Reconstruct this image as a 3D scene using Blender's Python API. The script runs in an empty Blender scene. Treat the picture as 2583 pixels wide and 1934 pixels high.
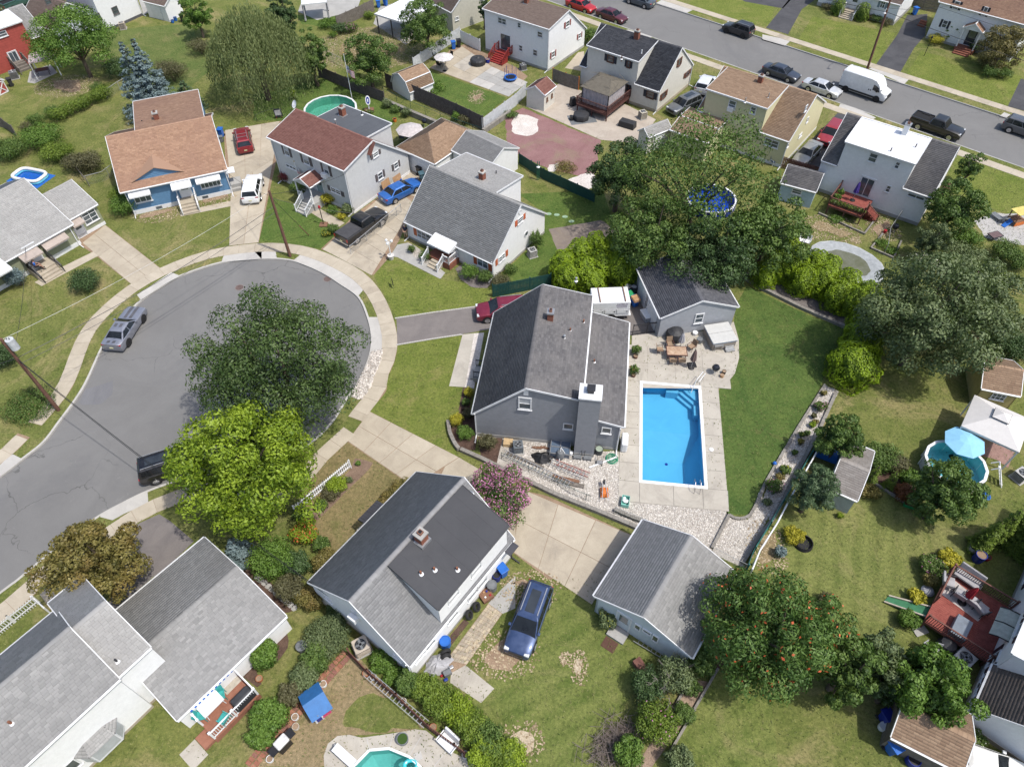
import bpy,bmesh,math,random
import numpy as np
from mathutils import Vector,Matrix,noise
rnd=random.Random(7)
R_=math.radians
sc=bpy.context.scene
COL=sc.collection
# ------------------------------------------------------------ camera, sky, sun, exposure
F,NAD,CH=1792.,(1311.,2480.),45.
CX,CY,PW=1291.5,967.,2583.
def _basis():
 n=np.array([NAD[0]-CX,NAD[1]-CY,F]);n/=np.linalg.norm(n)
 up=-n;fw=np.array([0,0,1.]);y=fw-fw.dot(up)*up;y/=np.linalg.norm(y)
 return np.array([np.cross(y,up),y,up])
RM=_basis()
cd=bpy.data.cameras.new('camera');cam=bpy.data.objects.new('camera',cd);COL.objects.link(cam)
cd.sensor_width=36.;cd.lens=36.*F/PW;cd.clip_start=.5;cd.clip_end=3000
ax=[RM@np.array(v)for v in((1,0,0),(0,-1,0),(0,0,-1))]
M4=Matrix.Identity(4)
for i in range(3):
 for j in range(3):M4[j][i]=float(ax[i][j])
M4[2][3]=CH;cam.matrix_world=M4;sc.camera=cam
SUN_TO=Vector((.87,-.5,0)).normalized();SUN_EL=R_(62)
w=bpy.data.worlds.new('World');sc.world=w;w.use_nodes=True
nt=w.node_tree;sky=nt.nodes.new('ShaderNodeTexSky');sky.sky_type='NISHITA';sky.sun_disc=False
sky.sun_elevation=SUN_EL;sky.sun_rotation=math.atan2(SUN_TO.x,SUN_TO.y);sky.dust_density=2.5;sky.air_density=1.
nt.links.new(sky.outputs[0],nt.nodes['Background'].inputs[0]);nt.nodes['Background'].inputs[1].default_value=.15
sl=bpy.data.lights.new('sun','SUN');sl.energy=3.1;sl.angle=R_(1.2);sl.color=(1.,.955,.88)
so=bpy.data.objects.new('sun',sl);COL.objects.link(so);so.location=(30,-20,80)
so.rotation_euler=Vector((-SUN_TO.x*math.cos(SUN_EL),-SUN_TO.y*math.cos(SUN_EL),-math.sin(SUN_EL))).to_track_quat('-Z','Y').to_euler()
sc.view_settings.view_transform='Standard';sc.view_settings.look='None';sc.view_settings.gamma=1.
sc.view_settings.exposure=.42
sc.cycles.use_denoising=True;sc.cycles.max_bounces=6;sc.cycles.transparent_max_bounces=6
# ------------------------------------------------------------ surveying: sight lines of the photograph met with the ground, a height or a wall
OX=(0,640,1280,1923);OY=(0,480,960,1434);SS=660/2186
def ray(t,x,y):
 if t<0:X,Y=x,y
 else:X,Y=OX[t%4]+x*SS,OY[t//4]+y*SS
 return RM@np.array([X-CX,Y-CY,F])
def g(t,x,y,z=0.):
 d=ray(t,x,y);k=(z-CH)/d[2]
 return Vector((d[0]*k,d[1]*k,z))
def gs(t,*xy,z=0.):return[g(t,xy[i],xy[i+1],z)for i in range(0,len(xy),2)]
def proj(p):
 d=RM.T@np.array([p[0],p[1],p[2]-CH])
 return CX+F*d[0]/d[2],CY+F*d[1]/d[2]
def mpp(p):
 return(RM.T@np.array([p[0],p[1],p[2]-CH]))[2]/F
def zof(xy,t,x,y):
 d=ray(t,x,y);h=math.hypot(d[0],d[1]);return CH+d[2]/h*(xy[0]*d[0]+xy[1]*d[1])/h
def yaw_of(a,b):return math.atan2(b[1]-a[1],b[0]-a[0])
# ------------------------------------------------------------ materials
def C3(c):return(c[0],c[1],c[2],1.)
def new_mat(name):
 m=bpy.data.materials.new(name);m.use_nodes=True
 return m,m.node_tree.nodes,m.node_tree.links,m.node_tree.nodes['Principled BSDF']
def _n(N,typ,**kw):
 n=N.new(typ)
 for k,v in kw.items():
  if k in n.inputs:n.inputs[k].default_value=v
  else:setattr(n,k,v)
 return n
def mixc(N,L,fac,a,b,mode='MIX'):
 m=N.new('ShaderNodeMix');m.data_type='RGBA';m.blend_type=mode
 for sock,v in((m.inputs[0],fac),(m.inputs[6],a),(m.inputs[7],b)):
  if hasattr(v,'is_linked')or hasattr(v,'links'):L.new(v,sock)
  elif isinstance(v,(int,float)):sock.default_value=v
  else:sock.default_value=C3(v)
 return m.outputs[2]
def ramp(N,L,src,a,b):
 r=N.new('ShaderNodeMapRange');r.inputs[1].default_value=a;r.inputs[2].default_value=b;r.clamp=True
 L.new(src,r.inputs[0]);return r.outputs[0]
def noise_n(N,L,scale,detail=4,rough=.6,vec=None,dist=0.):
 n=_n(N,'ShaderNodeTexNoise',Scale=scale,Detail=detail,Roughness=rough,Distortion=dist)
 if vec is not None:L.new(vec,n.inputs['Vector'])
 return n.outputs['Fac']
def bumpn(N,L,bs,h,strength,dist=.02):
 b=_n(N,'ShaderNodeBump',Strength=strength,Distance=dist);L.new(h,b.inputs['Height']);L.new(b.outputs[0],bs.inputs['Normal'])
def wcoord(N):
 return N.new('ShaderNodeNewGeometry').outputs['Position']
MATS={}
def plain(name,col,rough=.6,var=.16,scale=3.,metal=0.,spec=.4,bump=0.,bscale=30.,coat=0.):
 if name in MATS:return MATS[name]
 m,N,L,bs=new_mat(name);v=wcoord(N)
 f=noise_n(N,L,scale,5,.65,v);f2=noise_n(N,L,scale*9,3,.6,v)
 d=[max(0,c*(1-var*1.6))for c in col];u=[min(1,c*(1+var))for c in col]
 c1=mixc(N,L,ramp(N,L,f,.3,.7),d,u)
 c2=mixc(N,L,ramp(N,L,f2,.3,.75),[c*.86 for c in(1,1,1)],(1,1,1))
 L.new(mixc(N,L,1.,c1,c2,'MULTIPLY'),bs.inputs['Base Color'])
 bs.inputs['Roughness'].default_value=rough;bs.inputs['Metallic'].default_value=metal
 bs.inputs['Specular IOR Level'].default_value=spec
 if coat:bs.inputs['Coat Weight'].default_value=coat;bs.inputs['Coat Roughness'].default_value=.06
 if bump:bumpn(N,L,bs,noise_n(N,L,bscale,3,.6,v),bump)
 MATS[name]=m;return m
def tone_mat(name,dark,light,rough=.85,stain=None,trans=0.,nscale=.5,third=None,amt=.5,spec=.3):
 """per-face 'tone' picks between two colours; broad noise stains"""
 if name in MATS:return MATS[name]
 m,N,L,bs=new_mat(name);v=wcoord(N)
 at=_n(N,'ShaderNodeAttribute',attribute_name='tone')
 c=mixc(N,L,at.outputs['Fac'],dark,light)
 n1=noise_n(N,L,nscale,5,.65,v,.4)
 if third is not None:c=mixc(N,L,ramp(N,L,noise_n(N,L,nscale*2.3,3,.6,v),.5,.72),c,third)if amt>=1 else mixc(N,L,_mul(N,L,ramp(N,L,noise_n(N,L,nscale*2.3,3,.6,v),.45,.75),amt),c,third)
 if stain is not None:c=mixc(N,L,_mul(N,L,ramp(N,L,n1,.42,.75),.75),c,stain)
 L.new(c,bs.inputs['Base Color']);bs.inputs['Roughness'].default_value=rough;bs.inputs['Specular IOR Level'].default_value=spec
 if trans:
  tr=N.new('ShaderNodeBsdfTranslucent');L.new(mixc(N,L,1.,c,(1.25,1.35,.6),'MULTIPLY'),tr.inputs[0])
  mx=N.new('ShaderNodeMixShader');mx.inputs[0].default_value=trans
  L.new(bs.outputs[0],mx.inputs[1]);L.new(tr.outputs[0],mx.inputs[2]);L.new(mx.outputs[0],N['Material Output'].inputs[0])
 MATS[name]=m;return m
def _mul(N,L,a,k):
 m=N.new('ShaderNodeMath');m.operation='MULTIPLY';L.new(a,m.inputs[0]);m.inputs[1].default_value=k;return m.outputs[0]
def shingle(name,dark,light,stain=None):
 m_=[(a+b)/2 for a,b in zip(dark,light)];dark=[a+(c-a)*.3 for a,c in zip(dark,m_)];light=[a+(c-a)*.3 for a,c in zip(light,m_)]
 return tone_mat(name,dark,light,.92,stain,0,.32,spec=.15)
def lawn(name,green,light,dry,dryamt=.5,scale=.16,stripe=None):
 if name in MATS:return MATS[name]
 m,N,L,bs=new_mat(name);v=wcoord(N)
 a=noise_n(N,L,.45,6,.68,v,.6);c=mixc(N,L,ramp(N,L,a,.36,.66),green,light)
 b=noise_n(N,L,scale,6,.72,v,1.2)
 c=mixc(N,L,ramp(N,L,b,.72-.34*dryamt,.92-.34*dryamt),c,dry)
 if stripe:
  mp=N.new('ShaderNodeMapping');mp.inputs['Rotation'].default_value=(0,0,stripe);L.new(v,mp.inputs[0])
  wv=_n(N,'ShaderNodeTexWave',Scale=.26,Distortion=1.6,Detail=3.);L.new(mp.outputs[0],wv.inputs[0])
  c=mixc(N,L,_mul(N,L,wv.outputs['Fac'],.42),c,[x*1.25 for x in light])
 c=mixc(N,L,_mul(N,L,ramp(N,L,noise_n(N,L,1.1,5,.75,v,.5),.56,.66),.55),c,[x*.55 for x in green]);c=mixc(N,L,_mul(N,L,ramp(N,L,noise_n(N,L,2.6,5,.8,v),.58,.7),.6),c,[x*1.05 for x in dry])
 f=noise_n(N,L,5.,4,.7,v);c=mixc(N,L,1.,c,mixc(N,L,ramp(N,L,f,.25,.72),(.5,.55,.48),(1.25,1.2,1.15)),'MULTIPLY')
 f=noise_n(N,L,22.,3,.7,v);c=mixc(N,L,1.,c,mixc(N,L,ramp(N,L,f,.3,.7),(.62,.66,.6),(1.2,1.18,1.15)),'MULTIPLY')
 L.new(c,bs.inputs['Base Color']);bs.inputs['Roughness'].default_value=.95;bs.inputs['Specular IOR Level'].default_value=.1
 bumpn(N,L,bs,f,.9,.05);MATS[name]=m;return m
def earth(name,a,b,c=None,s=.6,fine=26.,camt=.5,contrast=(.55,1.25),rough=.95,bump=.6,crack=0.):
 """stony or paved surfaces: two broad tones, fine speckle"""
 if name in MATS:return MATS[name]
 m,N,L,bs=new_mat(name);v=wcoord(N)
 col=mixc(N,L,ramp(N,L,noise_n(N,L,s,6,.7,v,.8),.35,.68),a,b)
 if c is not None:col=mixc(N,L,_mul(N,L,ramp(N,L,noise_n(N,L,s*.45,6,.75,v,1.5),.52,.7),camt*1.6),col,c)
 f=noise_n(N,L,fine,4,.75,v)
 col=mixc(N,L,1.,col,mixc(N,L,ramp(N,L,f,.3,.7),[contrast[0]]*3,[contrast[1]]*3),'MULTIPLY')
 if crack:
  wp=N.new('ShaderNodeVectorMath');wp.operation='ADD';nn=_n(N,'ShaderNodeTexNoise',Scale=.7,Detail=4.);L.new(v,nn.inputs['Vector']);sc_=N.new('ShaderNodeVectorMath');sc_.operation='SCALE';sc_.inputs['Scale'].default_value=1.6;L.new(nn.outputs['Color'],sc_.inputs[0]);L.new(v,wp.inputs[0]);L.new(sc_.outputs[0],wp.inputs[1])
  vo=_n(N,'ShaderNodeTexVoronoi',Scale=crack,feature='DISTANCE_TO_EDGE');L.new(wp.outputs[0],vo.inputs['Vector']);inv=N.new('ShaderNodeMath');inv.operation='LESS_THAN';inv.inputs[1].default_value=.004;L.new(vo.outputs['Distance'],inv.inputs[0])
  mk=N.new('ShaderNodeMath');mk.operation='MULTIPLY';L.new(inv.outputs[0],mk.inputs[0]);L.new(ramp(N,L,noise_n(N,L,.12,3,.6,v),.45,.6),mk.inputs[1])
  col=mixc(N,L,_mul(N,L,mk.outputs[0],.6),col,[x*.45 for x in a]);col=mixc(N,L,_mul(N,L,ramp(N,L,noise_n(N,L,.9,6,.8,v,2.),.62,.7),.35),col,[x*1.5 for x in b])
 L.new(col,bs.inputs['Base Color']);bs.inputs['Roughness'].default_value=rough;bs.inputs['Specular IOR Level'].default_value=.2
 if bump:bumpn(N,L,bs,f,bump,.02)
 MATS[name]=m;return m
def glass(name,col=(.06,.075,.085),rough=.06):
 if name in MATS:return MATS[name]
 m,N,L,bs=new_mat(name)
 L.new(mixc(N,L,ramp(N,L,noise_n(N,L,.9,2,.5,wcoord(N)),.3,.7),[c*.7 for c in col],[c*1.6 for c in col]),bs.inputs['Base Color'])
 bs.inputs['Roughness'].default_value=rough;bs.inputs['Specular IOR Level'].default_value=.8;MATS[name]=m;return m
def paint(name,col,rough=.32,metal=.25):
 if name in MATS:return MATS[name]
 m,N,L,bs=new_mat(name);v=wcoord(N)
 f=noise_n(N,L,3.,4,.6,v)
 L.new(mixc(N,L,ramp(N,L,f,.3,.75),col,[min(1,c*1.18+.012)for c in col]),bs.inputs['Base Color'])
 L.new(ramp(N,L,f,-.6,2.2),bs.inputs['Roughness']);bs.inputs['Metallic'].default_value=metal
 bs.inputs['Coat Weight'].default_value=.6;bs.inputs['Coat Roughness'].default_value=.08;MATS[name]=m;return m
WHITE=plain('white_paint',(.74,.75,.76),.5,.06)
TRIM=plain('trim_white',(.7,.71,.72),.5,.08)
BLACK=plain('black_plastic',(.018,.018,.02),.45,.2)
RUBBER=plain('rubber',(.022,.022,.023),.8,.2)
METAL=plain('grey_metal',(.42,.43,.44),.4,.1,metal=.6)
DARKMETAL=plain('dark_metal',(.05,.05,.055),.45,.2,metal=.4)
GALV=plain('galvanised',(.36,.37,.37),.5,.15,metal=.3)
GLASS=glass('window_glass');BLIND=plain('window_blind',(.42,.44,.46),.4,.1,spec=.8)
CARGLASS=glass('car_glass',(.022,.026,.03),.05)
CHROME=plain('chrome',(.6,.6,.62),.25,.05,metal=.9)
LAMP=plain('lamp_lens',(.62,.64,.66),.15,.1,spec=.8);TAIL=plain('tail_lens',(.35,.015,.02),.2,.1,spec=.8)
BRICK=earth('chimney_brick',(.2,.075,.05),(.28,.12,.08),s=8,fine=40)
WOOD=earth('brown_wood',(.16,.085,.055),(.24,.14,.09),s=4,fine=30,contrast=(.7,1.2))
OLDWOOD=earth('weathered_wood',(.13,.115,.1),(.22,.195,.17),s=3,fine=30,contrast=(.65,1.2))
BARK=earth('bark',(.085,.065,.05),(.15,.12,.095),s=3,fine=14)
CONC=earth('concrete_tan',(.34,.295,.23),(.425,.375,.295),(.25,.22,.18),.55,24,.45,(.86,1.1),.9,.15)
CONCG=earth('concrete_grey',(.3,.295,.28),(.375,.368,.35),(.24,.232,.22),.5,24,.4,(.88,1.1),.9,.15)
DIRT=earth('dirt',(.24,.165,.11),(.34,.25,.175),(.16,.11,.075),.9,20,.4)
MULCH=earth('mulch',(.075,.045,.035),(.13,.085,.065),(.05,.035,.03),1.5,14,.5)
# ------------------------------------------------------------ mesh building
class MB:
 def __init__(s):s.v=[];s.f=[]
 def add(s,vs,fs,M=None):
  b=len(s.v)
  for p in vs:
   p=Vector(p);s.v.append(tuple(M@p if M is not None else p))
  for f in fs:s.f.append(tuple(b+i for i in f))
  return s
 def box(s,x0,x1,y0,y1,z0,z1,M=None,taper=0.):
  t=taper;X,Y=(x1-x0)*t/2,(y1-y0)*t/2
  vs=[(x0,y0,z0),(x1,y0,z0),(x1,y1,z0),(x0,y1,z0),(x0+X,y0+Y,z1),(x1-X,y0+Y,z1),(x1-X,y1-Y,z1),(x0+X,y1-Y,z1)]
  return s.add(vs,[(3,2,1,0),(4,5,6,7),(0,1,5,4),(1,2,6,5),(2,3,7,6),(3,0,4,7)],M)
 def bar(s,a,b,w,h=None,up=(0,0,1)):
  a,b=Vector(a),Vector(b);d=(b-a);l=d.length
  if l<1e-6:return s
  d/=l;u=Vector(up)
  if abs(d.dot(u))>.98:u=Vector((1,0,0))
  r=d.cross(u).normalized();u=r.cross(d)
  h=w if h is None else h
  vs=[]
  for p in(a,b):
   for i,j in((-1,-1),(1,-1),(1,1),(-1,1)):vs.append(p+r*(i*w/2)+u*(j*h/2))
  return s.add(vs,[(3,2,1,0),(4,5,6,7),(0,1,5,4),(1,2,6,5),(2,3,7,6),(3,0,4,7)])
 def tube(s,pts,r,n=8,r2=None,caps=True):
  pts=[Vector(p)for p in pts];m=len(pts);b=len(s.v)
  for i,p in enumerate(pts):
   d=(pts[min(i+1,m-1)]-pts[max(i-1,0)]).normalized()
   u=Vector((0,0,1))if abs(d.z)<.95 else Vector((1,0,0))
   a=d.cross(u).normalized();c=a.cross(d)
   rr=(r[i]if isinstance(r,(list,tuple))else(r if r2 is None else r+(r2-r)*i/max(1,m-1)))
   for k in range(n):
    t=2*math.pi*k/n;s.v.append(tuple(p+a*(math.cos(t)*rr)+c*(math.sin(t)*rr)))
  for i in range(m-1):
   for k in range(n):
    k2=(k+1)%n;s.f.append((b+i*n+k,b+i*n+k2,b+(i+1)*n+k2,b+(i+1)*n+k))
  if caps:
   s.f.append(tuple(b+k for k in range(n))[::-1]);s.f.append(tuple(b+(m-1)*n+k for k in range(n)))
  return s
 def cyl(s,c,r,z0,z1,n=16,r2=None):return s.tube([(c[0],c[1],z0),(c[0],c[1],z1)],r,n,r2)
 def lathe(s,c,prof,n=20):
  b=len(s.v);m=len(prof)
  for r,z in prof:
   for k in range(n):
    t=2*math.pi*k/n;s.v.append((c[0]+r*math.cos(t),c[1]+r*math.sin(t),c[2]+z))
  for i in range(m-1):
   for k in range(n):
    k2=(k+1)%n;s.f.append((b+i*n+k,b+i*n+k2,b+(i+1)*n+k2,b+(i+1)*n+k))
  s.f.append(tuple(b+k for k in range(n))[::-1]);s.f.append(tuple(b+(m-1)*n+k for k in range(n)))
  return s
 def prism(s,pts,z0,z1,M=None):
  n=len(pts);a=sum(pts[i][0]*pts[(i+1)%n][1]-pts[(i+1)%n][0]*pts[i][1]for i in range(n))
  if a<0:pts=list(pts)[::-1]
  vs=[(p[0],p[1],z0)for p in pts]+[(p[0],p[1],z1)for p in pts]
  return s.add(vs,[tuple(range(n))[::-1],tuple(range(n,2*n))]+[(i,(i+1)%n,n+(i+1)%n,n+i)for i in range(n)],M)
 def poly(s,pts):return s.add(pts,[tuple(range(len(pts)))])
 def mesh(s,name):
  me=bpy.data.meshes.new(name);me.from_pydata(s.v,[],s.f);me.update();return me
 def build(s,name,mat,parent=None,smooth=False,loc=None,rz=0.,bev=0.,kind=None,label=None):
  me=s.mesh(name);me.materials.append(mat)
  if smooth:
   me.polygons.foreach_set('use_smooth',[True]*len(me.polygons))
   me.set_sharp_from_angle(angle=R_(40))if hasattr(me,'set_sharp_from_angle')else None
  o=bpy.data.objects.new(name,me);COL.objects.link(o)
  if parent is not None:o.parent=parent
  if loc is not None:o.location=loc
  o.rotation_euler.z=rz
  if bev:
   b=o.modifiers.new('bevel','BEVEL');b.width=bev;b.segments=2;b.limit_method='ANGLE'
  if kind:o['kind']=kind
  if label:o['label']=label
  return o
MB.put=MB.build
def _X(*a,**k):return MB().box(*a,**k)
cO,sI,uN,vC,DKM=math.cos,math.sin,rnd.uniform,Vector,DARKMETAL
MB.lt=lambda s,*a,**k:s.lathe((0,0,0),*a,**k)
def share(me,name,parent,loc,rz=0.,scale=None):
 o=bpy.data.objects.new(name,me);COL.objects.link(o);o.parent=parent;o.location=loc;o.rotation_euler.z=rz
 if scale:o.scale=scale
 return o
def tag(o,label,cat,group=None,kind=None):
 o['label']=label;o['category']=cat
 if group:o['group']=group
 if kind:o['kind']=kind
 return o
def thing(name,label,cat,loc,rz=0.,group=None):
 o=bpy.data.objects.new(name,None);COL.objects.link(o);o.empty_display_size=.3
 o.location=loc;o.rotation_euler.z=rz
 return tag(o,label,cat,group)
def np_mesh(name,V,Fq,mat,tone=None,parent=None,smooth=False):
 me=bpy.data.meshes.new(name);V=np.asarray(V,np.float32);Fq=np.asarray(Fq,np.int32);m,k=Fq.shape
 me.vertices.add(len(V));me.vertices.foreach_set('co',V.ravel())
 me.loops.add(m*k);me.polygons.add(m)
 me.polygons.foreach_set('loop_start',np.arange(0,m*k,k,dtype=np.int32));me.loops.foreach_set('vertex_index',Fq.ravel())
 if tone is not None:
  a=me.attributes.new('tone','FLOAT','FACE');a.data.foreach_set('value',np.asarray(tone,np.float32))
 me.update(calc_edges=True);me.materials.append(mat)
 if smooth:me.polygons.foreach_set('use_smooth',[True]*m)
 o=bpy.data.objects.new(name,me);COL.objects.link(o)
 if parent is not None:o.parent=parent
 return o
def struct(o):o['kind']='structure';return o
def spline(pts,n=6,closed=False):
 P=[Vector(p)for p in pts];m=len(P);out=[]
 for i in range(m if closed else m-1):
  a=P[(i-1)%m]if closed or i>0 else P[0];b=P[i];c=P[(i+1)%m];d=P[(i+2)%m]if closed or i+2<m else P[-1]
  for k in range(n):
   t=k/n;out.append(.5*((2*b)+(c-a)*t+(2*a-5*b+4*c-d)*t*t+(3*b-a-3*c+d)*t**3))
 if not closed:out.append(P[-1])
 return out
def resample(pts,step):
 out=[Vector(pts[0])];acc=0.
 for a,b in zip(pts[:-1],pts[1:]):
  a,b=Vector(a),Vector(b);l=(b-a).length
  if l<1e-9:continue
  while acc+l>=step:
   t=(step-acc)/l;a=a+(b-a)*t;l=(b-a).length;acc=0;out.append(a.copy())
   if l<1e-9:break
  acc+=l
 if(out[-1]-Vector(pts[-1])).length>step*.3:out.append(Vector(pts[-1]))
 return out
def rough_edge(pts,amp,step=.5,seed=0.):
 P=resample(list(pts)+[pts[0]],step)[:-1];out=[]
 for p in P:
  n1=noise.noise(vC((p.x*.7,p.y*.7,seed)));n2=noise.noise(vC((p.x*.7,p.y*.7,seed+9.3)))
  n3=noise.noise(vC((p.x*2.7,p.y*2.7,seed)));out.append(vC((p.x+amp*(n1+.5*n3),p.y+amp*(n2-.5*n3),p.z)))
 return out
REG=[]
def sheet(name,pts,z,mat,rough=0.,parent=None,label=None,cat=None,kind='structure',th=0.):
 pts=[Vector(p)for p in pts]
 if rough:pts=rough_edge(pts,rough,seed=len(bpy.data.objects)*.37)
 if parent is None:REG.append((z,name=='lawn',np.array([(p.x,p.y)for p in pts])))
 mb=MB()
 if th:mb.prism(pts,z-th,z)
 else:
  from mathutils.geometry import delaunay_2d_cdt as cdt
  n=len(pts);v,_,f,*_r=cdt([vC((p.x,p.y))for p in pts],[(i,(i+1)%n)for i in range(n)],[],1,1e-4)
  for t in f:mb.f.append(tuple(t))
  mb.v=[(p.x,p.y,z)for p in v]
 o=mb.put(name,mat,parent)
 if parent is None and kind:o['kind']=kind
 if label:o['label']=label
 if cat:o['category']=cat
 return o
def offset_path(P,d):
 out=[]
 for i,p in enumerate(P):
  t=(P[min(i+1,len(P)-1)]-P[max(i-1,0)]);t.z=0;t.normalize();out.append(vC((p.x+t.y*d,p.y-t.x*d,p.z)))
 return out
def strip(name,P,w,z0,z1,mat,parent=None,kind='structure'):
 """solid band w wide following path P, its centre line on P"""
 A,B=offset_path(P,-w/2),offset_path(P,w/2);mb=MB();n=len(P);REG.append((z1,False,np.array([(p.x,p.y)for p in A+B[::-1]])))
 vs=[]
 for a,b in zip(A,B):vs+=[(a.x,a.y,z0),(b.x,b.y,z0),(b.x,b.y,z1),(a.x,a.y,z1)]
 fs=[]
 for i in range(n-1):
  k=i*4
  for j in range(4):fs.append((k+j,k+(j+1)%4,k+4+(j+1)%4,k+4+j))
 fs+=[(3,2,1,0),(4*n-4,4*n-3,4*n-2,4*n-1)]
 mb.add(vs,[f[::-1]for f in fs]);o=mb.put(name,mat,parent)
 if parent is None and kind:o['kind']=kind
 return o
def slabs(parent,P,w,step,z,mats,th=.06,gap=.02,skip=()):
 """paving slabs one by one along a path"""
 Q=resample(P,step);A,B=offset_path(Q,-w/2),offset_path(Q,w/2)
 for i in range(len(Q)-1):
  if i in skip:continue
  k=gap/2/max(.2,(Q[i+1]-Q[i]).length)
  q=[A[i].lerp(A[i+1],k),B[i].lerp(B[i+1],k),B[i].lerp(B[i+1],1-k),A[i].lerp(A[i+1],1-k)]
  MB().prism([(p.x,p.y)for p in q],z-th,z+uN(-.004,.004)).put('slab',rnd.choice(mats),parent)
def grid_slabs(parent,quad,nu,nv,z,mats,th=.06,gap=.03,name='slab'):
 a,b,c,d=[Vector(p)for p in quad]
 lu,lv=(b-a).length/nu,(d-a).length/nv;eu,ev=gap/2/lu,gap/2/lv
 def P(u,v):return(a.lerp(b,u)).lerp(d.lerp(c,u),v)
 for i in range(nu):
  for j in range(nv):
   q=[P((i+eu)/nu,(j+ev)/nv),P((i+1-eu)/nu,(j+ev)/nv),P((i+1-eu)/nu,(j+1-ev)/nv),P((i+eu)/nu,(j+1-ev)/nv)]
   MB().prism([(p.x,p.y)for p in q],z-th,z+uN(-.003,.003)).put(name,rnd.choice(mats),parent)
   # ------------------------------------------------------------ building kit
def poly_range(poly,s):
 """left and right crossing of a convex outline at height s"""
 xs=[];n=len(poly)
 for i in range(n):
  (x0,y0),(x1,y1)=poly[i],poly[(i+1)%n]
  if abs(y1-y0)<1e-9:
   if abs(s-y0)<1e-9:xs+=[x0,x1]
   continue
  t=(s-y0)/(y1-y0)
  if-1e-9<=t<=1+1e-9:xs.append(x0+(x1-x0)*t)
 return(min(xs),max(xs))if len(xs)>1 else None
def shingle_mesh(poly2,P,tabw=.27,course=.15,seed=0,lift=.014):
 """poly2: slope outline (e, s), P(e, s, h) -> point; returns verts, quads, tones"""
 rg=np.random.default_rng(seed+11);smin=min(p[1]for p in poly2);smax=max(p[1]for p in poly2)
 V=[];Q=[];T=[];nc=max(1,int((smax-smin)/course));ct=(smax-smin)/nc
 for c in range(nc):
  s0,s1=smin+c*ct,smin+(c+1)*ct
  r=poly_range(poly2,(s0+s1)/2)
  if r is None or r[1]-r[0]<.08:continue
  off=rg.uniform(0,tabw);xs=[r[0]];x=r[0]+off
  while x<r[1]-.04:
   if x>r[0]+.04:xs.append(x)
   x+=tabw*rg.uniform(.8,1.2)
  xs.append(r[1]);ro=rg.normal(0,.05)
  for a,b in zip(xs[:-1],xs[1:]):
   h=lift+rg.uniform(0,.008);k=len(V);sl=s0-rg.uniform(0,.012)
   V+=[P(a+.004,sl,h),P(b-.004,sl,h),P(b-.004,s1+.01,.005),P(a+.004,s1+.01,.005),P(a+.004,sl,0.),P(b-.004,sl,0.)]
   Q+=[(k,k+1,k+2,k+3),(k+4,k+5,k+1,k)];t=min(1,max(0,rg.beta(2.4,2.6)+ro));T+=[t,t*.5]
 return V,Q,T
_seed=[0]
def roof_slope(parent,pts,mat,style='shingle',th=.1,fascia=True,skip=(),fmat=None,tabw=.27,course=.15):
 """pts: planar outline in the parent's space, first two points the eave"""
 pts=[Vector(p)for p in pts];e=(pts[1]-pts[0]).normalized()
 n=vC((0,0,0))
 for i in range(len(pts)):n+=pts[i].cross(pts[(i+1)%len(pts)])
 n.normalize()
 if n.z<0:n=-n
 s=n.cross(e)
 if s.dot(pts[2]-pts[0])<0:s=-s
 o=pts[0];p2=[((p-o).dot(e),(p-o).dot(s))for p in pts]
 def P(a,b,h):q=o+e*a+s*b+n*h;return(q.x,q.y,q.z)
 mb=MB();m=len(pts);top=[tuple(p)for p in pts];bot=[tuple(p-n*th)for p in pts]
 up=sum((pts[(i+1)%m].x-pts[i].x)*(pts[(i+1)%m].y+pts[i].y)for i in range(m))<0
 ring=list(range(m))if up else list(range(m))[::-1]
 mb.add(top+bot,[tuple(ring),tuple(m+i for i in ring[::-1])]+[((m+ring[i],m+ring[(i+1)%m],ring[(i+1)%m],ring[i]))for i in range(m)])
 deck=MATS.get('roof_deck')or plain('roof_deck',(.1,.1,.105),.9)
 ro=mb.put('roof',mat if style=='flat' else deck,parent);_seed[0]+=1
 if style=='shingle':
  V,Q,T=shingle_mesh(p2,P,tabw,course,_seed[0])
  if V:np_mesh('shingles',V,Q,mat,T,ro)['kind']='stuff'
 elif style=='flat' and abs(p2[1][0])>3:
  sm=MB();L=abs(p2[1][0]);k=1.
  while k<L:
   r0,r1=.05,max(p[1]for p in p2)-.05;sm.bar(P(k,r0,.004),P(k,r1,.004),.06,.008,n);k+=1.
  sm.put('seam',mat,ro)
 if fascia:
  fb=MB()
  for i in range(m):
   if i in skip:continue
   a,b=pts[i],pts[(i+1)%m];d=(b-a).normalized();out=d.cross(n)
   if out.dot(a-(sum(pts,Vector())/m))<0:out=-out
   w=.11 if i==0 else .05
   fb.bar(a+out*(w/2+.002)-n*(th/2-.004),b+out*(w/2+.002)-n*(th/2-.004),w,th+.05,n)
  if fb.v:fb.put('gutter',fmat or TRIM,ro)
 return ro
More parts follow.
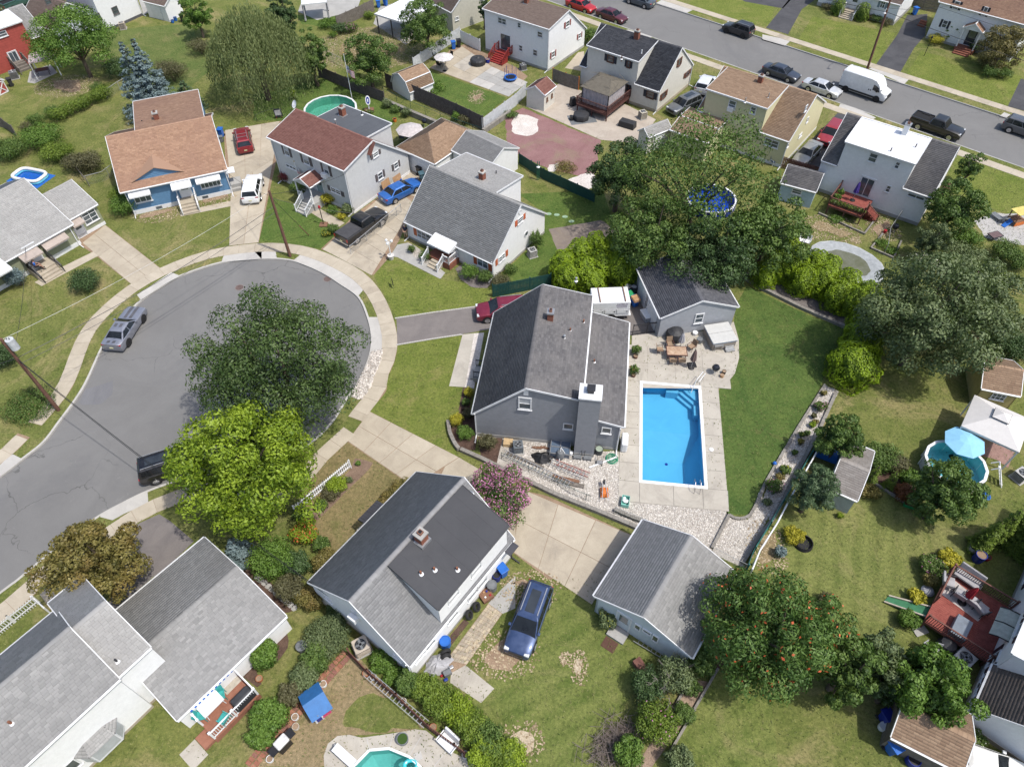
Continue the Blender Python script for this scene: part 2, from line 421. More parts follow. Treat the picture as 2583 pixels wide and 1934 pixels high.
def wall_poly(parent,o,u,n,poly,mat,step=.14,th=.12,name='wall',lap=.016,found=0.,fmat=None):
 """wall standing on o, u along it, n outward; poly (u, z) outline; lapped boards"""
 o,u,n=Vector(o),Vector(u),Vector(n);up=vC((0,0,1));mb=MB();m=len(poly)
 F0=[o+u*a+up*z for a,z in poly];B0=[p-n*th for p in F0]
 ar=sum(poly[i][0]*poly[(i+1)%m][1]-poly[(i+1)%m][0]*poly[i][1]for i in range(m));ccw=(ar>0)==(u.cross(up).dot(n)>0)
 ring=list(range(m))if ccw else list(range(m))[::-1]
 mb.add([tuple(p)for p in F0+B0],[tuple(ring),tuple(m+i for i in ring[::-1])]+[(m+ring[i],m+ring[(i+1)%m],ring[(i+1)%m],ring[i])for i in range(m)])
 if step:
  z0=min(z for _,z in poly)+found;z1=max(z for _,z in poly);nc=max(1,round((z1-z0)/step));st=(z1-z0)/nc
  for c in range(nc):
   a0,a1=z0+c*st,z0+(c+1)*st;r0,r1=poly_range(poly,a0+.002),poly_range(poly,min(a1,z1)-.002)
   if not r0 or not r1:continue
   q=[o+u*r0[0]+up*a0+n*lap,o+u*r0[1]+up*a0+n*lap,o+u*r1[1]+up*a1+n*.003,o+u*r1[0]+up*a1+n*.003,o+u*r0[0]+up*a0+n*.001,o+u*r0[1]+up*a0+n*.001]
   fs=[(0,1,2,3),(4,5,1,0)]
   if not(u.cross(up).dot(n)>0):fs=[f[::-1]for f in fs]
   mb.add([tuple(p)for p in q],fs)
 w=mb.put(name,mat,parent)
 if found:
  r=poly_range(poly,min(z for _,z in poly)+.01)
  _X(0,r[1]-r[0],-.03,.04,0,found).put('foundation',fmat or CONCG,w)
  f=w.children[0];f.matrix_basis=Matrix.Translation(o+u*r[0]+n*0.)@Matrix(((u.x,n.x,0,0),(u.y,n.y,0,0),(0,0,1,0),(0,0,0,1)))
 return w
class House:
 def __init__(s,name,label,A,B,cat='house',group=None):
  s.A=Vector(A);s.A.z=0;B=Vector(B);s.yaw=yaw_of(s.A,B);s.W=math.hypot(B.x-s.A.x,B.y-s.A.y)
  s.e=thing(name,label,cat,s.A,s.yaw,group);s.c,s.s_=cO(s.yaw),sI(s.yaw)
 def loc(s,p):x,y=p[0]-s.A.x,p[1]-s.A.y;return vC((x*s.c+y*s.s_,-x*s.s_+y*s.c,p[2]if len(p)>2 else 0))
 def world(s,x,y,z=0):return vC((s.A.x+x*s.c-y*s.s_,s.A.y+x*s.s_+y*s.c,z))
 def _ray(s,t,X,Y):
  d=ray(t,X,Y);o=s.loc((0,0,CH));return o,vC((d[0]*s.c+d[1]*s.s_,-d[0]*s.s_+d[1]*s.c,d[2]))
 def on_y(s,t,X,Y,y0=0.):o,d=s._ray(t,X,Y);k=(y0-o.y)/d.y;p=o+d*k;return p.x,p.z
 def on_x(s,t,X,Y,x0=0.):o,d=s._ray(t,X,Y);k=(x0-o.x)/d.x;p=o+d*k;return p.y,p.z
 def at(s,t,X,Y,z):p=s.loc(g(t,X,Y,z));return p.x,p.y
 def block(s,axis,prof,lo,hi,wall,roof,step=.14,eave=.25,rake=.15,walls='lohiab',style='shingle',found=0.,z0=0.,fascia=True,styles=None,cap=True,course=.17,tabw=.33,fmat=None,ffmat=None):
  T=(lambda a,b,z:vC((a,b,z)))if axis=='y' else(lambda a,b,z:vC((b,a,z)))
  D=lambda a,b:T(a,b,0)
  a0,a1=prof[0][0],prof[-1][0];poly=[(a0,z0)]+[(a1,z0)]+[(a,z)for a,z in prof[::-1]]
  kw=dict(mat=wall,step=step,found=found,fmat=ffmat)
  if 'lo' in walls:wall_poly(s.e,T(0,lo,0),D(1,0),D(0,-1),poly,**kw)
  if 'hi' in walls:wall_poly(s.e,T(0,hi,0),D(1,0),D(0,1),poly,**kw)
  if 'a' in walls:wall_poly(s.e,T(a0,0,0),D(0,1),D(-1,0),[(lo,z0),(hi,z0),(hi,prof[0][1]),(lo,prof[0][1])],**kw)
  if 'b' in walls:wall_poly(s.e,T(a1,0,0),D(0,1),D(1,0),[(lo,z0),(hi,z0),(hi,prof[-1][1]),(lo,prof[-1][1])],**kw)
  L0,H0=lo-rake,hi+rake;k=0;lift=.11
  for(p,zp),(q,zq)in zip(prof[:-1],prof[1:]):
   if abs(q-p)<.03:k+=1;continue
   sl=(zq-zp)/(q-p);pe,ze=p,zp;qe,zf=q,zq
   first=(p==a0)or abs(sl)>0 and sl>0 and k>0 and prof[k-1][0]==p
   if p==a0 and sl>=-.001:pe=p-eave;ze=zp-sl*eave
   if q==a1 and sl<=.001:qe=q+eave;zf=zq+sl*eave
   if abs(sl)<.001:pass
   zp_,zq_=ze+lift,zf+lift
   stl=styles[k]if styles else style;rm=roof[k]if isinstance(roof,(list,tuple))else roof
   if sl>=0:pts=[T(pe,L0,zp_),T(pe,H0,zp_),T(qe,H0,zq_),T(qe,L0,zq_)]
   else:pts=[T(qe,L0,zf+lift),T(qe,H0,zf+lift),T(pe,H0,ze+lift),T(pe,L0,ze+lift)]
   roof_slope(s.e,pts,rm,stl,fascia=fascia,skip=(2,),course=course,tabw=tabw,fmat=fmat);k+=1
  if cap and style=='shingle':
   for i in range(1,len(prof)-1):
    if prof[i][1]>prof[i-1][1]+.05 and prof[i][1]>prof[i+1][1]+.05:
     mb=MB();b=L0;z=prof[i][1]+lift+.03;w=.15;m1=(prof[i][1]-prof[i-1][1])/(prof[i][0]-prof[i-1][0]);m2=(prof[i+1][1]-prof[i][1])/(prof[i+1][0]-prof[i][0])
     Vv=[];Q=[];Tn=[]
     while b<H0-.05:
      e=min(b+.24,H0);h=uN(0,.012);x=prof[i][0];kk=len(Vv)
      for bb,hh in((b,h+.012),(e+.02,h)):
       Vv+=[tuple(T(x-w,bb,z+hh-w*m1)),tuple(T(x,bb,z+hh)),tuple(T(x+w,bb,z+hh+w*m2))]
      Q+=[(kk,kk+1,kk+4,kk+3),(kk+1,kk+2,kk+5,kk+4)]if axis=='x' else[(kk,kk+3,kk+4,kk+1),(kk+1,kk+4,kk+5,kk+2)]
      t=min(1,uN(.55,1.));Tn+=[t,t];b=e
     rm=roof[0]if isinstance(roof,(list,tuple))else roof
     np_mesh('ridge_cap',Vv,Q,rm,Tn,s.e)
 def plane(s,side,off):
  if side=='f':return Matrix(((1,0,0,0),(0,1,0,off),(0,0,1,0),(0,0,0,1)))
  if side=='r':return Matrix(((0,-1,0,off),(1,0,0,0),(0,0,1,0),(0,0,0,1)))
  return Matrix(((0,1,0,off),(-1,0,0,0),(0,0,1,0),(0,0,0,1)))
 def uz(s,side,off,t,X,Y):
  if side=='f':return s.on_y(t,X,Y,off)
  u,z=s.on_x(t,X,Y,off);return(u,z)if side=='r' else(-u,z)
 def onw(s,o,side,off):o.matrix_basis=s.plane(side,off)@o.matrix_basis;return o
 def boxpx(s,side,off,t,x0,y0,x1,y1):
  """a wall rectangle from its bounding box in the picture"""
  u,z=s.uz(side,off,t,(x0+x1)/2,(y0+y1)/2);M=s.plane(side,off);k=SS if t>=0 else 1
  def P(a,b):q=M@vC((a,0,b));w=s.world(q.x,q.y,q.z);return proj((w.x,w.y,q.z))
  c,a,b=P(u,z),P(u+.5,z),P(u,z+.5);m=[[abs(a[i]-c[i])*2,abs(b[i]-c[i])*2]for i in(0,1)];X,Y=(x1-x0)*k,(y1-y0)*k
  d=m[0][0]*m[1][1]-m[0][1]*m[1][0];w_=(X*m[1][1]-m[0][1]*Y)/d;h_=(m[0][0]*Y-m[1][0]*X)/d;w_,h_=max(.45,min(2.6,w_)),max(.4,min(1.7,h_))
  return u-w_/2,z-h_/2,u+w_/2,z+h_/2
 def winpx(s,side,off,*q,**kw):return s.win(side,off,*s.boxpx(side,off,*q),**kw)
 def win(s,side,off,u0,z0,u1,z1,frame=None,shut=None,mull=0,rails=1,blind=False,sill=True,fw=.075,glassm=None):
  fm=frame or TRIM;off_n=.018;mb=MB();y0,y1=-off_n-.055,-off_n+.02
  mb.box(u0,u0+fw,y0,y1,z0,z1);mb.box(u1-fw,u1,y0,y1,z0,z1)
  mb.box(u0+fw,u1-fw,y0,y1,z1-fw,z1);mb.box(u0+fw,u1-fw,y0,y1,z0,z0+fw)
  for i in range(rails):
   z=z0+(z1-z0)*(i+1)/(rails+1);mb.box(u0+fw,u1-fw,y0+.012,y1,z-.022,z+.022)
  for i in range(mull):
   u=u0+(u1-u0)*(i+1)/(mull+1);mb.box(u-.03,u+.03,y0+.006,y1,z0+fw,z1-fw)
  o=mb.put('window',fm,s.e);s.onw(o,side,off)
  zm=(z0+z1)/2
  if blind:
   _X(u0+fw,u1-fw,-off_n-.012,0.,zm,z1-fw).put('pane',BLIND,o);_X(u0+fw,u1-fw,-off_n-.014,0.,z0+fw,zm).put('pane',glassm or GLASS,o)
  elif rails==1:
   _X(u0+fw,u1-fw,-off_n-.012,0.,zm,z1-fw).put('pane',glassm or GLASS,o);_X(u0+fw,u1-fw,-off_n-.014,0.,z0+fw,zm-.001).put('pane',glassm or GLASS,o)
  else:_X(u0+fw,u1-fw,-off_n-.012,0.,z0+fw,z1-fw).put('pane',glassm or GLASS,o)
  if sill:_X(u0-.05,u1+.05,-off_n-.11,0,z0-.05,z0-.002).put('sill',fm,o)
  if shut:
   w=max(.26,min(.42,(u1-u0)*.42))
   for a,b in((u0-w-.02,u0-.02),(u1+.02,u1+w+.02)):
    sb=MB();sb.box(a,b,-off_n-.035,0,z0,z1)
    k=z0+.08
    while k<z1-.1:sb.box(a+.04,b-.04,-off_n-.055,-off_n-.034,k,k+.05);k+=.09
    s.onw(sb.put('shutter',shut,s.e),side,off)
  return o
 def doorpx(s,side,off,t,x0,y0,x1,y1,**kw):
  u0,za=s.uz(side,off,t,x0,y0);u1,zb=s.uz(side,off,t,x1,y1)
  return s.door(side,off,min(u0,u1),min(za,zb),max(u0,u1),max(za,zb),**kw)
 def door(s,side,off,u0,z0,u1,z1,mat=None,lite=True,frame=None,slide=False):
  y=-.02;fm=frame or TRIM;f=MB()
  f.box(u0-.09,u0,y-.05,.01,z0,z1+.09).box(u1,u1+.09,y-.05,.01,z0,z1+.09).box(u0,u1,y-.05,.01,z1,z1+.09)
  d=_X(u0,u1,y-.02,0.,z0,z1).put('door',mat or WHITE,s.e);s.onw(d,side,off);f.put('door_frame',fm,d)
  if slide:
   m=(u0+u1)/2
   for a,b in((u0+.06,m-.03),(m+.03,u1-.06)):_X(a,b,y-.03,y-.015,z0+.08,z1-.08).put('pane',GLASS,d)
  elif lite:_X(u0+.16,u1-.16,y-.03,y-.015,z0+(z1-z0)*.45,z1-.18).put('pane',GLASS,d)
  MB().cyl((0,0),.03,0,.07,8).put('handle',METAL,d).matrix_basis=Matrix.Translation((u1-.12,y-.02,z0+1.))@Matrix.Rotation(R_(90),4,'X')
  return d
 def garage_doorpx(s,side,off,t,x0,y0,x1,y1,mat=None):
  u0,za=s.uz(side,off,t,x0,y0);u1,zb=s.uz(side,off,t,x1,y1);u0,u1=min(u0,u1),max(u0,u1);z1=max(za,zb)
  s.garage_door(side,off,u0,u1,z1,mat)
 def garage_door(s,side,off,u0,u1,z1,mat=None):
  d=_X(u0-.1,u1+.1,-.03,0,0,z1+.1).put('garage_door',TRIM,s.e);s.onw(d,side,off);n=4;h=z1/n
  for i in range(n):_X(u0,u1,-.06,-.028,i*h+.012,(i+1)*h-.012).put('panel',mat or WHITE,d)
 def awning(s,side,off,u0,u1,z1,depth=.9,drop=.45,mat=None):
  m=mat or WHITE;n=max(3,int((u1-u0)/.16));mb=MB();w=(u1-u0)/n
  for i in range(n):
   a=u0+i*w;h=.012*(i%2)
   mb.add([(a,-.03,z1+h),(a+w,-.03,z1+h),(a+w,-depth,z1-drop+h),(a,-depth,z1-drop+h),(a,-depth,z1-drop-.14+h),(a+w,-depth,z1-drop-.14+h),(a,-.03,z1-.02+h),(a+w,-.03,z1-.02+h),(a,-depth+.01,z1-drop-.02+h),(a+w,-depth+.01,z1-drop-.02+h)],[(0,3,2,1),(3,4,5,2),(6,7,9,8)])
  for u in(u0,u1):mb.add([(u,-.03,z1),(u,-depth,z1-drop),(u,-depth,z1-drop-.14),(u,-.03,z1-drop-.1)],[(0,1,2,3)])
  mb.bar((u0+.04,-depth+.02,z1-drop-.05),(u0+.04,-.05,z1-drop-.5),.03);mb.bar((u1-.04,-depth+.02,z1-drop-.05),(u1-.04,-.05,z1-drop-.5),.03)
  return s.onw(mb.put('awning',m,s.e),side,off)
 def chimney(s,x,y,z0,z1,w=.55,d=.55,mat=None,cap=None,flash=True):
  c=_X(x-w/2,x+w/2,y-d/2,y+d/2,z0,z1).put('chimney',mat or BRICK,s.e)
  _X(x-w/2-.05,x+w/2+.05,y-d/2-.05,y+d/2+.05,z1-.1,z1+.02).put('chimney_cap',cap or CONCG,c)
  _X(x-w*.25,x+w*.25,y-d*.25,y+d*.25,z1+.02,z1+.2).put('flue',plain('flue_clay',(.25,.12,.08),.8),c)
  _X(x-w*.18,x+w*.18,y-d*.18,y+d*.18,z1+.18,z1+.205).put('flue_opening',BLACK,c)
  if flash:_X(x-w/2-.12,x+w/2+.12,y-d/2-.14,y+d/2+.1,z0-.4,z0+.2).put('flashing',METAL,c)
 def vent(s,x,y,z,h=.35,r=.05,mat=None,hood=False):
  v=MB().cyl((x,y),r,z-.3,z+h,10)
  o=v.put('vent_pipe',mat or METAL,s.e,smooth=True)
  MB().cyl((x,y),r*2.6,z-.05,z+.03,12,r*1.3).put('flashing',WHITE,o)
  if hood:MB().cyl((x,y),r*1.9,z+h,z+h+.07,10,r*.8).put('hood',METAL,o)
 def downspout(s,x,y,z1,nx=0,ny=-1,mat=None):
  mb=MB();p=vC((x,y,0))+vC((nx,ny,0))*.08
  mb.bar((p.x+nx*.12,p.y+ny*.12,z1),(p.x,p.y,z1-.3),.08);mb.bar((p.x,p.y,z1-.28),(p.x,p.y,.15),.08);mb.bar((p.x,p.y,.16),(p.x+nx*.7,p.y+ny*.7,.06),.08)
  mb.put('downspout',mat or TRIM,s.e)
def railing(parent,pts,h=.9,mat=None,step=.13,name='railing',bal=.03,post=.09,z0=0.):
 """posts, rails and single balusters along a polyline (parent space); pts carry their own height"""
 m=mat or WHITE;pts=[Vector(p)for p in pts];r=None
 mb=MB()
 for a,b in zip(pts[:-1],pts[1:]):
  mb.bar(a+vC((0,0,h-.03)),b+vC((0,0,h-.03)),.09,.05);mb.bar(a+vC((0,0,.12)),b+vC((0,0,.12)),.05,.05)
 r=mb.put(name,m,parent)
 for p in pts:
  pb=_X(-post/2,post/2,-post/2,post/2,0,h+.06);pb.box(-post*.7,post*.7,-post*.7,post*.7,h+.06,h+.1);pb.put('post',m,r,loc=p)
 bm=_X(-bal/2,bal/2,-bal/2,bal/2,.12,h-.05).mesh('baluster');bm.materials.append(m)
 for a,b in zip(pts[:-1],pts[1:]):
  n=int((b-a).length/step)
  for i in range(1,n):share(bm,'baluster',r,a.lerp(b,i/n),yaw_of(a,b))
 return r
def steps(parent,x0,x1,y_top,z_top,n,run=.28,mat=None,name='step'):
 """a flight coming down towards -y (parent space)"""
 rise=z_top/(n)
 for i in range(n):
  _X(x0,x1,y_top-run*(i+1),y_top-run*i,0,z_top-rise*i-0.).put(name,mat or CONC,parent,bev=.01)
  # ------------------------------------------------------------ ground, roads, kerbs, pavements, drives
LG=lawn('lawn_common',(.125,.155,.045),(.2,.21,.075),(.31,.26,.14),.66)
LGREEN=lawn('lawn_rich',(.08,.135,.035),(.13,.18,.05),(.185,.185,.075),.35)
LPOOL=lawn('lawn_pool',(.07,.12,.034),(.115,.165,.048),(.17,.16,.07),.42,.3)
LLIME=lawn('lawn_lime',(.135,.175,.04),(.195,.22,.062),(.26,.235,.1),.55)
LSTRIPE=lawn('lawn_striped',(.11,.15,.04),(.18,.2,.068),(.29,.25,.135),.55,.16,R_(62))
LDRY=lawn('lawn_dry',(.2,.17,.085),(.28,.215,.125),(.15,.165,.06),.45)
LTAN=lawn('lawn_tan',(.26,.2,.125),(.34,.265,.175),(.13,.15,.055),.55)
ASPH=earth('asphalt',(.155,.153,.15),(.182,.18,.176),(.14,.139,.14),.11,45,.6,(.86,1.1),.9,.2,.16)
ASPHD=earth('asphalt_drive',(.155,.14,.135),(.2,.18,.17),(.125,.115,.115),.4,30,.5,(.78,1.15),.9,.3)
ASPHB=earth('asphalt_dark',(.055,.055,.06),(.085,.085,.09),None,.4,30,.5,(.8,1.15),.9,.2)
CONCW=earth('concrete_walk',(.37,.325,.255),(.445,.395,.315),(.3,.26,.205),.7,24,.35,(.88,1.1),.9,.12)
CONCP=earth('concrete_pool',(.36,.33,.285),(.445,.415,.36),(.27,.25,.22),.6,22,.5,(.88,1.08),.9,.12)
CONCL=earth('concrete_light',(.385,.37,.345),(.455,.44,.41),(.32,.305,.285),.6,24,.35,(.9,1.08),.9,.12)
GRAVEL=earth('gravel',(.36,.33,.29),(.47,.44,.4),(.3,.265,.225),.6,9,.4,(.5,1.3),.9,1.)
REDGRAVEL=earth('red_gravel',(.2,.105,.105),(.26,.15,.145),(.22,.18,.12),.35,9,.5,(.7,1.25))
STONEW=earth('white_stone',(.52,.47,.43),(.66,.62,.58),None,1.,8,.3,(.6,1.2))
WALLST=earth('block_wall',(.2,.185,.165),(.28,.265,.24),(.14,.125,.11),1.2,14,.5,(.75,1.15))
ROADZ=-.12
earth('grey_mulch',(.12,.105,.1),(.19,.17,.16),None,1.,10,.4,(.6,1.25))
KERB=[g(*p)for p in[(-1,-300,1430),(8,0,802),(8,190,655),(8,370,510),(8,500,340),(8,640,150),(4,735,1580),(4,870,1290),(4,1005,1105),(4,1170,930),(4,1330,815),(4,1510,715),(4,1850,605),(5,66,573),(5,330,592),(5,560,685),(5,720,785),(5,870,895),(5,945,1060),(5,978,1210),(5,970,1340),(5,925,1480),(5,845,1640),(9,780,130),(-1,830,1070),(-1,760,1130),(-1,660,1170),(-1,560,1187),(8,1540,810),(8,1240,910),(8,1000,1025),(8,810,1130),(8,600,1285),(8,400,1440),(8,140,1656),(12,0,190),(-1,-300,1720)]]
KERB=spline(KERB,5)
nA,nB=g(-1,1380,0),g(-1,2583,425);fA,fB=g(-1,1654,9),g(-1,2583,310)
dn=(nB-nA).normalized();df=(fB-fA).normalized();dm=(dn+df).normalized();pm=vC((dm.y,-dm.x,0))
N0,N1=(nA+nB)/2-dm*110,(nA+nB)/2+dm*110;F0,F1=(fA+fB)/2-dm*110,(fA+fB)/2+dm*110
R3=[g(-1,-80,-60),g(-1,110,-60),g(-1,62,30),g(-1,24,16),g(-1,0,-4),g(-1,-60,8)]
pool=dict(a=g(10,1104,848),b=g(10,1668,903),d=g(10,1113,8))
_u=(pool['b']-pool['a']).normalized();_v=vC((-_u.y,_u.x,0));PWID=(pool['b']-pool['a']).length;PLEN=(pool['d']-pool['a']).dot(_v)
def PL(x,y,z=0):return pool['a']+_u*x+_v*y+vC((0,0,z))
POOLHOLE=[PL(.12,.12),PL(PWID-.12,.12),PL(PWID-.12,PLEN-.12),PL(.12,PLEN-.12)]
POOL2=gs(13,845,1640,965,1515,1130,1500,1300,1570,1400,1660)+[g(-1,1085,1990),g(-1,985,2090),g(-1,880,2050),g(-1,860,1950)]
from mathutils.geometry import delaunay_2d_cdt
def ground_mesh():
 pts=[];edges=[]
 def loop(P):
  b=len(pts);pts.extend([vC((p[0],p[1]))for p in P]);n=len(P);edges.extend([(b+i,b+(i+1)%n)for i in range(n)])
 holes=[KERB,[N0,N1,F1,F0],POOLHOLE,POOL2]
 loop([(-1500,-1200),(1500,-1200),(1500,1800),(-1500,1800)])
 for h in holes:loop(h)
 v,e,f,*_=delaunay_2d_cdt(pts,edges,[],0,1e-5)
 def inside(p,P):
  c=False;n=len(P)
  for i in range(n):
   a,b=P[i],P[i-1]
   if(a[1]>p.y)!=(b[1]>p.y)and p.x<(b[0]-a[0])*(p.y-a[1])/(b[1]-a[1])+a[0]:c=not c
  return c
 mb=MB();mb.v=[(p.x,p.y,0.)for p in v]
 for t in f:
  c=sum((v[i]for i in t),vC((0,0)))/len(t)
  if abs(c.x)>1500 or any(inside(c,h)for h in holes):continue
  a=sum(v[t[i-1]].x*v[t[i]].y-v[t[i]].x*v[t[i-1]].y for i in range(len(t)))
  mb.f.append(tuple(t)if a>0 else tuple(t)[::-1])
 return mb.put('ground',LG)
struct(ground_mesh())
sheet('road',KERB,ROADZ,ASPH);sheet('road',[N0,N1,F1,F0],ROADZ,ASPH);sheet('road',R3,.005,ASPH)
KIN=KERB
strip('kerb',offset_path(KERB,-.09),.18,ROADZ-.05,.012,CONCL)
strip('kerb',resample([N0,N1],5.),.18,ROADZ-.05,.012,CONCG);strip('kerb',resample([F0,F1],5.),.18,ROADZ-.05,.012,CONCG)
S1=spline([g(*p)for p in[(8,-250,830),(8,50,600),(8,200,455)]],4);S1b=spline([g(*p)for p in[(8,290,360),(8,500,115),(4,590,1530),(4,690,1265),(4,810,1080),(4,1040,870),(4,1250,735),(4,1480,628),(4,1720,545),(4,1900,508),(5,66,478),(5,300,487),(5,500,530),(5,720,625),(5,890,730),(5,1010,870),(5,1095,1050),(5,1138,1250),(5,1110,1430),(5,1030,1600),(9,1045,70),(9,935,205),(9,850,320)]],5)
walk1=strip('sidewalk',S1b,1.32,-.02,.008,DIRT);slabs(walk1,S1b,1.32,1.5,.035,[CONCW,CONCW,CONCW,CONC],.03)
walk2=strip('sidewalk',S1,1.2,-.02,.008,DIRT);slabs(walk2,S1,1.2,1.5,.03,[CONC,CONCW],.03)
S2=spline([g(*p)for p in[(9,800,420),(9,690,520),(9,560,640),(-1,740,1225),(-1,620,1255),(8,1800,895),(8,1540,955),(8,1320,1035),(8,1100,1150),(8,960,1245),(8,700,1420),(12,400,20),(12,200,215),(12,0,375),(12,-200,545)]],5)
walk3=strip('sidewalk',S2,1.25,-.02,.008,DIRT);slabs(walk3,S2,1.25,1.5,.035,[CONCW,CONC,CONCW],.03)
ap=sheet('driveway_apron',gs(4,1145,875,1430,685,1505,715,1330,812,1175,915),.016,CONCL)
sheet('driveway_apron',gs(4,1850,600,1870,545,2186,500,2186,573),.016,CONCL);sheet('driveway_apron',gs(5,0,505,180,500,195,572,60,570),.016,CONCL)
sheet('driveway_apron',gs(5,330,588,395,535,640,590,860,730,935,810,870,888,720,775,560,678),.016,CONCL)
sheet('driveway_apron',gs(5,955,1060,1060,1060,1095,1200,1085,1330,985,1345,985,1210),.016,CONCL)
sheet('driveway_apron',gs(8,1232,912,1240,1020,1040,1110,940,1165,815,1132,1000,1030),.016,CONCL)
sheet('driveway_apron',gs(8,100,610,190,655,0,795,-60,760),.016,CONCL)
COB=gs(5,985,1350,1080,1330,1060,1430,1005,1560)+gs(9,985,40,905,160,805,132,850,55)+gs(5,905,1530,940,1470);cob=sheet('cobble_strip',COB,.012,CONCG)
def stones(name,poly,n,size,z,mats_,parent,seed):
 rg=np.random.default_rng(seed);xs=[p.x for p in poly];ys=[p.y for p in poly];V=[];Q=[];T=[];k=0;tries=0
 while k<n and tries<n*6:
  tries+=1;x,y=rg.uniform(min(xs),max(xs)),rg.uniform(min(ys),max(ys));c=False
  for i in range(len(poly)):
   a,b=poly[i],poly[i-1]
   if(a.y>y)!=(b.y>y)and x<(b.x-a.x)*(y-a.y)/(b.y-a.y)+a.x:c=not c
  if not c:continue
  r=size*rg.uniform(.6,1.3);an=rg.uniform(0,6.28);h=r*rg.uniform(.5,.9);b=len(V)
  for j in range(4):
   q=an+j*1.571+rg.uniform(-.3,.3);V.append((x+r*cO(q),y+r*sI(q),z))
  for j in range(4):
   q=an+j*1.571+rg.uniform(-.3,.3);V.append((x+r*.6*cO(q),y+r*.6*sI(q),z+h+rg.uniform(-.2,.2)*h))
  Q+=[(b+4,b+5,b+6,b+7)]+[(b+j,b+(j+1)%4,b+4+(j+1)%4,b+4+j)for j in range(4)];t=rg.uniform(0,1);T+=[t]*5;k+=1
 o=np_mesh(name,V,Q,mats_,T,parent);o['kind']='stuff';return o
STONE=tone_mat('stones',(.25,.22,.19),(.62,.58,.53),.9,None,0,1.)
PEBB=tone_mat('pebbles',(.27,.245,.22),(.66,.63,.59),.9,None,0,1.)
stones('cobbles',COB,1500,.1,.012,STONE,cob,3)
sheet('driveway',gs(5,1193,1072,1925,968)+gs(6,100,900,620,830,1090,720,1230,900,1276,1190,1040,1215,700,1120)+gs(5,1950,1165,1742,1203,1200,1288),.012,ASPHD)
for nm,a in(('driveway_edging',[(5,1190,1070),(5,1500,1022),(5,1925,965)]),('driveway_edging',[(5,1202,1292),(5,1480,1245),(5,1745,1205)])):
 P=resample([g(*p)for p in a],.22);e=strip(nm,P,.12,-.02,.02,CONCL);bm=_X(-.1,.1,-.07,.07,0.,.05).mesh('block');bm.materials.append(CONCL)
 for i in range(len(P)-1):share(bm,'block',e,(P[i].x,P[i].y,.012),yaw_of(P[i],P[i+1]))
drv=sheet('driveway',gs(5,560,492,690,372,838,205,1095,18,1180,-60)+gs(1,1285,1470,1330,1400,1480,1470)+gs(5,1300,120,1268,300,1215,420,1140,552,1000,710,860,640,720,560),.01,DIRT)
q0=[g(5,575,495),g(5,985,712),g(5,1345,120),g(5,1165,-40)]
grid_slabs(drv,q0,2,7,.03,[CONC,CONC,CONCW],.03)
sheet('driveway',gs(1,1090,1590,1285,1440,1500,1380,1420,1656),.014,CONC)
drv=sheet('driveway',gs(4,1915,465,1955,130)+gs(0,1945,1600,1885,1380,1870,1100,2186,1035)+gs(1,240,1010,140,1140,190,1340)+gs(5,130,20,42,438),.01,DIRT)
grid_slabs(drv,[g(4,1915,465),g(5,40,438),g(1,165,1330),g(0,1930,1560)],2,3,.03,[CONC,CONCW],.03);grid_slabs(drv,[g(0,1930,1560),g(1,165,1330),g(1,215,1015),g(0,1880,1090)],3,3,.03,[CONC,CONCW,CONCW],.03)
drv=sheet('driveway',gs(4,650,410,880,290,1340,650,1105,792,800,545,690,472),.01,DIRT)
grid_slabs(drv,[g(4,1105,792),g(4,1338,652),g(4,880,292),g(4,690,440)],2,3,.032,[CONC,CONC],.03)
sheet('path',gs(4,290,770,440,680,830,490,860,530,800,560,480,730,350,802),.022,CONCW)
sheet('path',gs(4,1505,180,1950,85,1952,130,1510,220),.022,CONCW)
drv=sheet('driveway',gs(9,780,508,968,256,1715,640,1840,718,1740,830,1400,790,1250,832),.01,DIRT)
grid_slabs(drv,[g(9,785,505),g(9,968,258),g(9,1715,640),g(9,1330,880)],2,4,.03,[CONC,CONC,CONCW],.03);sheet('driveway',gs(9,1600,715,1715,642,1850,720,2186,930,2186,1400,1850,1000,1760,830,1560,800),.016,CONC)
drv=sheet('driveway',gs(10,60,900,330,960,1062,1300,720,1656,340,1656,40,1430)+[],.01,DIRT)
grid_slabs(drv,[g(10,45,1430),g(14,705,300),g(10,1062,1302),g(10,120,905)],3,2,.03,[CONC,CONC,CONCW],.03)
sheet('driveway',gs(8,1330,1115,1420,1170,1620,1340,1300,1656)+gs(12,1290,60,920,380,800,440,1000,120)+gs(8,1050,1240),.012,ASPHD)
sheet('path',gs(12,330,210,400,150,560,290,920,380,810,470,640,300,450,380),.014,CONC)
sheet('path',gs(5,1745,1205,1842,1195,1765,1645,1632,1636),.02,CONCP);sheet('gravel_bed',gs(5,1842,1195,1925,1190,1840,1656,1765,1645),.014,STONEW)
sheet('path',gs(5,1140,552,1200,455,1290,440,1600,690,1560,742,1200,560),.02,CONCG)
sheet('gravel_bed',gs(5,1290,440,1340,460,1480,560,1480,640,1340,560),.026,GRAVEL);sheet('gravel_bed',gs(5,1680,660,1760,600,2000,680,1985,770,1940,825,1830,815,1730,750),.02,MATS['grey_mulch'],.15)
sheet('path',gs(5,385,130,440,90,760,275,680,330,640,290),.022,CONC)
sheet('lawn',gs(5,1742,1208,1638,1640)+gs(9,1750,50,1720,290,1620,340,1640,470,1712,638,968,255)+gs(5,1095,1650,1180,1430,1205,1295),.006,LLIME)
sheet('lawn',gs(5,1000,712,1140,560,1560,742,1990,810,1925,960,1195,1068,1160,1000,1105,890),.006,LLIME)
sheet('lawn',gs(5,45,430,130,60,385,130,640,290,690,370,560,490,300,445),.006,LGREEN)
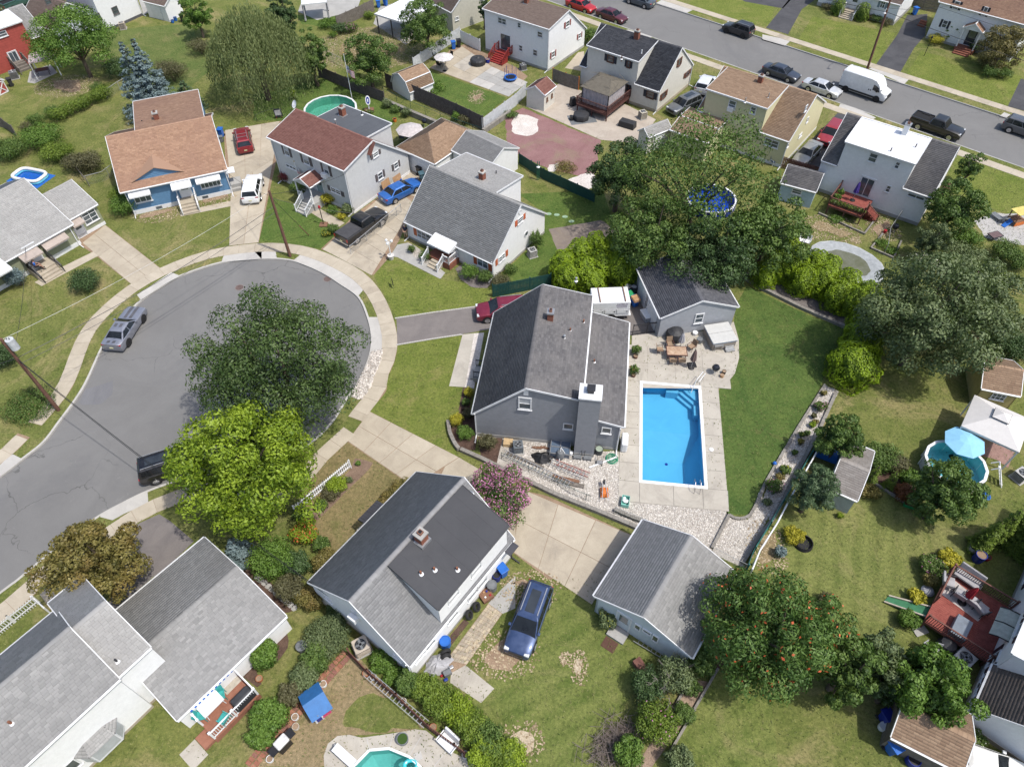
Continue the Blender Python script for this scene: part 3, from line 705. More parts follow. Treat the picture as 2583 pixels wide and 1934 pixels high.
sheet('lawn',gs(6,1890,1100,1910,960,2000,800)+gs(7,0,860,420,1060,690,1145,560,1440,480,1650)+gs(11,300,370,130,650,0,930)+gs(10,2020,1120,1830,1118,1765,90,1800,1)+gs(6,1880,1560,1935,1420,1935,1260),.006,LPOOL)
sheet('lawn',gs(9,500,640,800,500,1250,832,1060,1060,860,1260,620,1500,480,1400,400,900),.006,LDRY,.2)
sheet('lawn',gs(13,560,900,830,690,1440,1330,1340,1345,900,1400,640,1430,580,1656,-60,1656),.006,LTAN,.2)
sheet('lawn',gs(13,760,1150,960,1020,1200,1120,1380,1310,1000,1400,760,1350),.01,LG,.5)
sheet('lawn',gs(14,330,90,700,320,900,520,1300,760,1000,1100,700,1656,-300,1700,-350,1200,0,700,200,600),.006,LSTRIPE,.2)
sheet('lawn',gs(14,1750,830,2186,1000,2300,1900,1100,1900,1310,1620),.006,LSTRIPE,.1)
sheet('lawn',gs(11,100,1150,900,950,1300,1100,1800,1350,1500,1656)+gs(15,1500,300,1250,600,600,500,100,100,0,0),.006,lawn('lawn_mown',(.13,.16,.05),(.195,.21,.075),(.3,.26,.14),.62,.16,R_(20)),.2)
sheet('lawn',gs(1,1460,590,2115,815,1910,985,1380,770),.006,LGREEN,.1)
sheet('lawn',gs(1,0,800,620,650,1250,900,1150,1060,900,900,240,1010,0,1010),.006,LGREEN,.2);sheet('lawn',gs(1,350,130,780,120,600,230,400,200),.006,LGREEN,.2)
sheet('lawn',gs(2,1530,0,2250,0,2186,230,1500,100),.006,LLIME);sheet('lawn',gs(3,420,140,1110,280,950,540,300,330),.006,LLIME);sheet('lawn',gs(3,1330,430,2170,640,2050,890,1200,620),.006,LLIME);sheet('lawn',gs(6,90,30,800,0,900,330,340,330,440,530,360,760,0,800,-50,700,300,380,310,190),.006,LGREEN,.05)
sheet('lawn',gs(3,1640,1290,2186,1470,2300,1700,2300,1900,1500,1560),.006,LLIME);sheet('lawn',gs(0,880,250,1600,200,1750,600,1400,900,900,600),.006,lawn('lawn_back',(.1,.145,.045),(.16,.185,.07),(.25,.22,.115),.45),.3)
BARE=[]
for P,m,r in((gs(14,120,560,230,640,60,900,-230,880,-280,780,-60,560),DIRT,.3),(gs(14,20,1330,160,1290,290,1420,250,1540,80,1600,-40,1480),earth('dry_thatch',(.4,.33,.24),(.5,.43,.32),None,1.2,12,.4,(.6,1.25)),.4),(gs(14,560,690,660,760,640,900,580,950,550,820),MATS['dry_thatch'],.3),(gs(14,470,700,530,760,450,790),MATS['dry_thatch'],.25),(gs(1,1800,800,1930,760,1900,830,1820,860),DIRT,.25),(gs(0,380,660,700,640,720,770,600,800,420,740),DIRT,.5),(gs(4,1110,210,1490,120,1490,180,1120,265),DIRT,.15),(gs(4,1640,70,1940,5,1940,60,1660,130),DIRT,.15),(gs(14,-20,100,130,60,420,230,330,300,130,130),DIRT,.25),(gs(11,0,1250,120,1200,140,1400,0,1600,-80,1500),LTAN,.4),(gs(7,430,220,830,380,700,410,330,300),LTAN,.4),(gs(7,900,330,1060,230,1120,300,960,420),DIRT,.3),(gs(7,740,420,810,405,790,450),LTAN,.15),(gs(1,610,380,880,250,1240,350,1400,430,1100,520,620,480),LDRY,.5)):
 c_=sum(P,Vector())/len(P);sheet('bare_patch',[c_+(p-c_)*.72 for p in P],.014,m,.35);BARE.append((P,m))
sheet('red_gravel_yard',gs(2,130,900,780,1172,720,1500,380,1420,100,1300,0,1200,-20,980),.008,REDGRAVEL,.3);sheet('white_gravel',gs(2,80,950,260,980,250,1090,160,1150,50,1100,40,1020),.014,STONEW,.5);sheet('white_gravel',gs(2,350,1380,420,1360,400,1430,340,1430),.014,STONEW,.3);sheet('white_gravel',gs(2,520,1500,700,1440,760,1560,640,1600),.014,STONEW,.4)
sheet('patio',gs(2,150,890,430,700,620,760,1000,880,1240,1000,1100,1200,780,1170),.012,earth('patio_stone',(.36,.31,.26),(.44,.39,.33),(.27,.235,.2),.5,20,.5,(.85,1.1)))
pt=sheet('patio',gs(1,1470,570,1640,420,1760,370,1900,430,2186,560,2290,640,2186,740,2115,800,1790,690),.01,DIRT);grid_slabs(pt,[g(1,1475,570),g(1,1800,690),g(1,1990,560),g(1,1740,390)],3,3,.03,[CONC,CONCP],.03);grid_slabs(pt,[g(1,1800,690),g(1,2130,810),g(2,170,690),g(1,1990,560)],4,3,.03,[CONCG,CONCL],.03)
sheet('slab_pad',gs(6,345,325,790,250,915,350,620,470,430,530),.012,earth('old_slab',(.17,.14,.125),(.23,.195,.165),(.3,.245,.14),.6,20,.3,(.8,1.15)),.08);sheet('patio',gs(1,370,100,530,170,860,90,900,-20,420,-40),.01,CONCG);sheet('patio',gs(1,1000,200,1270,375,1400,300,1300,0,1050,60),.01,CONCG)
for A,B,pts_,s in((N0,N1,(3,600,905),1),(F0,F1,(3,560,435),-1)):
 q=g(*pts_);dd=abs((q-A).dot(pm));P=resample([A+pm*(s*dd)+dm*10,A+pm*(s*dd)+dm*190],1.5)
 P=[p for p in P if 0<proj(p)[0]+250<3100 and proj(p)[1]>-120]
 wk=strip('sidewalk',P,1.25,-.02,.008,CONCG);slabs(wk,P,1.25,1.5,.03,[CONCW,CONCW,CONC],.025)
for P,m in((gs(3,220,0,440,0,330,80,215,290,30,235),ASPHB),(gs(3,1210,130,1380,120,1360,300,1270,400,1150,610,950,540,1130,290),ASPHB),(gs(3,2160,660,2300,700,2300,960,2050,890),ASPHB),(gs(3,630,945,830,990,700,1180,560,1380,400,1420,250,1300,440,1140),ASPHB),(gs(2,590,440,640,430,640,600,480,570),CONC),(gs(2,1560,800,1650,620,1740,640,1600,1000,1380,960),ASPHB),(gs(0,1160,0,1250,0,1280,80,1200,130),CONCG),(gs(0,150,110,310,50,320,75,165,135),CONCW),(gs(-1,1860,-5,2000,-5,1975,22,1880,5),ASPHB)):
 sheet('driveway',P,.01,m)
for P in(gs(3,0,290,0,330,190,385,240,340),gs(3,890,575,960,545,1200,620,1250,640,1185,705),gs(3,650,870,780,905,950,985,900,1010,620,930),gs(2,1010,250,1210,310,1150,350,900,270),gs(3,2020,940,2186,1000,2186,1030,1985,970),gs(2,1240,30,1500,110,1560,80,1290,0)):
 sheet('driveway_apron',P,.014,CONCL)
sheet('gravel_yard',gs(9,1860,460,2186,470)+gs(10,300,480,560,590,930,590,940,980,1030,990,1825,1070,1850,1120,1990,1570,1700,1440,1160,1240,900,1150,400,950,0,780)+gs(9,2020,700,2070,500),.006,GRAVEL)
GY=gs(10,0,560,300,490,560,590,930,590,930,1010,1825,1095,1700,1430,1160,1230,900,1140,400,940,0,770)
stones('pebbles',GY,6500,.055,.006,PEBB,None,5);bpy.data.objects['pebbles']['label']='pale pebbles covering the side yard of the grey house'
BED=gs(10,1860,1140,2010,1160,2130,870)+gs(11,0,1000,130,650,300,370,520,40,640,90,500,330,250,800,60,1180)+gs(10,2186,1130,2080,1340,1960,1530,1720,1400)
sheet('gravel_bed',BED,.01,GRAVEL);b2=stones('bed_pebbles',BED,4200,.055,.01,PEBB,None,6);b2['label']='pale pebbles in the long planting bed beside the pool lawn'
def rwall(pts_,w,h,mat,label,name='retaining_wall',step=.42,courses=2,group=None):
 P=resample([g(*p)if len(p)>2 else p for p in pts_],step);c=thing(name,label,'wall',P[0],0,group)
 n=len(P)-1
 if n*courses>290:courses=1
 for k in range(courses):
  for i in range(n):
   a,b=P[i],P[i+1];off=0.;L=(b-a).length
   _X(-L/2+.008,L/2-.008,-w/2,w/2,k*h/courses+.002,(k+1)*h/courses-.004).put('block',WALLST,c,loc=((a+b)/2+vC((0,0,uN(-.006,.006)))-P[0]),rz=yaw_of(a,b)+uN(-.02,.02))
 return c
rwall([(9,1730,585),(9,1900,660),(9,2186,800),(10,400,960),(10,780,1110),(10,1110,1250)],.3,.35,WALLST,'long grey block retaining wall between pebble yard and tan concrete pad')
rwall([(9,1625,350),(9,1640,450),(9,1680,540),(9,1720,590)],.28,.4,WALLST,'curved dark block wall round the shrub bed at the grey house corner')
rwall([(10,890,1085),(10,1010,1140),(10,1160,1195)],.25,.3,WALLST,'short block wall at the pebble yard beside the lower garage')
rwall([(10,1705,1405),(10,1850,1125)],.2,.22,WALLST,'straight grey edging wall of the wedge shaped pebble bed')
rwall([(10,1850,1125),(10,1880,1150),(10,1960,1160),(10,2020,1135),(10,2060,1070),(10,2140,900),(11,0,900),(11,90,740),(11,300,390),(11,520,40)],.2,.18,WALLST,'curved grey kerb wall between pool lawn and planting bed')
rwall([(10,1960,1530),(10,2080,1330),(11,90,1160),(11,270,800),(11,480,400),(11,610,110)],.25,.25,MATS['block_wall'],'dark block wall along the far side of the planting bed')
rwall([(6,1945,720),(7,0,830),(7,300,980),(7,690,1150)],.3,.3,MATS['block_wall'],'dark landscape edging wall below the row of trimmed evergreens');sheet('mulch_bed',gs(6,1940,690,2186,640)+gs(7,200,820,700,1010,740,1080,690,1140,300,970,0,830),.008,MATS['grey_mulch'],.1)
sheet('mulch_bed',gs(9,1630,340,1740,240,1870,240,1870,470,1850,580,1730,580,1660,500),.012,MULCH);sheet('mulch_bed',gs(9,1870,470,2080,480,2030,690,1900,640),.014,MULCH);sheet('mulch_bed',gs(9,1710,250,1760,0,1840,0,1800,260),.012,MULCH)
sheet('mulch_bed',gs(13,150,600,280,500,300,640,200,780),.012,MULCH,.1);sheet('mulch_bed',gs(12,2000,880,2120,800,2186,960,2150,990),.012,MULCH);sheet('mulch_bed',gs(8,1900,1480,2186,1560,2186,1656,2060,1656),.012,MULCH,.1);sheet('mulch_bed',gs(13,0,50,60,40,370,330,250,390,0,140),.012,MULCH,.1);sheet('mulch_bed',gs(9,480,1130,790,760,850,650,1010,690,640,1060,520,1180),.012,earth('bed_soil',(.16,.11,.08),(.24,.17,.125),None,1.,12),.1);sheet('mulch_bed',gs(11,900,690,1100,780,1280,880,1300,1080,980,880,880,850),.012,MULCH,.15);sheet('mulch_bed',gs(14,1680,620,1800,600,1800,830,1680,860),.012,MULCH,.15);sheet('mulch_bed',gs(14,1480,960,1650,920,1690,960,1180,1700,1050,1700),.012,earth('dry_mulch',(.24,.17,.125),(.33,.25,.185),(.14,.1,.09),.9,11),.05)
deck=sheet('pool_deck',[PL(-1.55,-1.75),PL(PWID+1.45,-1.75),PL(PWID+1.5,0),PL(PWID,0.),PL(0,0),PL(-1.55,0)],.012,CONCG)
def dslab(x0,x1,y0,y1):
 MB().prism([(PL(x,y).x,PL(x,y).y)for x,y in((x0+.012,y0+.012),(x1-.012,y0+.012),(x1-.012,y1-.012),(x0+.012,y1-.012))],0.,.05+uN(-.003,.003)).put('slab',CONCP,deck)
xs=[-1.55,0.,PWID*.5,PWID*.93,PWID+1.45]
for a,b in zip(xs[:-1],xs[1:]):dslab(a,b,-1.75,0.)
ys=[PLEN*i/6 for i in range(7)]
for a,b in zip(ys[:-1],ys[1:]):dslab(PWID,PWID+1.45,a,b);dslab(-1.55+(0 if b<6 else .15),0.,a,b)
for a,b in zip([-1.3,.6,2.9,5.2],[.6,2.9,5.2,7.4]):
 for c,d in((PLEN,PLEN+2.1),(PLEN+2.1,PLEN+4.1)):dslab(a,b,c,d)
sheet('slab',gs(6,1040,1215,1280,1190,1650,1180,1890,1100,1932,1250,1935,1400,1900,1530,1830,1620,1730,1660,1030,1650),.03,CONCP,parent=deck)
patch=sheet('road_patch',gs(8,720,60,930,0,935,110,850,170,690,195,640,170)+[],ROADZ+.004,earth('asphalt_patch',(.14,.14,.146),(.17,.17,.178),None,.3,40,.4,(.85,1.1)),.25)
for p in((5,617,740),(4,2000,812)):
 q=g(*p,z=ROADZ+.006);c=thing('manhole_cover','brown iron manhole cover near the kerb' if p[0]==5 else 'worn iron manhole cover further out in the turning circle','manhole',q)
 MB().lt([(.36,0),(.36,.012),(.3,.012),(.28,.006),(0.,.006)],24).put('lid',plain('iron',(.13,.09,.08),.7),c);MB().lt([(.46,0.),(.46,.004),(.37,.004)],24).put('rim',plain('iron_rim',(.2,.18,.17),.8),c)
def inside_np(X,Y,P):
 c=np.zeros(len(X),bool);x0,y0=P[:,0],P[:,1];x1,y1=np.roll(x0,1),np.roll(y0,1)
 bb=(X>=x0.min())&(X<=x0.max())&(Y>=y0.min())&(Y<=y0.max());I=np.nonzero(bb)[0];x,y=X[I],Y[I];k=np.zeros(len(I),bool)
 for a,b,d,e in zip(x0,y0,x1,y1):
  if b==e:continue
  k^=((b>y)!=(e>y))&(x<(d-a)*(y-b)/(e-b)+a)
 c[I]=k;return c
def flecks(X,Y,L,W,lay,rg,z=.02):
 n=len(X);a=rg.uniform(0,6.283,n);l=L*rg.uniform(.5,1.4,n);t=rg.uniform(.1,lay,n);w=W*rg.uniform(.6,1.4,n);ca,sa=np.cos(a),np.sin(a);V=np.empty((n,4,3))
 V[:,0]=np.stack([X,Y,np.full(n,z)],1);V[:,2]=np.stack([X+ca*l*np.cos(t),Y+sa*l*np.cos(t),z+l*np.sin(t)],1);m=(V[:,0]+V[:,2])/2;o=np.stack([-sa*w,ca*w,np.zeros(n)],1);V[:,1]=m+o;V[:,3]=m-o
 return V.reshape(-1,3),np.arange(n*4).reshape(n,4)
_rg=np.random.default_rng(77)
STRAW=tone_mat('straw',(.2,.145,.085),(.46,.38,.26),.95,None,0,1.);Xs,Ys=[],[]
for P,m in BARE:
 A=np.array([(p.x,p.y)for p in P]);c_=A.mean(0);r_=np.abs(A-c_).max(0);n=int(60+r_[0]*r_[1]*150);d=np.sqrt(_rg.uniform(0,1,n))*1.15;a=_rg.uniform(0,6.283,n);Xs.append(c_[0]+r_[0]*d*np.cos(a));Ys.append(c_[1]+r_[1]*d*np.sin(a))
V,Q=flecks(np.concatenate(Xs),np.concatenate(Ys),.16,.05,.35,_rg,.016);tag(np_mesh('dry_thatch',V,Q,STRAW,_rg.uniform(0,1,len(Q))),'dry straw coloured thatch on the worn lawn patches','thatch',None,'stuff')
n=170000;X=_rg.uniform(-58,62,n);Y=_rg.uniform(4,104,n);top=np.zeros(n);ok=np.ones(n,bool)
for z,lw,P in sorted(REG,key=lambda r:r[0]):
 i=inside_np(X,Y,P);ok[i]=lw
for P in([(p.x,p.y)for p in KERB],[(p.x,p.y)for p in(N0,N1,F1,F0)],[(p.x,p.y)for p in POOLHOLE],[(p.x,p.y)for p in POOL2]):ok[inside_np(X,Y,np.array(P))]=False
V,Q=flecks(X[ok],Y[ok],.16,.022,1.1,_rg,.004);tag(np_mesh('turf',V,Q,tone_mat('turf_blades',(.055,.09,.022),(.21,.225,.08),.9,None,.15,.3,(.3,.25,.13),.6),_rg.beta(1.5,1.8,len(Q))),'short grass blades over the lawns','grass',None,'stuff')
# ------------------------------------------------------------ buildings
SH_CHAR=shingle('shingle_charcoal',(.07,.068,.072),(.155,.15,.152),(.18,.17,.165))
SH_GAR=shingle('shingle_slate',(.06,.062,.072),(.13,.132,.145))
SH_GREY=shingle('shingle_grey',(.17,.17,.168),(.3,.298,.292),(.21,.208,.205))
SH_LGREY=shingle('shingle_light_grey',(.235,.232,.225),(.36,.355,.345),(.25,.245,.238))
SH_MGREY=shingle('shingle_mid_grey',(.155,.155,.16),(.275,.275,.278),(.2,.2,.205))
SH_TAN=shingle('shingle_tan',(.215,.125,.085),(.39,.25,.17),(.25,.15,.11))
SH_TAN2=shingle('shingle_brown_tan',(.19,.125,.085),(.335,.235,.16))
SH_RED=shingle('shingle_red_brown',(.13,.06,.05),(.225,.115,.095))
SH_BRN=shingle('shingle_brown',(.13,.095,.08),(.205,.16,.135))
SH_BLACK=shingle('shingle_black',(.026,.028,.034),(.075,.078,.088))
SH_DKBRN=shingle('shingle_dark_brown',(.085,.07,.062),(.16,.135,.12))
MEMB=earth('roof_membrane',(.05,.051,.056),(.062,.063,.068),None,.3,30,.3,(.9,1.1),.7,.1)
MEMBG=earth('roof_membrane_grey',(.075,.08,.09),(.09,.096,.106),None,.3,30,.3,(.9,1.1),.7,.1)
WROOF=plain('white_roof',(.72,.73,.75),.55,.05)
SD_GREY=plain('siding_grey',(.255,.265,.285),.55,.06);SD_GREY2=plain('siding_light_grey',(.345,.36,.385),.55,.06)
SD_WHITE=plain('siding_white',(.76,.765,.765),.55,.04);SD_BLUE=plain('siding_blue',(.115,.24,.4),.55,.08)
SD_PALE=plain('siding_pale_grey',(.53,.535,.53),.55,.05);SD_CREAM=plain('siding_cream',(.62,.6,.54),.6,.05)
SD_YEL=plain('siding_yellow',(.6,.565,.36),.6,.05);SD_GREEN=plain('siding_sage',(.26,.28,.185),.6,.06)
SD_RED=plain('siding_red',(.36,.075,.06),.6,.1);SD_BLUEW=plain('siding_blue_white',(.56,.62,.67),.55,.05);SD_BEIGE=plain('siding_beige',(.5,.48,.41),.6,.05)
SH_ORANGE=plain('shutter_orange',(.46,.12,.05),.5,.1);SH_DK=plain('shutter_charcoal',(.06,.06,.07),.5,.1);SH_PLUM=plain('shutter_plum',(.055,.03,.04),.5,.1);SH_ROSE=plain('shutter_rose',(.28,.1,.09),.5,.1);SH_NAVY=plain('shutter_navy',(.03,.035,.05),.5,.1);SH_GREYB=plain('shutter_grey_blue',(.2,.26,.3),.5,.1);SH_TAUPE=plain('shutter_taupe',(.12,.105,.105),.5,.1)
BROWNTRIM=plain('brown_trim',(.13,.06,.04),.5,.1)
# --- grey gabled house with the big chimney
h=House('grey_house','grey sided house with charcoal roof and broad sided chimney beside the blue pool',g(9,1862,455),g(10,915,582));H1=h
zl=h.on_y(9,1842,262)[1];pk=h.on_y(10,155,60);bk=h.on_y(10,603,158);ar=h.on_y(10,1000,388);a2=h.on_y(10,770,332)
sl=(ar[1]-a2[1])/(ar[0]-a2[0]);za=ar[1]-sl*(ar[0]-bk[0]);D1=h.at(5,1962,1012,zl)[1];D2=h.at(6,1040,1118,ar[1])[1];D1b=h.at(6,268,802,pk[1])[1]
h.block('y',[(0,zl),pk,(bk[0],bk[1])],0,D1b,SD_GREY,SH_CHAR,step=.115,found=.35,eave=.2,rake=.12)
h.block('y',[(bk[0],za),(h.W,ar[1])],.02,D2,SD_GREY,SH_CHAR,step=.115,found=.3,eave=.2,rake=.1,walls='lohib')
cx0,cz=h.on_y(10,556,585,-.85);cx1=h.on_y(10,722,600,-.85)[0];ct=h.on_y(10,605,152,-.85)[1]
wall_poly(h.e,(0,-.85,0),(1,0,0),(0,-1,0),[(cx0,0),(cx1,0),(cx1,ct),(cx0,ct)],SD_GREY,.115,.8,'chimney_chase',found=.35)
for x,n in((cx0,-1),(cx1,1)):wall_poly(h.e,(x,-.85,0),(0,1,0),(n,0,0),[(0,0),(.83,0),(.83,ct),(0,ct)],SD_GREY,.115,.05,'chimney_side')
cap=_X(cx0-.06,cx1+.06,-.92,.5,ct,ct+.12).put('chimney_cap',TRIM,h.e);_X(cx0-.03,cx1+.03,0.,.45,za,ct-.01).put('chase_back',SD_GREY,h.e)
_X((cx0+cx1)/2-.22,(cx0+cx1)/2+.22,-.4,.05,ct+.12,ct+.42).put('flue',DKM,cap);_X((cx0+cx1)/2-.3,(cx0+cx1)/2+.3,-.48,.13,ct+.5,ct+.54).put('flue_hood',DKM,cap)
for x in(-.2,.2):_X((cx0+cx1)/2+x-.02,(cx0+cx1)/2+x+.02,-.2,-.16,ct+.4,ct+.5).put('hood_leg',DKM,cap)
h.winpx('f',0,10,90,132,203,243,blind=True,fw=.1);h.winpx('f',0,10,463,350,552,406,rails=0);h.winpx('f',0,10,782,384,872,441,rails=0)
u0,z0=h.on_y(10,135,114);u1,z1=h.on_y(10,176,72);h.onw(_X(u0,u1,-.06,0,z0,z1).put('gable_vent',TRIM,h.e),'f',0)
bx=h.on_y(10,365,560)[0];bx1=h.on_y(10,525,560)[0]
bo=_X(bx,bx1,-1.25,-.02,0,.5).put('basement_hatch',plain('hatch_blue',(.1,.14,.2),.35,.1,spec=.7),h.e)
f=MB();[f.bar((a,-1.27,.02),(a,-1.27,.55),.06)for a in(bx,(bx+bx1)/2,bx1)];[f.bar((bx,y,.54),(bx1,y,.54),.06)for y in(-1.27,-.65,-.04)];[f.bar((a,-1.27,.54),(a,-.04,.54),.06)for a in(bx,(bx+bx1)/2,bx1)];f.put('hatch_frame',METAL,bo)
h.downspout(.02,0,zl+.05);h.downspout(h.W-.05,0,ar[1]);MB().bar((h.W-.1,-.75,.1),(h.W-2.,-1.9,.08),.1).put('drain_pipe',WHITE,h.e)
p=h.at(6,352,1225,4.3);h.chimney(p[0],p[1],pk[1]-.45,pk[1]+.75,.45,.55,BRICK,METAL)
for t_ in((6,562,905,4.,True),(6,620,1275,3.5,False),(6,465,1388,4.,True),(6,512,1330,3.9,False),(6,715,1510,2.7,False)):
 p=h.at(*t_[:4]);zr_=pk[1]+(bk[1]-pk[1])*(p[0]-pk[0])/(bk[0]-pk[0])if p[0]<bk[0]else za+sl*(p[0]-bk[0]);h.vent(p[0],p[1],zr_+.1,.3,.06,METAL if t_[4]else plain('rust',(.22,.09,.05),.8),t_[4])
h.door('l',0,-D1b*.52-.95,.5,-D1b*.52,2.5,mat=plain('door_dark',(.05,.055,.06),.4));h.win('l',0,-D1b*.8-1.4,.95,-D1b*.8,2.2,mull=1);h.win('l',0,-D1b*.22-1.4,.95,-D1b*.22,2.2,mull=1)
st=_X(-1.2,-.03,D1b*.52-.2,D1b*.52+1.2,0,.45).put('stoop',CONCG,h.e);_X(-1.5,-1.205,D1b*.52,D1b*.52+1.,0,.22).put('step',CONCG,st)
railing(h.e,[(-1.15,D1b*.52-.15,.45),(-.1,D1b*.52-.15,.45)],.8,DKM,.12,bal=.02,post=.04);railing(h.e,[(-1.15,D1b*.52+1.15,.45),(-.1,D1b*.52+1.15,.45)],.8,DKM,.12,bal=.02,post=.04)
# --- grey garage beside the patio
ze=2.4;h=House('garage','grey sided garage with slate roof behind the patio and hot tub',g(6,1287,1064,ze),g(6,1915,972,ze),'garage');H2=h
pk=h.on_y(6,1650,920);D=h.at(6,1112,662,ze)[1]
h.block('y',[(0,ze),(h.W/2,pk[1]),(h.W,ze)],0,D,SD_GREY2,SH_GAR,step=.115,eave=.15,rake=.1)
h.winpx('f',0,6,1552,1022,1648,1112,fw=.1)
h.garage_door('l',0,-D+.6,-D+3.3,2.05);h.garage_door('l',0,-3.6,-.9,2.05)
# --- white cape with the black dormer roof
h=House('white_house','white house with grey roof and flat black dormer roof beside the tan concrete pad',g(13,555,262),g(13,1335,905));H3=h
zl=h.on_y(13,522,150)[1];pk=h.on_y(13,815,265);zr=h.on_y(13,1300,790)[1];D=h.at(9,1752,830,pk[1])[1]
h.block('y',[(0,zl),pk,(h.W,zr)],0,D,SD_WHITE,SH_MGREY,step=.16,found=.2,eave=.18,rake=.12)
dn_,zd=h.on_x(13,1535,322,h.W);df_,zd2=h.on_x(9,2108,1222,h.W)
h.block('y',[(pk[0]+.25,pk[1]-.02),(h.W+.02,zd)],dn_,min(df_,D-.3),SD_WHITE,MEMB,step=.16,style='flat',eave=.12,rake=.1,walls='lohib',z0=zr-.2,fmat=MEMB)
roofz=lambda x:pk[1]-.02+(zd-pk[1]+.02)*(x-pk[0]-.25)/(h.W-pk[0]-.23)
p=h.at(9,1420,1400,5.);h.chimney(p[0],p[1],roofz(p[0]),roofz(p[0])+.95,.6,.6)
for q in((9,1520,1625),(9,1705,1605),(13,1410,95)):p=h.at(*q,4.8);h.vent(p[0],p[1],roofz(p[0])+.12,.28,.07,plain('rust',(.22,.09,.05)))
p=h.at(9,1810,945,pk[1]-.5);h.vent(p[0],p[1],pk[1]-.55,.2,.1,WHITE,True)
for q in((13,1785,130,1865,270),(13,1870,55,1935,160),(13,1635,180,1690,270),(13,1630,345,1685,435),(13,1345,650,1425,770),(13,1425,575,1500,680),(9,1815,1515,1890,1620)):
 a,b=h.on_x(q[0],q[1],q[2],h.W),h.on_x(q[0],q[3],q[4],h.W);u0,u1=sorted((a[0],b[0]));z0,z1=sorted((a[1],b[1]))
 zc=max(.9,min(zd-.7,(z0+z1)/2));uc=(u0+u1)/2;h.win('r',h.W,uc-.5,zc-.5,uc+.5,zc+.45,blind=True)
h.winpx('f',0,13,592,215,662,285,rails=0);h.winpx('f',0,13,1165,700,1240,775,rails=0)
w_=h.winpx('f',0,13,815,330,880,405);a,b=h.on_y(13,850,385);h.onw(_X(a-.3,a+.3,-.4,.05,b-.3,b+.12).put('window_air_conditioner',WHITE,h.e),'f',0)
h.downspout(h.W-.02,0,zr+.05,0,-1);h.downspout(h.W,D-.1,zr,1,0,DKM)
uu=h.on_x(9,2130,1300,h.W);h.onw(_X(D-1.,D-.1,-.7,0,zr-.15,zr-.05).put('door_canopy',SH_DK,h.e),'r',h.W)
p0,p1=h.at(9,900,1250,.4),h.at(9,1040,1080,.4)
po=_X(-1.5,-.05,min(p0[1],p1[1])-.2,max(p0[1],p1[1])+.2,0,.5).put('porch',CONC,h.e);aw=MB();y0,y1=min(p0[1],p1[1]),max(p0[1],p1[1])
for i in range(9):a=y0+(y1-y0)*i/9;aw.add([(-.02,a,2.35),(-.02,a+(y1-y0)/9-.02,2.35),(-1.2,a+(y1-y0)/9-.02,2.),(-1.2,a,2.),(-.02,a,2.31),(-.02,a+(y1-y0)/9-.02,2.31),(-1.2,a+(y1-y0)/9-.02,1.9),(-1.2,a,1.9)],[(0,1,2,3),(7,6,5,4),(3,2,6,7)])
aw.put('awning',SH_DK,h.e)
# --- the joined house at the lower left: garage wing and long main roof
ze=1.9;h=House('white_house','white house with light grey roof, striped blue awning and rear deck',g(12,760,1656),g(12,1325,1110));H4=h
xe,zw=h.on_y(12,978,922);be=(h.at(12,545,302,zw)[1],zw);rg_=(h.at(12,690,412,zw+1.3)[1],zw+1.3)
h.block('x',[(0,zw),rg_,(be[0],be[1])],-14,xe,SD_WHITE,SH_GREY,step=.2,found=.25,eave=.15,rake=.1,ffmat=CONC)
xc=h.on_y(12,1205,978)[0]
h.block('x',[(.25,zw-.25),(rg_[0],rg_[1]-.35),(rg_[0]*2-.25,zw-.25)],xe-.02,xc+1.6,SD_WHITE,SH_LGREY,step=.2,found=.25,eave=.1,rake=.02,walls='a',ffmat=CONC)
h2=House('house_wing','',g(12,818,482,ze),g(12,1490,1268,ze));bpy.data.objects.remove(h2.e);h2.e=bpy.data.objects.new('tmp',None)
ez=thing('garage_wing','x','x',(0,0,0));del ez['label'];del ez['category'];ez.parent=h.e
rel=h.loc(h2.A);ez.location=rel;ez.rotation_euler.z=h2.yaw-h.yaw;h2.e=ez
pk=h2.on_y(12,1076,800);D=h2.at(13,248,392,ze)[1]
h2.block('y',[(.1,ze),(pk[0],pk[1]),(h2.W-.1,ze)],.05,D,SD_WHITE,SH_GREY,step=.2,eave=.1,rake=.1)
H4b=h2
MZ=Matrix.Translation(ez.location)@Matrix.Rotation(ez.rotation_euler.z,4,'Z')
for ch in list(ez.children):ch.parent=h.e;ch.matrix_basis=MZ@ch.matrix_basis
for q in((12,555,1265,720,1395),(12,245,1570,360,1650)):
 a,b=h.on_y(q[0],q[1],(q[2]+q[4])/2+10),h.on_y(q[0],q[3],(q[2]+q[4])/2-20);xm=(a[0]+b[0])/2;h.win('f',0,xm-.85,1.1,xm+.85,2.2,mull=1,rails=0)
bp=h.on_y(12,820,1420);xm=bp[0];bw=h.e
bb=MB().prism([(xm-1.2,-.02),(xm+1.2,-.02),(xm+.75,-.6),(xm-.75,-.6)],.75,2.1).put('bay_window',TRIM,h.e)
for a,b in(((xm-.68,-.615),(xm+.68,-.615)),((xm-1.16,-.08),(xm-.8,-.56)),((xm+.8,-.56),(xm+1.16,-.08))):MB().bar((a[0],a[1],1.5),(b[0],b[1],1.5),.05,1.).put('pane',BLIND,bb)
roof_slope(h.e,[(xm-.8,-.72,2.1),(xm+.8,-.72,2.1),(xm+.6,-.02,2.5),(xm-.6,-.02,2.5)],SH_LGREY,fascia=False);roof_slope(h.e,[(xm-1.35,0,2.1),(xm-.8,-.72,2.1),(xm-.6,-.02,2.5)],SH_LGREY,fascia=False);roof_slope(h.e,[(xm+.8,-.72,2.1),(xm+1.35,0,2.1),(xm+.6,-.02,2.5)],SH_LGREY,fascia=False)
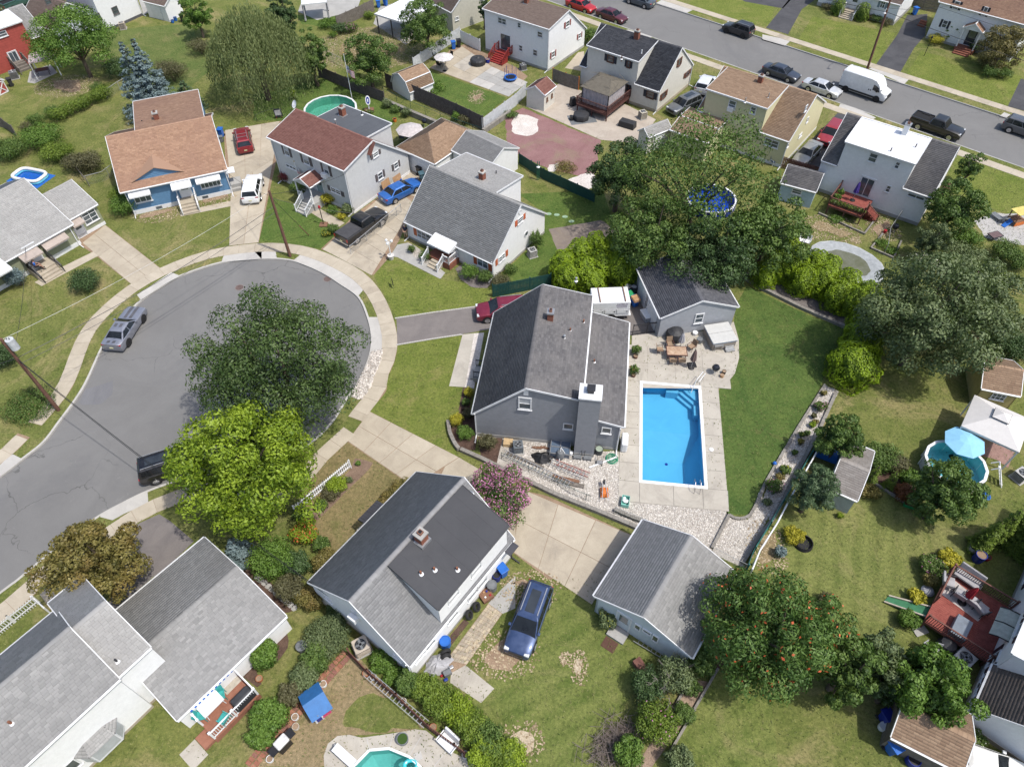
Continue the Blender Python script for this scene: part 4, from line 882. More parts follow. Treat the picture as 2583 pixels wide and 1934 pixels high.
p=h.at(12,40,1150,3.4);zz=zw+(rg_[1]-zw)*p[1]/rg_[0];h.chimney(p[0],p[1],zz,zz+1.,.75,.55,None,CONCL)
p=h.at(12,330,1410,3.);h.vent(p[0],p[1],zw+(rg_[1]-zw)*p[1]/rg_[0]+.1,.3,.07,plain('rust',(.22,.09,.05)));p=h.at(12,1100,870,3.2);h.vent(p[0],p[1],zw+(rg_[1]-zw)*p[1]/rg_[0]-.2,.3,.06,DKM)
bpy.data.objects.remove(ez)
# --- blue house
h=House('blue_house','blue house with brown shingle roof, white awnings and front steps',g(4,1128,205),g(0,1945,1612));H5=h
ze=(h.on_y(0,1888,1400)[1]+h.on_y(0,1020,1590)[1])/2;rz=5.7;ry=h.at(0,1765,977,rz)[1]
h.block('x',[(0,ze),(ry,rz),(2*ry,ze)],0,h.W,SD_BLUE,SH_TAN,step=.2,found=.5,eave=.35,rake=.3,ffmat=WHITE)
yb=h.at(0,1676,887,rz-.45)[1];xl=h.at(0,1137,990,rz-.45)[0];xr=h.at(0,1690,940,rz-.3)[0]
h.block('x',[(ry+.15,rz-.05),(max(yb,2*ry+1.5),rz-.5)],max(xl,.8),xr,SD_BLUE,SH_TAN,step=.2,eave=.1,rake=.1,walls='lohib')
sl=(rz-ze)/ry;gx0,gx1,gp=h.on_y(0,1112,1535,.1)[0],h.on_y(0,1525,1447,.1)[0],1.05;gy=.55;gz=ze+sl*gy+.1;gm=(gx0+gx1)/2;ly=gy+gp/sl
MB().add([(gx0,gy,gz),(gx1,gy,gz),(gm,gy,gz+gp),(gx0,gy+.1,gz),(gx1,gy+.1,gz),(gm,gy+.1,gz+gp)],[(0,1,2),(3,5,4),(0,3,4,1),(1,4,5,2),(2,5,3,0)]).put('gable_face',SD_BLUE,h.e)
gb=MB()
for k in range(6):
 zz=k/6;w0=(gx1-gx0)/2*(1-zz);w1=(gx1-gx0)/2*(1-zz-1/6);gb.add([(gm-w0,gy-.03,gz+gp*zz),(gm+w0,gy-.03,gz+gp*zz),(gm+w1,gy-.005,gz+gp*(zz+1/6)),(gm-w1,gy-.005,gz+gp*(zz+1/6))],[(0,1,2,3)])
gb.put('gable_siding',SD_BLUE,h.e)
for gx in(gx0-.2,gx1+.2):
 pk_=vC((gm,gy-.2,gz+gp+.08));bk_=vC((gm,ly+.15,gz+gp+.08));ev=vC((gx,gy-.2,gz-0.));MB().add([tuple(ev),tuple(pk_),tuple(bk_),tuple(ev-vC((0,0,.06))),tuple(pk_-vC((0,0,.06)))],[(0,1,2),(0,3,4,1)]).put('gable_roof',shingle('shingle_tan_flat',(.3,.19,.13),(.34,.21,.15)),h.e)
p=h.at(0,1310,990,rz);h.chimney(p[0],p[1],rz-.35,rz+.7,.5,.5);p=h.at(0,1185,1010,rz);h.vent(p[0],p[1],rz-.3,.35,.06,DKM)
aw=[h.on_y(0,1412,1508)[0],h.on_y(0,1580,1480)[0]];h.awning('f',0,aw[0],aw[1],ze-.05,1.1,.5);a=[h.on_y(0,1618,1470)[0],h.on_y(0,1822,1425)[0]];h.awning('f',0,a[0],a[1],ze-.15,.75,.5);b=[h.on_y(0,1062,1600)[0],h.on_y(0,1240,1560)[0]];h.awning('f',0,b[0],b[1],ze-.15,.7,.5)
h.win('f',0,a[0]+.25,1.25,a[1]-.15,2.05,mull=4,rails=0);h.win('f',0,b[0]+.25,1.25,b[1]-.15,2.,mull=2,rails=0);xm=sum(aw)/2+.1;h.door('f',0,xm-.5,.75,xm+.5,2.65)
sw=thing('front_steps','x','x',(0,0,0));del sw['label'];del sw['category'];sw.parent=h.e
_X(xm-.85,xm+.85,-1.2,-.04,0,.74).put('landing',CONC,sw);steps(sw,xm-.85,xm+.85,-1.2,.55,3,.32,CONC)
for s in(-.85,.85):railing(h.e,[(xm+s,-2.1,0.),(xm+s,-1.2,.74),(xm+s,-.1,.74)],.8,WHITE,.14)
h.onw(_X(.5,1.6,-.9,0,2.,2.08).put('side_canopy',WHITE,h.e),'r',h.W);sc_=MB();[sc_.box(h.W+.05,h.W+1.2-0.*i,.4,1.8,0,.7)for i in(0,)];sc_.put('side_stoop',CONCG,h.e);_X(h.W+.05,h.W+1.,.05,.39,0,.35).put('side_step',CONCG,h.e)
h.downspout(h.W-.03,0,ze);h.downspout(.05,0,ze)
for x in(.25,.72):h.onw(_X(h.W*x-.3,h.W*x+.3,-.06,0,.12,.4).put('basement_window',GLASS,h.e),'f',0)
# --- pale two storey house with brown roof
B=g(5,838,195);ze=zof(B,1,737,1417);A=g(1,138,1142,ze);h=House('pale_house','pale grey two storey house with red brown roof, charcoal shutters and small gabled porch',(A.x,A.y,0),B);H6=h
rg_=h.on_x(1,985,1175,h.W);be=h.on_x(1,1285,1282,h.W)
h.block('x',[(0,ze),rg_,(be[0],be[1])],0,h.W,SD_PALE,SH_RED,step=.2,found=.3,eave=.3,rake=.2,ffmat=WHITE)
fz=rg_[1]-.35;y2=h.at(1,1182,1058,fz-.3)[1];x0=h.at(1,560,975,fz)[0];x1=h.at(1,952,1142,fz)[0]
h.block('x',[(rg_[0]+.2,fz),(y2,fz-.3)],x0,min(x1,h.W-1.),SD_PALE,MEMBG,step=.2,style='flat',eave=.1,rake=.1,walls='lohib',z0=0)
p=h.at(1,745,960,fz);h.chimney(p[0],p[1],fz-.2,fz+.9,.55,.55);p=h.at(1,690,1050,fz);h.vent(p[0],p[1],fz,.7,.07,METAL,True);p=h.at(1,903,950,fz);h.vent(p[0],p[1],fz-.1,.35,.06,DKM)
for q in((1,243,1205,308,1310),(1,405,1285,475,1385),(1,575,1365,640,1470)):h.winpx('f',0,*q,shut=SH_TAUPE,blind=True)
h.winpx('f',0,1,270,1370,360,1420,mull=2,rails=0);h.winpx('f',0,1,640,1555,735,1635,mull=1,shut=SH_TAUPE);a=h.on_y(1,605,1455);h.onw(_X(a[0]-.33,a[0]+.33,-.45,.05,a[1]-.25,a[1]+.2).put('window_air_conditioner',WHITE,h.e),'f',0)
for q in((1,990,1255,1042,1325),(1,1030,1425,1080,1510),(1,1165,1345,1208,1420)):h.winpx('r',h.W,*q,shut=SH_TAUPE)
gu=h.on_x(1,985,1180,h.W);gp0=h.on_x(1,945,1290,h.W);MB().bar((h.W+.3,gu[0]-.05,gu[1]+.1),(h.W+.3,gp0[0],gp0[1]),.5,.08).put('gable_trim',SH_RED,h.e)
xm=h.on_y(1,555,1560)[0];h.door('f',0,xm-.48,.9,xm+.48,2.9,mat=plain('door_teal',(.25,.33,.33),.5))
pc=[xm-1.5,xm+.9]
roof_slope(h.e,[(pc[0],-2.,2.9),(pc[0],0,2.9),((pc[0]+pc[1])/2,0,3.55),((pc[0]+pc[1])/2,-2.,3.55)],SH_RED);roof_slope(h.e,[(pc[1],-2.,2.9),(pc[1],0,2.9),((pc[0]+pc[1])/2,0,3.55),((pc[0]+pc[1])/2,-2.,3.55)],SH_RED)
MB().add([(pc[0]+.1,-1.9,2.75),(pc[1]-.1,-1.9,2.75),((pc[0]+pc[1])/2,-1.9,3.4),(pc[0]+.1,-1.8,2.75),(pc[1]-.1,-1.8,2.75),((pc[0]+pc[1])/2,-1.8,3.4)],[(0,1,2),(3,5,4),(0,3,4,1),(1,4,5,2),(2,5,3,0)]).put('porch_gable',SD_PALE,h.e)
_X(pc[0],pc[1],-2.,-.05,0,.85).put('porch',CONCG,h.e)
for x in pc:_X(x+(.1 if x==pc[0]else-.2),x+(.2 if x==pc[0]else-.1),-1.95,-1.85,.85,2.8).put('porch_post',WHITE,h.e)
steps(h.e,xm-.7,xm+.7,-2.,.68,4,.3,CONCG)
for pts_ in([(xm-.75,-3.2,0),(xm-.75,-2.,.85)],[(xm+.75,-3.2,0),(xm+.75,-2.,.85)],[(pc[0]+.15,-1.9,.85),(xm-.75,-1.9,.85)],[(xm+.75,-1.9,.85),(pc[1]-.15,-1.9,.85)]):railing(h.e,pts_,.85,WHITE,.14)
h.downspout(h.W-.05,0,ze);h.downspout(.05,0,ze)
# --- white cape with orange shutters
B=g(5,2005,738);ze=zof(B,5,2000,590);A=g(5,1278,248,ze);h=House('white_house','white house with grey roof, orange shutters and white metal porch awning',(A.x,A.y,0),B);H7=h
rg_=h.on_x(6,105,118,h.W);be=h.on_x(6,312,194,h.W)
h.block('x',[(0,ze),rg_,(be[0],be[1])],0,h.W,SD_WHITE,SH_GREY,step=.2,found=.25,eave=.25,rake=.15)
x1=h.at(1,2020,1610,rg_[1])[0];yd=h.at(1,1742,1312,rg_[1]-.3)[1];x0=h.at(1,1560,1405,rg_[1])[0]
h.block('x',[(rg_[0]+.1,rg_[1]-.02),(max(yd,be[0]),rg_[1]-.55)],max(.3,x0),min(x1,h.W-.8),SD_WHITE,SH_LGREY,step=.2,eave=.2,rake=.12,walls='lohib',z0=0)
p=h.at(1,1910,1490,rg_[1]);h.chimney(p[0],p[1],rg_[1]-.3,rg_[1]+.75,.5,.5,None,CONCL);p=h.at(1,1797,1480,rg_[1]);o=MB().cyl((p[0],p[1]),.38,rg_[1]-.35,rg_[1]-.02,16).put('attic_fan',DKM,h.e);p=h.at(1,2025,1430,rg_[1]);h.vent(p[0],p[1],rg_[1]-.35,.4,.05,DKM)
u0=h.on_y(5,1360,300)[0];u1=h.on_y(5,1515,400)[0];h.win('f',0,u0,.75,u1,2.,mull=3,rails=2,sill=True);[h.onw(_X(u0-.45+k,u0-.05+k,-.05,0,.75,2.).put('shutter',SH_ORANGE,h.e),'f',0)for k in(0,)]
u0=h.on_y(5,1870,600)[0];u1=h.on_y(5,1960,600)[0];h.win('f',0,u0,.8,u1,2.,mull=1,shut=SH_ORANGE)
a0,a1=h.on_y(5,1475,400,-.8)[0],h.on_y(5,1660,510,-.8)[0];h.awning('f',0,a0,a1,2.35,1.35,.4);xm=(a0+a1)/2;h.door('f',0,xm-.48,.65,xm+.48,2.15,mat=plain('door_brown',(.16,.13,.07),.5))
_X(a0,a1+.1,-1.5,-.05,0,.62).put('porch',BRICK,h.e);steps(h.e,xm-.7,xm+.6,-1.5,.47,3,.3,CONC)
for pts_ in([(a0+.1,-1.4,.62),(a0+.1,-2.4,0.)],[(a1,-1.45,.62),(xm+.65,-1.45,.62),(xm+.65,-2.4,0)],[(a1,-1.45,.62),(a1,-.1,.62)]):railing(h.e,pts_,.85,WHITE,.14)
h.winpx('r',h.W,6,82,205,128,290,shut=SH_ORANGE);a=h.on_x(5,2058,575,h.W);b=h.on_x(5,2082,552,h.W)
for q in(a,b):h.win('r',h.W,q[0]-.25,q[1]-.32,q[0]+.25,q[1]+.32)
for q,dd in((a,-.75),(b,.4)):h.onw(_X(q[0]+dd,q[0]+dd+.35,-.05,0,q[1]-.35,q[1]+.35).put('shutter',SH_ORANGE,h.e),'r',h.W)
for q,r in(((6,155,362),.33),((6,103,180),.22)):
 a=h.on_x(*q,h.W);o=MB().lt([(r,0),(r,.06),(r*.72,.06),(r*.7,.03),(.01,.03)],20).put('round_window',TRIM,h.e);o.matrix_basis=Matrix.Translation((h.W+.01,a[0],a[1]))@Matrix.Rotation(R_(90),4,'Y')
 if r>.3:q=MB().lt([(r*.7,.031),(r*.7,.04),(.01,.04)],20).put('pane',GLASS,o)
h.downspout(h.W-.03,0,ze);h.downspout(.05,0,ze)
# --- garages behind
ze=2.3;h=House('garage','white garage with tan hip roof beside the pale two storey house',g(1,1207,1227,ze),g(1,1510,1362,ze),'garage')
D=h.at(1,1858,1112,ze)[1];rh=3.9;k=min(h.W,D)*.42
for o_,u_,n_,L in(((0,0,0),(1,0,0),(0,-1,0),h.W),((0,D,0),(1,0,0),(0,1,0),h.W),((0,0,0),(0,1,0),(-1,0,0),D),((h.W,0,0),(0,1,0),(1,0,0),D)):wall_poly(h.e,o_,u_,n_,[(.15,0),(L-.15,0),(L-.15,ze),(.15,ze)],SD_WHITE,.2)
r0,r1=(h.W/2,k,rh),(h.W/2,max(D-k,k+.3),rh);c=[(-.15,-.15,ze),(h.W+.15,-.15,ze),(h.W+.15,D+.15,ze),(-.15,D+.15,ze)]
roof_slope(h.e,[c[0],c[1],r0],SH_TAN2,skip=(1,2));roof_slope(h.e,[c[2],c[3],r1],SH_TAN2,skip=(1,2));roof_slope(h.e,[c[1],c[2],r1,r0],SH_TAN2,skip=(1,2,3));roof_slope(h.e,[c[3],c[0],r0,r1],SH_TAN2,skip=(1,2,3))
h.garage_door('f',0,.7,h.W-.7,2.)
ze=2.5;h=House('garage','white garage with two tone grey gable roof behind the orange shuttered house',g(1,1962,1402,ze),g(2,86,1242,ze),'garage')
pk=h.on_y(1,2045,1264);D=h.at(1,1737,1127,pk[1])[1];h.block('y',[(0,ze),(h.W*.5,pk[1]),(h.W,ze)],0,D,SD_WHITE,[SH_GREY,SH_LGREY],step=.2,eave=.12,rake=.1)
# --- white two storey house, brown roof
B=g(2,338,597);ze=zof(B,2,346,243);A=g(1,1927,74,ze);h=House('white_house','white two storey house with brown roof, rose shutters and red back steps',(A.x,A.y,0),B);H10=h
rg_=h.on_x(2,510,90,h.W);be=h.on_x(2,648,234,h.W)
h.block('x',[(0,ze),rg_,(be[0],be[1])],0,h.W,SD_WHITE,SH_BRN,step=.16,found=.3,eave=.25,rake=.15)
for q in((1,2040,140,2112,215),(2,85,185,115,240),(2,250,258,296,322),(2,97,372,128,435),(2,213,408,252,475)):h.winpx('f',0,*q,mull=1 if q[1]==2040 else 0)
for q in((2,484,165,517,235),(2,588,270,614,330),(2,365,420,394,490)):h.winpx('r',h.W,*q,shut=SH_ROSE)
p=h.at(2,160,20,rg_[1]);h.chimney(p[0],p[1],rg_[1]-.3,rg_[1]+.8,.5,.5,None,CONCL)
a,b=h.on_y(1,2068,400)[0],h.on_y(1,2145,430)[0];h.door('f',0,a,.95,b,2.95,slide=True,mat=DKM)
REDW=plain('red_stain',(.28,.035,.03),.6,.15)
_X(a-.35,b+.35,-1.,-.05,.78,.9).put('landing',REDW,h.e);steps(h.e,a-.3,b+.3,-1.,.72,5,.27,REDW)
for x in(a-.35,b+.35):railing(h.e,[(x,-2.35,0.),(x,-1.,.9),(x,-.1,.9)],.9,REDW,.12)
h.downspout(h.W-.03,0,ze)
# --- capes with a full rear dormer: low slope, dormer bay, low slope
def cape(h,ze,rg_,be,xl,xr,zd,ext,wall,roof,droof,step,fm):
 flat=droof is WROOF
 for a,b,z,w,r in((xl-ext,xl,ze,'loa',roof),(xl,xr,zd,'lohiab',droof),(xr,h.W,ze,'hiab',roof)):h.block('x',[(0,z),rg_,be],a,b,wall,[r,roof],step=step,found=.35,eave=.2,rake=.1 if r is droof else .02,walls=w,ffmat=fm,styles=['flat' if flat and r is droof else 'shingle','shingle'])
 # --- cream cape, black roof
B=g(2,1243,942);ze=zof(B,2,1270,757);A=g(2,1082,694,ze);h=House('cream_house','cream two storey house with black roof, navy shutters and covered deck',(A.x,A.y,0),B);H11=h
rg_=h.on_x(2,1455,404,h.W);be=h.on_x(2,1545,540,h.W);xl,zd=h.on_y(2,675,382);xr,zd2=h.on_y(2,1098,512);zd=(zd+zd2)/2
cape(h,ze,rg_,be,xl,xr,zd,.8,SD_CREAM,SH_BLACK,SH_BLACK,.16,CONC)
for q in((2,833,455,892,530),(2,995,505,1030,570),(2,980,700,1020,760),(2,1160,755,1228,830)):h.winpx('f',-.01 if q[2]<650 else 0,*q,shut=SH_NAVY,frame=BROWNTRIM)
for q in((2,1418,478,1452,560),(2,1480,582,1520,650),(2,1282,755,1325,835)):h.winpx('r',h.W,*q,shut=BROWNTRIM,frame=BROWNTRIM)
p=h.at(2,1080,320,rg_[1]);h.chimney(p[0],p[1],rg_[1]-.4,rg_[1]+.9,.6,.5)
for q in((2,960,435),(2,1125,415)):p=h.at(*q,zd+.8);h.vent(p[0],p[1],zd+(rg_[1]-zd)*p[1]/rg_[0]+.1,.4,.06,BROWNTRIM if q[1]<1000 else WHITE)
h.downspout(h.W-.03,0,ze);h.downspout(h.W,be[0]-.1,be[1],1,0)
# --- yellow cape
B=g(3,150,1402);ze=zof(B,3,198,1170);A=g(3,0,1099,ze);h=House('yellow_house','yellow two storey house with tan shingle roof behind the big open tree',(A.x,A.y,0),B);H12=h
rg_=(h.at(3,410,784,6.3)[1],6.3);be=(2*rg_[0],ze);xl,zd=h.on_y(2,1672,744);xr=h.on_y(2,2172,902)[0]
cape(h,ze,rg_,be,xl,xr,zd,.5,SD_YEL,SH_TAN2,SH_TAN2,.2,WHITE)
for q in((2,1840,830,1918,920),(2,2022,885,2085,960)):h.winpx('f',-.01,*q)
a=h.on_y(2,1870,905);h.onw(_X(a[0]-.33,a[0]+.33,-.4,.05,a[1]-.25,a[1]+.2).put('window_air_conditioner',WHITE,h.e),'f',0)
h.winpx('f',0,3,10,1145,145,1245,mull=1);[h.winpx('r',h.W,*q)for q in((3,345,870,380,940),(3,360,970,390,1030),(3,200,1170,228,1235),(3,300,1110,330,1150))]
p=h.at(2,2110,690,rg_[1]);h.chimney(p[0],p[1],rg_[1]-.4,rg_[1]+.8,.5,.5)
for q in((2,1995,815),(2,2186,790)):p=h.at(*q,zd+.6);h.vent(p[0],p[1],zd+(rg_[1]-zd)*p[1]/rg_[0]+.1,.5,.06,METAL)
ya=h.at(2,1480,1000,2.6);yb_=h.at(2,1850,960,2.6);h.block('x',[(-4.2,2.5),(-2.1,3.1),(-.02,3.1)],ya[0]-.2,ya[0]+4.2,SD_YEL,SH_TAN2,step=.2,walls='lohia',eave=.2)
h.downspout(h.W-.03,0,ze)
# --- white house with white roof and red deck
B=g(7,1290,295);ze=zof(B,7,1440,54);A=g(3,1173,1555,ze);h=House('white_house','white two storey house with flat white dormer roof and plant filled red deck',(A.x,A.y,0),B);H13=h
rg_=(h.at(3,1655,1237,6.7)[1],6.7);xl,zd=h.on_y(3,703,1184);xr,zd2=h.on_y(3,1277,1365);zd=(zd+zd2)/2
rz=max(rg_[1],zd+.4);ry=rg_[0]
cape(h,ze,(ry,rz),(2*ry,ze),xl,xr,zd,1.6,SD_WHITE,SH_CHAR,WROOF,.16,CONCG)
for q in((3,875,1270,975,1365),(3,1097,1345,1160,1415)):h.winpx('f',-.01,*q)
h.winpx('f',0,3,1025,1545,1080,1610);h.winpx('f',0,7,1210,20,1360,85,mull=1,rails=0);a,b=h.on_y(3,800,1560),h.on_y(3,925,1560);h.door('f',0,a[0],1.15,b[0],3.2,slide=True)
p=h.at(3,1185,1120,rz);h.chimney(p[0],p[1],rz-.5,rz+1.1,.5,.5,SD_WHITE,METAL);p=h.at(3,1485,1220,rz-.5);h.vent(p[0],p[1],rz-.6,.15,.16,WHITE,True)
for q in((3,1075,1255),(3,1275,1240)):p=h.at(*q,zd+.3);h.vent(p[0],p[1],zd+(rz-zd)*p[1]/ry+.1,.4,.06,SH_TAUPE)
# --- houses beyond the street
A=g(3,1362,318);h=House('white_house','white two storey house with charcoal shutters and small gabled entry across the street',A,A+dm*10);H14=h
zt=h.on_y(3,1482,2)[1];y0=h.on_y(3,1440,140)[1];h.block('x',[(0,zt),(3.6,zt+1.9),(7.2,zt)],0,11,SD_WHITE,SH_TAN,step=.16,found=.3,eave=.35,rake=.2)
for q in((3,1585,5,1660,85),(3,1825,55,1895,140),(3,1490,165,1560,240)):h.winpx('f',0,*q,shut=SH_NAVY)
a=h.on_y(3,1680,360)[0];b=h.on_y(3,1745,370)[0];h.door('f',0,a,.6,b+.2,2.7,mat=SH_NAVY)
xm=(a+b+.2)/2
for s in(-1,1):roof_slope(h.e,[(xm+s*1.25,-1.3,3.),(xm+s*1.25,0,3.),(xm,0,3.8),(xm,-1.3,3.8)],SH_TAN)
MB().add([(xm-1.1,-1.2,2.9),(xm+1.1,-1.2,2.9),(xm,-1.2,3.65),(xm-1.1,-1.1,2.9),(xm+1.1,-1.1,2.9),(xm,-1.1,3.65)],[(0,1,2),(3,5,4),(0,3,4,1),(1,4,5,2),(2,5,3,0)]).put('entry_gable',WHITE,h.e)
for s in(-1,1):_X(xm+s*1.05-.07,xm+s*1.05+.07,-1.2,-1.06,.5,2.95).put('entry_post',WHITE,h.e)
_X(xm-1.2,xm+1.2,-1.3,-.05,0,.55).put('entry_stoop',BRICK,h.e);steps(h.e,xm-1.,xm+1.,-1.3,.42,3,.32,BRICK);sx=h.at(3,1365,215,0);steps(h.e,sx[0]-.9,sx[0]+0.,sx[1],.6,3,.3,BRICK)
A=g(3,455,45);B=g(3,1088,215);h=House('white_house','white house with blue grey shutters, front steps and raised brick bed across the street',A,B)
h.block('x',[(0,2.9),(3.6,4.9),(7.2,2.9)],0,h.W,SD_WHITE,SH_BRN,step=.16,found=.5);h.winpx('f',0,3,975,0,1040,75,shut=SH_GREYB,mull=1)
a=h.on_y(3,690,90)[0];b=h.on_y(3,800,110)[0];h.door('f',0,(a+b)/2-.5,.8,(a+b)/2+.5,2.8);_X(a,b,-1.,-.05,0,.75).put('porch',CONC,h.e);steps(h.e,a,b,-1.,.6,4,.3,CONC)
for x in(a,b):railing(h.e,[(x,-2.1,0),(x,-1.,.75),(x,-.1,.75)],.85,WHITE,.14)
# --- red house, blue white house, shed at the top left
ze=5.;A=g(0,-260,330,ze);B=g(0,178,180,ze);h=House('red_house','red sided house with white dormer roof, sliding door and small deck',(A.x,A.y,0),(B.x,B.y,0));H16=h
h.block('x',[(0,ze),(3.4,ze+.5)],0,h.W,SD_RED,WROOF,step=.3,style='flat',eave=.15,rake=.1);h.block('x',[(.3,2.75),(3.6,ze+.5),(7,2.75)],h.W+0.,h.W+2.,SD_RED,SH_GREY,step=.3,walls='hia',eave=.2)
h.block('x',[(3.5,ze+.45),(7.2,2.8)],-1,h.W,SD_RED,SH_GREY,step=.3,walls='b');h.winpx('f',0,0,-70,250,68,335);h.doorpx('f',0,0,60,445,200,560,slide=True)
a=h.on_y(0,160,560)[0];steps(h.e,a-.7,a+.9,-.6,.75,3,.35,OLDWOOD);_X(a-.7,a+.9,-.6,-.05,.6,.85).put('landing',OLDWOOD,h.e)
for x in(a-.75,a+.95):railing(h.e,[(x,-2.4,0.),(x,-.6,.85),(x,-.1,.85)],.85,OLDWOOD,.16)
sheet('patio',gs(0,230,690,290,700,480,610,420,540,250,600),.012,CONCG)
h=House('white_house','white sided house with dark framed small windows at the top edge',g(0,890,268),g(0,1195,130))
h.block('x',[(0,5.2),(3.5,6.6),(7,5.2)],0,h.W,SD_WHITE,SH_BRN,step=.2,found=.35,ffmat=plain('found_dark',(.1,.1,.11),.8));[h.winpx('f',0,*q,frame=SH_TAUPE)for q in((0,795,105,848,170),(0,925,48,998,130))]
h.block('y',[(-6.5,2.6),(-3.2,4.8),(-.02,2.6)],1.2,8,SD_BLUEW,SH_BRN,step=.2);h.downspout(h.W-.05,0,5.2);hx=h.on_y(0,395,5,1.2);h.win('f',1.2,hx[0]-.4,hx[1]-.5,hx[0]+.4,hx[1]+.4,frame=SH_TAUPE)
A=g(0,1420,185);B=g(0,1540,120);h=House('shed','white garden shed with brown roof and double doors at the top edge',A,B,'shed');D=4.
h.block('y',[(0,2.2),(h.W/2,3.),(h.W,2.2)],0,D,SD_WHITE,SH_BRN,step=.2,eave=.12);h.door('l',0,-2.9,.1,-1.1,1.95,lite=False)
# --- sage green house on the left with flat roofed wing
B=g(4,665,457);ze=zof(B,4,562,288);A=g(4,0,842);h=House('green_house','sage green house with light grey roof and two awnings over the front stoop',A,B);H19=h
rg_=(h.at(0,242,1477,5.2)[1],5.2)
h.block('x',[(0,ze),rg_,(rg_[0]*2,ze)],-8,h.W+.2,SD_GREEN,SH_LGREY,step=.2,found=.45,eave=.3,rake=.2,ffmat=WHITE)
x2,y2=h.at(4,880,278,0);y1=h.at(4,655,412,0)[1];zg=h.on_y(4,806,112,y1)[1];rg2=(h.at(0,610,1502,3.9)[1],3.9)
h.block('x',[(y1,zg),(max(rg2[0],y1+2.),max(rg2[1],zg+.5)),(max(rg2[0],y1+2)+2.5,zg)],h.W-.3,x2,SD_GREEN,SH_LGREY,step=.2,found=.35,eave=.2,rake=.15,walls='hiab',ffmat=WHITE)
a,b=h.on_y(4,318,430)[0],h.on_y(4,520,335)[0];h.win('f',0,a+.2,1.2,b-.1,2.1,mull=2,rails=0);AWT=plain('awning_taupe',(.38,.32,.28),.6,.1);h.awning('f',0,a,b,ze-.2,.8,.5,AWT)
a,b=h.on_y(4,125,530)[0],h.on_y(4,290,455)[0];h.awning('f',0,a,b,ze-.1,1.15,.4,AWT);xm=(a+b)/2+.35;h.door('f',0,xm-.55,.7,xm+.55,2.6)
_X(xm-1.2,xm+1.1,-1.5,-.05,0,.68).put('stoop',CONC,h.e);steps(h.e,xm-1.,xm+.8,-1.5,.52,3,.35,CONC);[railing(h.e,[(xm+s,-2.6,0.),(xm+s,-1.5,.68),(xm+s,-.1,.68)],.8,DKM,.16,bal=.02,post=.04)for s in(-1.1,.95)];H19x=xm
a,b=h.on_y(4,580,290,y1)[0],h.on_y(4,680,250,y1)[0];h.awning('f',y1,a,b,zg-.15,.8,.4,AWT);h.door('f',y1,(a+b)/2-.45,.1,(a+b)/2+.45,2.05)
a,b=h.on_y(4,690,240,y1)[0],h.on_y(4,845,165,y1)[0];h.win('f',y1,a,.9,min(b,x2-.3),2.3,mull=1,rails=2)
roof_slope(h.e,[(-2.5,-1.8,2.55),(1.6,-1.8,2.55),(1.6,.5,2.9),(-2.5,.5,2.9)],WHITE,'flat');h.downspout(h.W-.03,0,ze)
# --- beige house at the top edge
h=House('beige_house','beige gabled house with brown roof near the white patio canopy',g(1,1690,262),g(1,1905,180));h.block('y',[(-.5,2.9),(2.6,5.3),(h.W+.3,2.9)],0,9,SD_BEIGE,SH_BRN,step=.16);h.winpx('f',0,1,1680,135,1712,175)
# --- white house at the lower right
A=g(15,1640,1272);h=House('white_house','white house with dark brown roof, plum shutters and furnished red deck',A,g(15,2330,1745));H21=h
ze=zof(A,15,1787,1142);y1=h.at(15,1893,787,ze)[1];rr=h.on_y(15,2300,1275)
W=7.4;h.block('y',[(0,ze),(W/2,ze+2.6),(W,ze)],0,y1,SD_WHITE,SH_DKBRN,step=.16,found=.4,eave=.2,rake=.12,ffmat=CONC)
zt=ze+2.1;h.block('y',[(-.02,zt),(W/2,ze+2.75),(W,ze)],y1,y1+14,SD_WHITE,WROOF,step=.16,style='flat',eave=.15,rake=.1,found=.4)
for uu,zz in((.6*y1,1.7),(.85*y1,1.7)):h.win('l',0,-uu-.5,zz-.6,-uu+.5,zz+.6,shut=SH_PLUM)
for uu,zz in((y1+1.,1.6),(y1+2.3,4.),(y1+4.4,4.),(y1+8.5,4.),(y1+8.,1.7)):h.win('l',-.02,-uu-.5,zz-.6,-uu+.5,zz+.6,shut=SH_PLUM)
h.downspout(.03,0,ze)
# --- lower garage
h=House('garage','pale blue garage with grey gable roof beside the tan concrete pad',g(14,726,356),g(14,1466,828),'garage');H23=h
zl=h.on_y(14,760,235)[1];pk=h.on_y(14,1178,418);zr=h.on_y(14,1520,715)[1];D=h.at(10,1160,1192,zl)[1];ze=(zl+zr)/2
h.block('y',[(0,ze),(h.W/2,pk[1]),(h.W,ze)],0,D,SD_BLUEW,SH_GREY,step=0,eave=.2,rake=.12)
d_=h.on_y(14,955,480);h.door('f',0,d_[0]-.45,.25,d_[0]+.45,2.15,mat=SD_BLUEW)
for q in((14,1065,455,1112,515),(14,1125,490,1208,560),(14,1212,548,1260,612)):h.winpx('f',0,*q,rails=0,frame=WHITE,sill=False)
_X(d_[0]-.6,d_[0]+.6,-.9,-.05,0,.2).put('step',CONCG,h.e);mt=_X(d_[0]-.55,d_[0]+.35,-1.7,-.95,0.,.03);mt.put('door_mat',plain('mat_brown',(.1,.05,.035),.9),h.e)
h.garage_door('l',0,-D+.5,-D+3.,2.,WOOD);h.garage_door('l',0,-3.2,-.6,2.,WOOD)
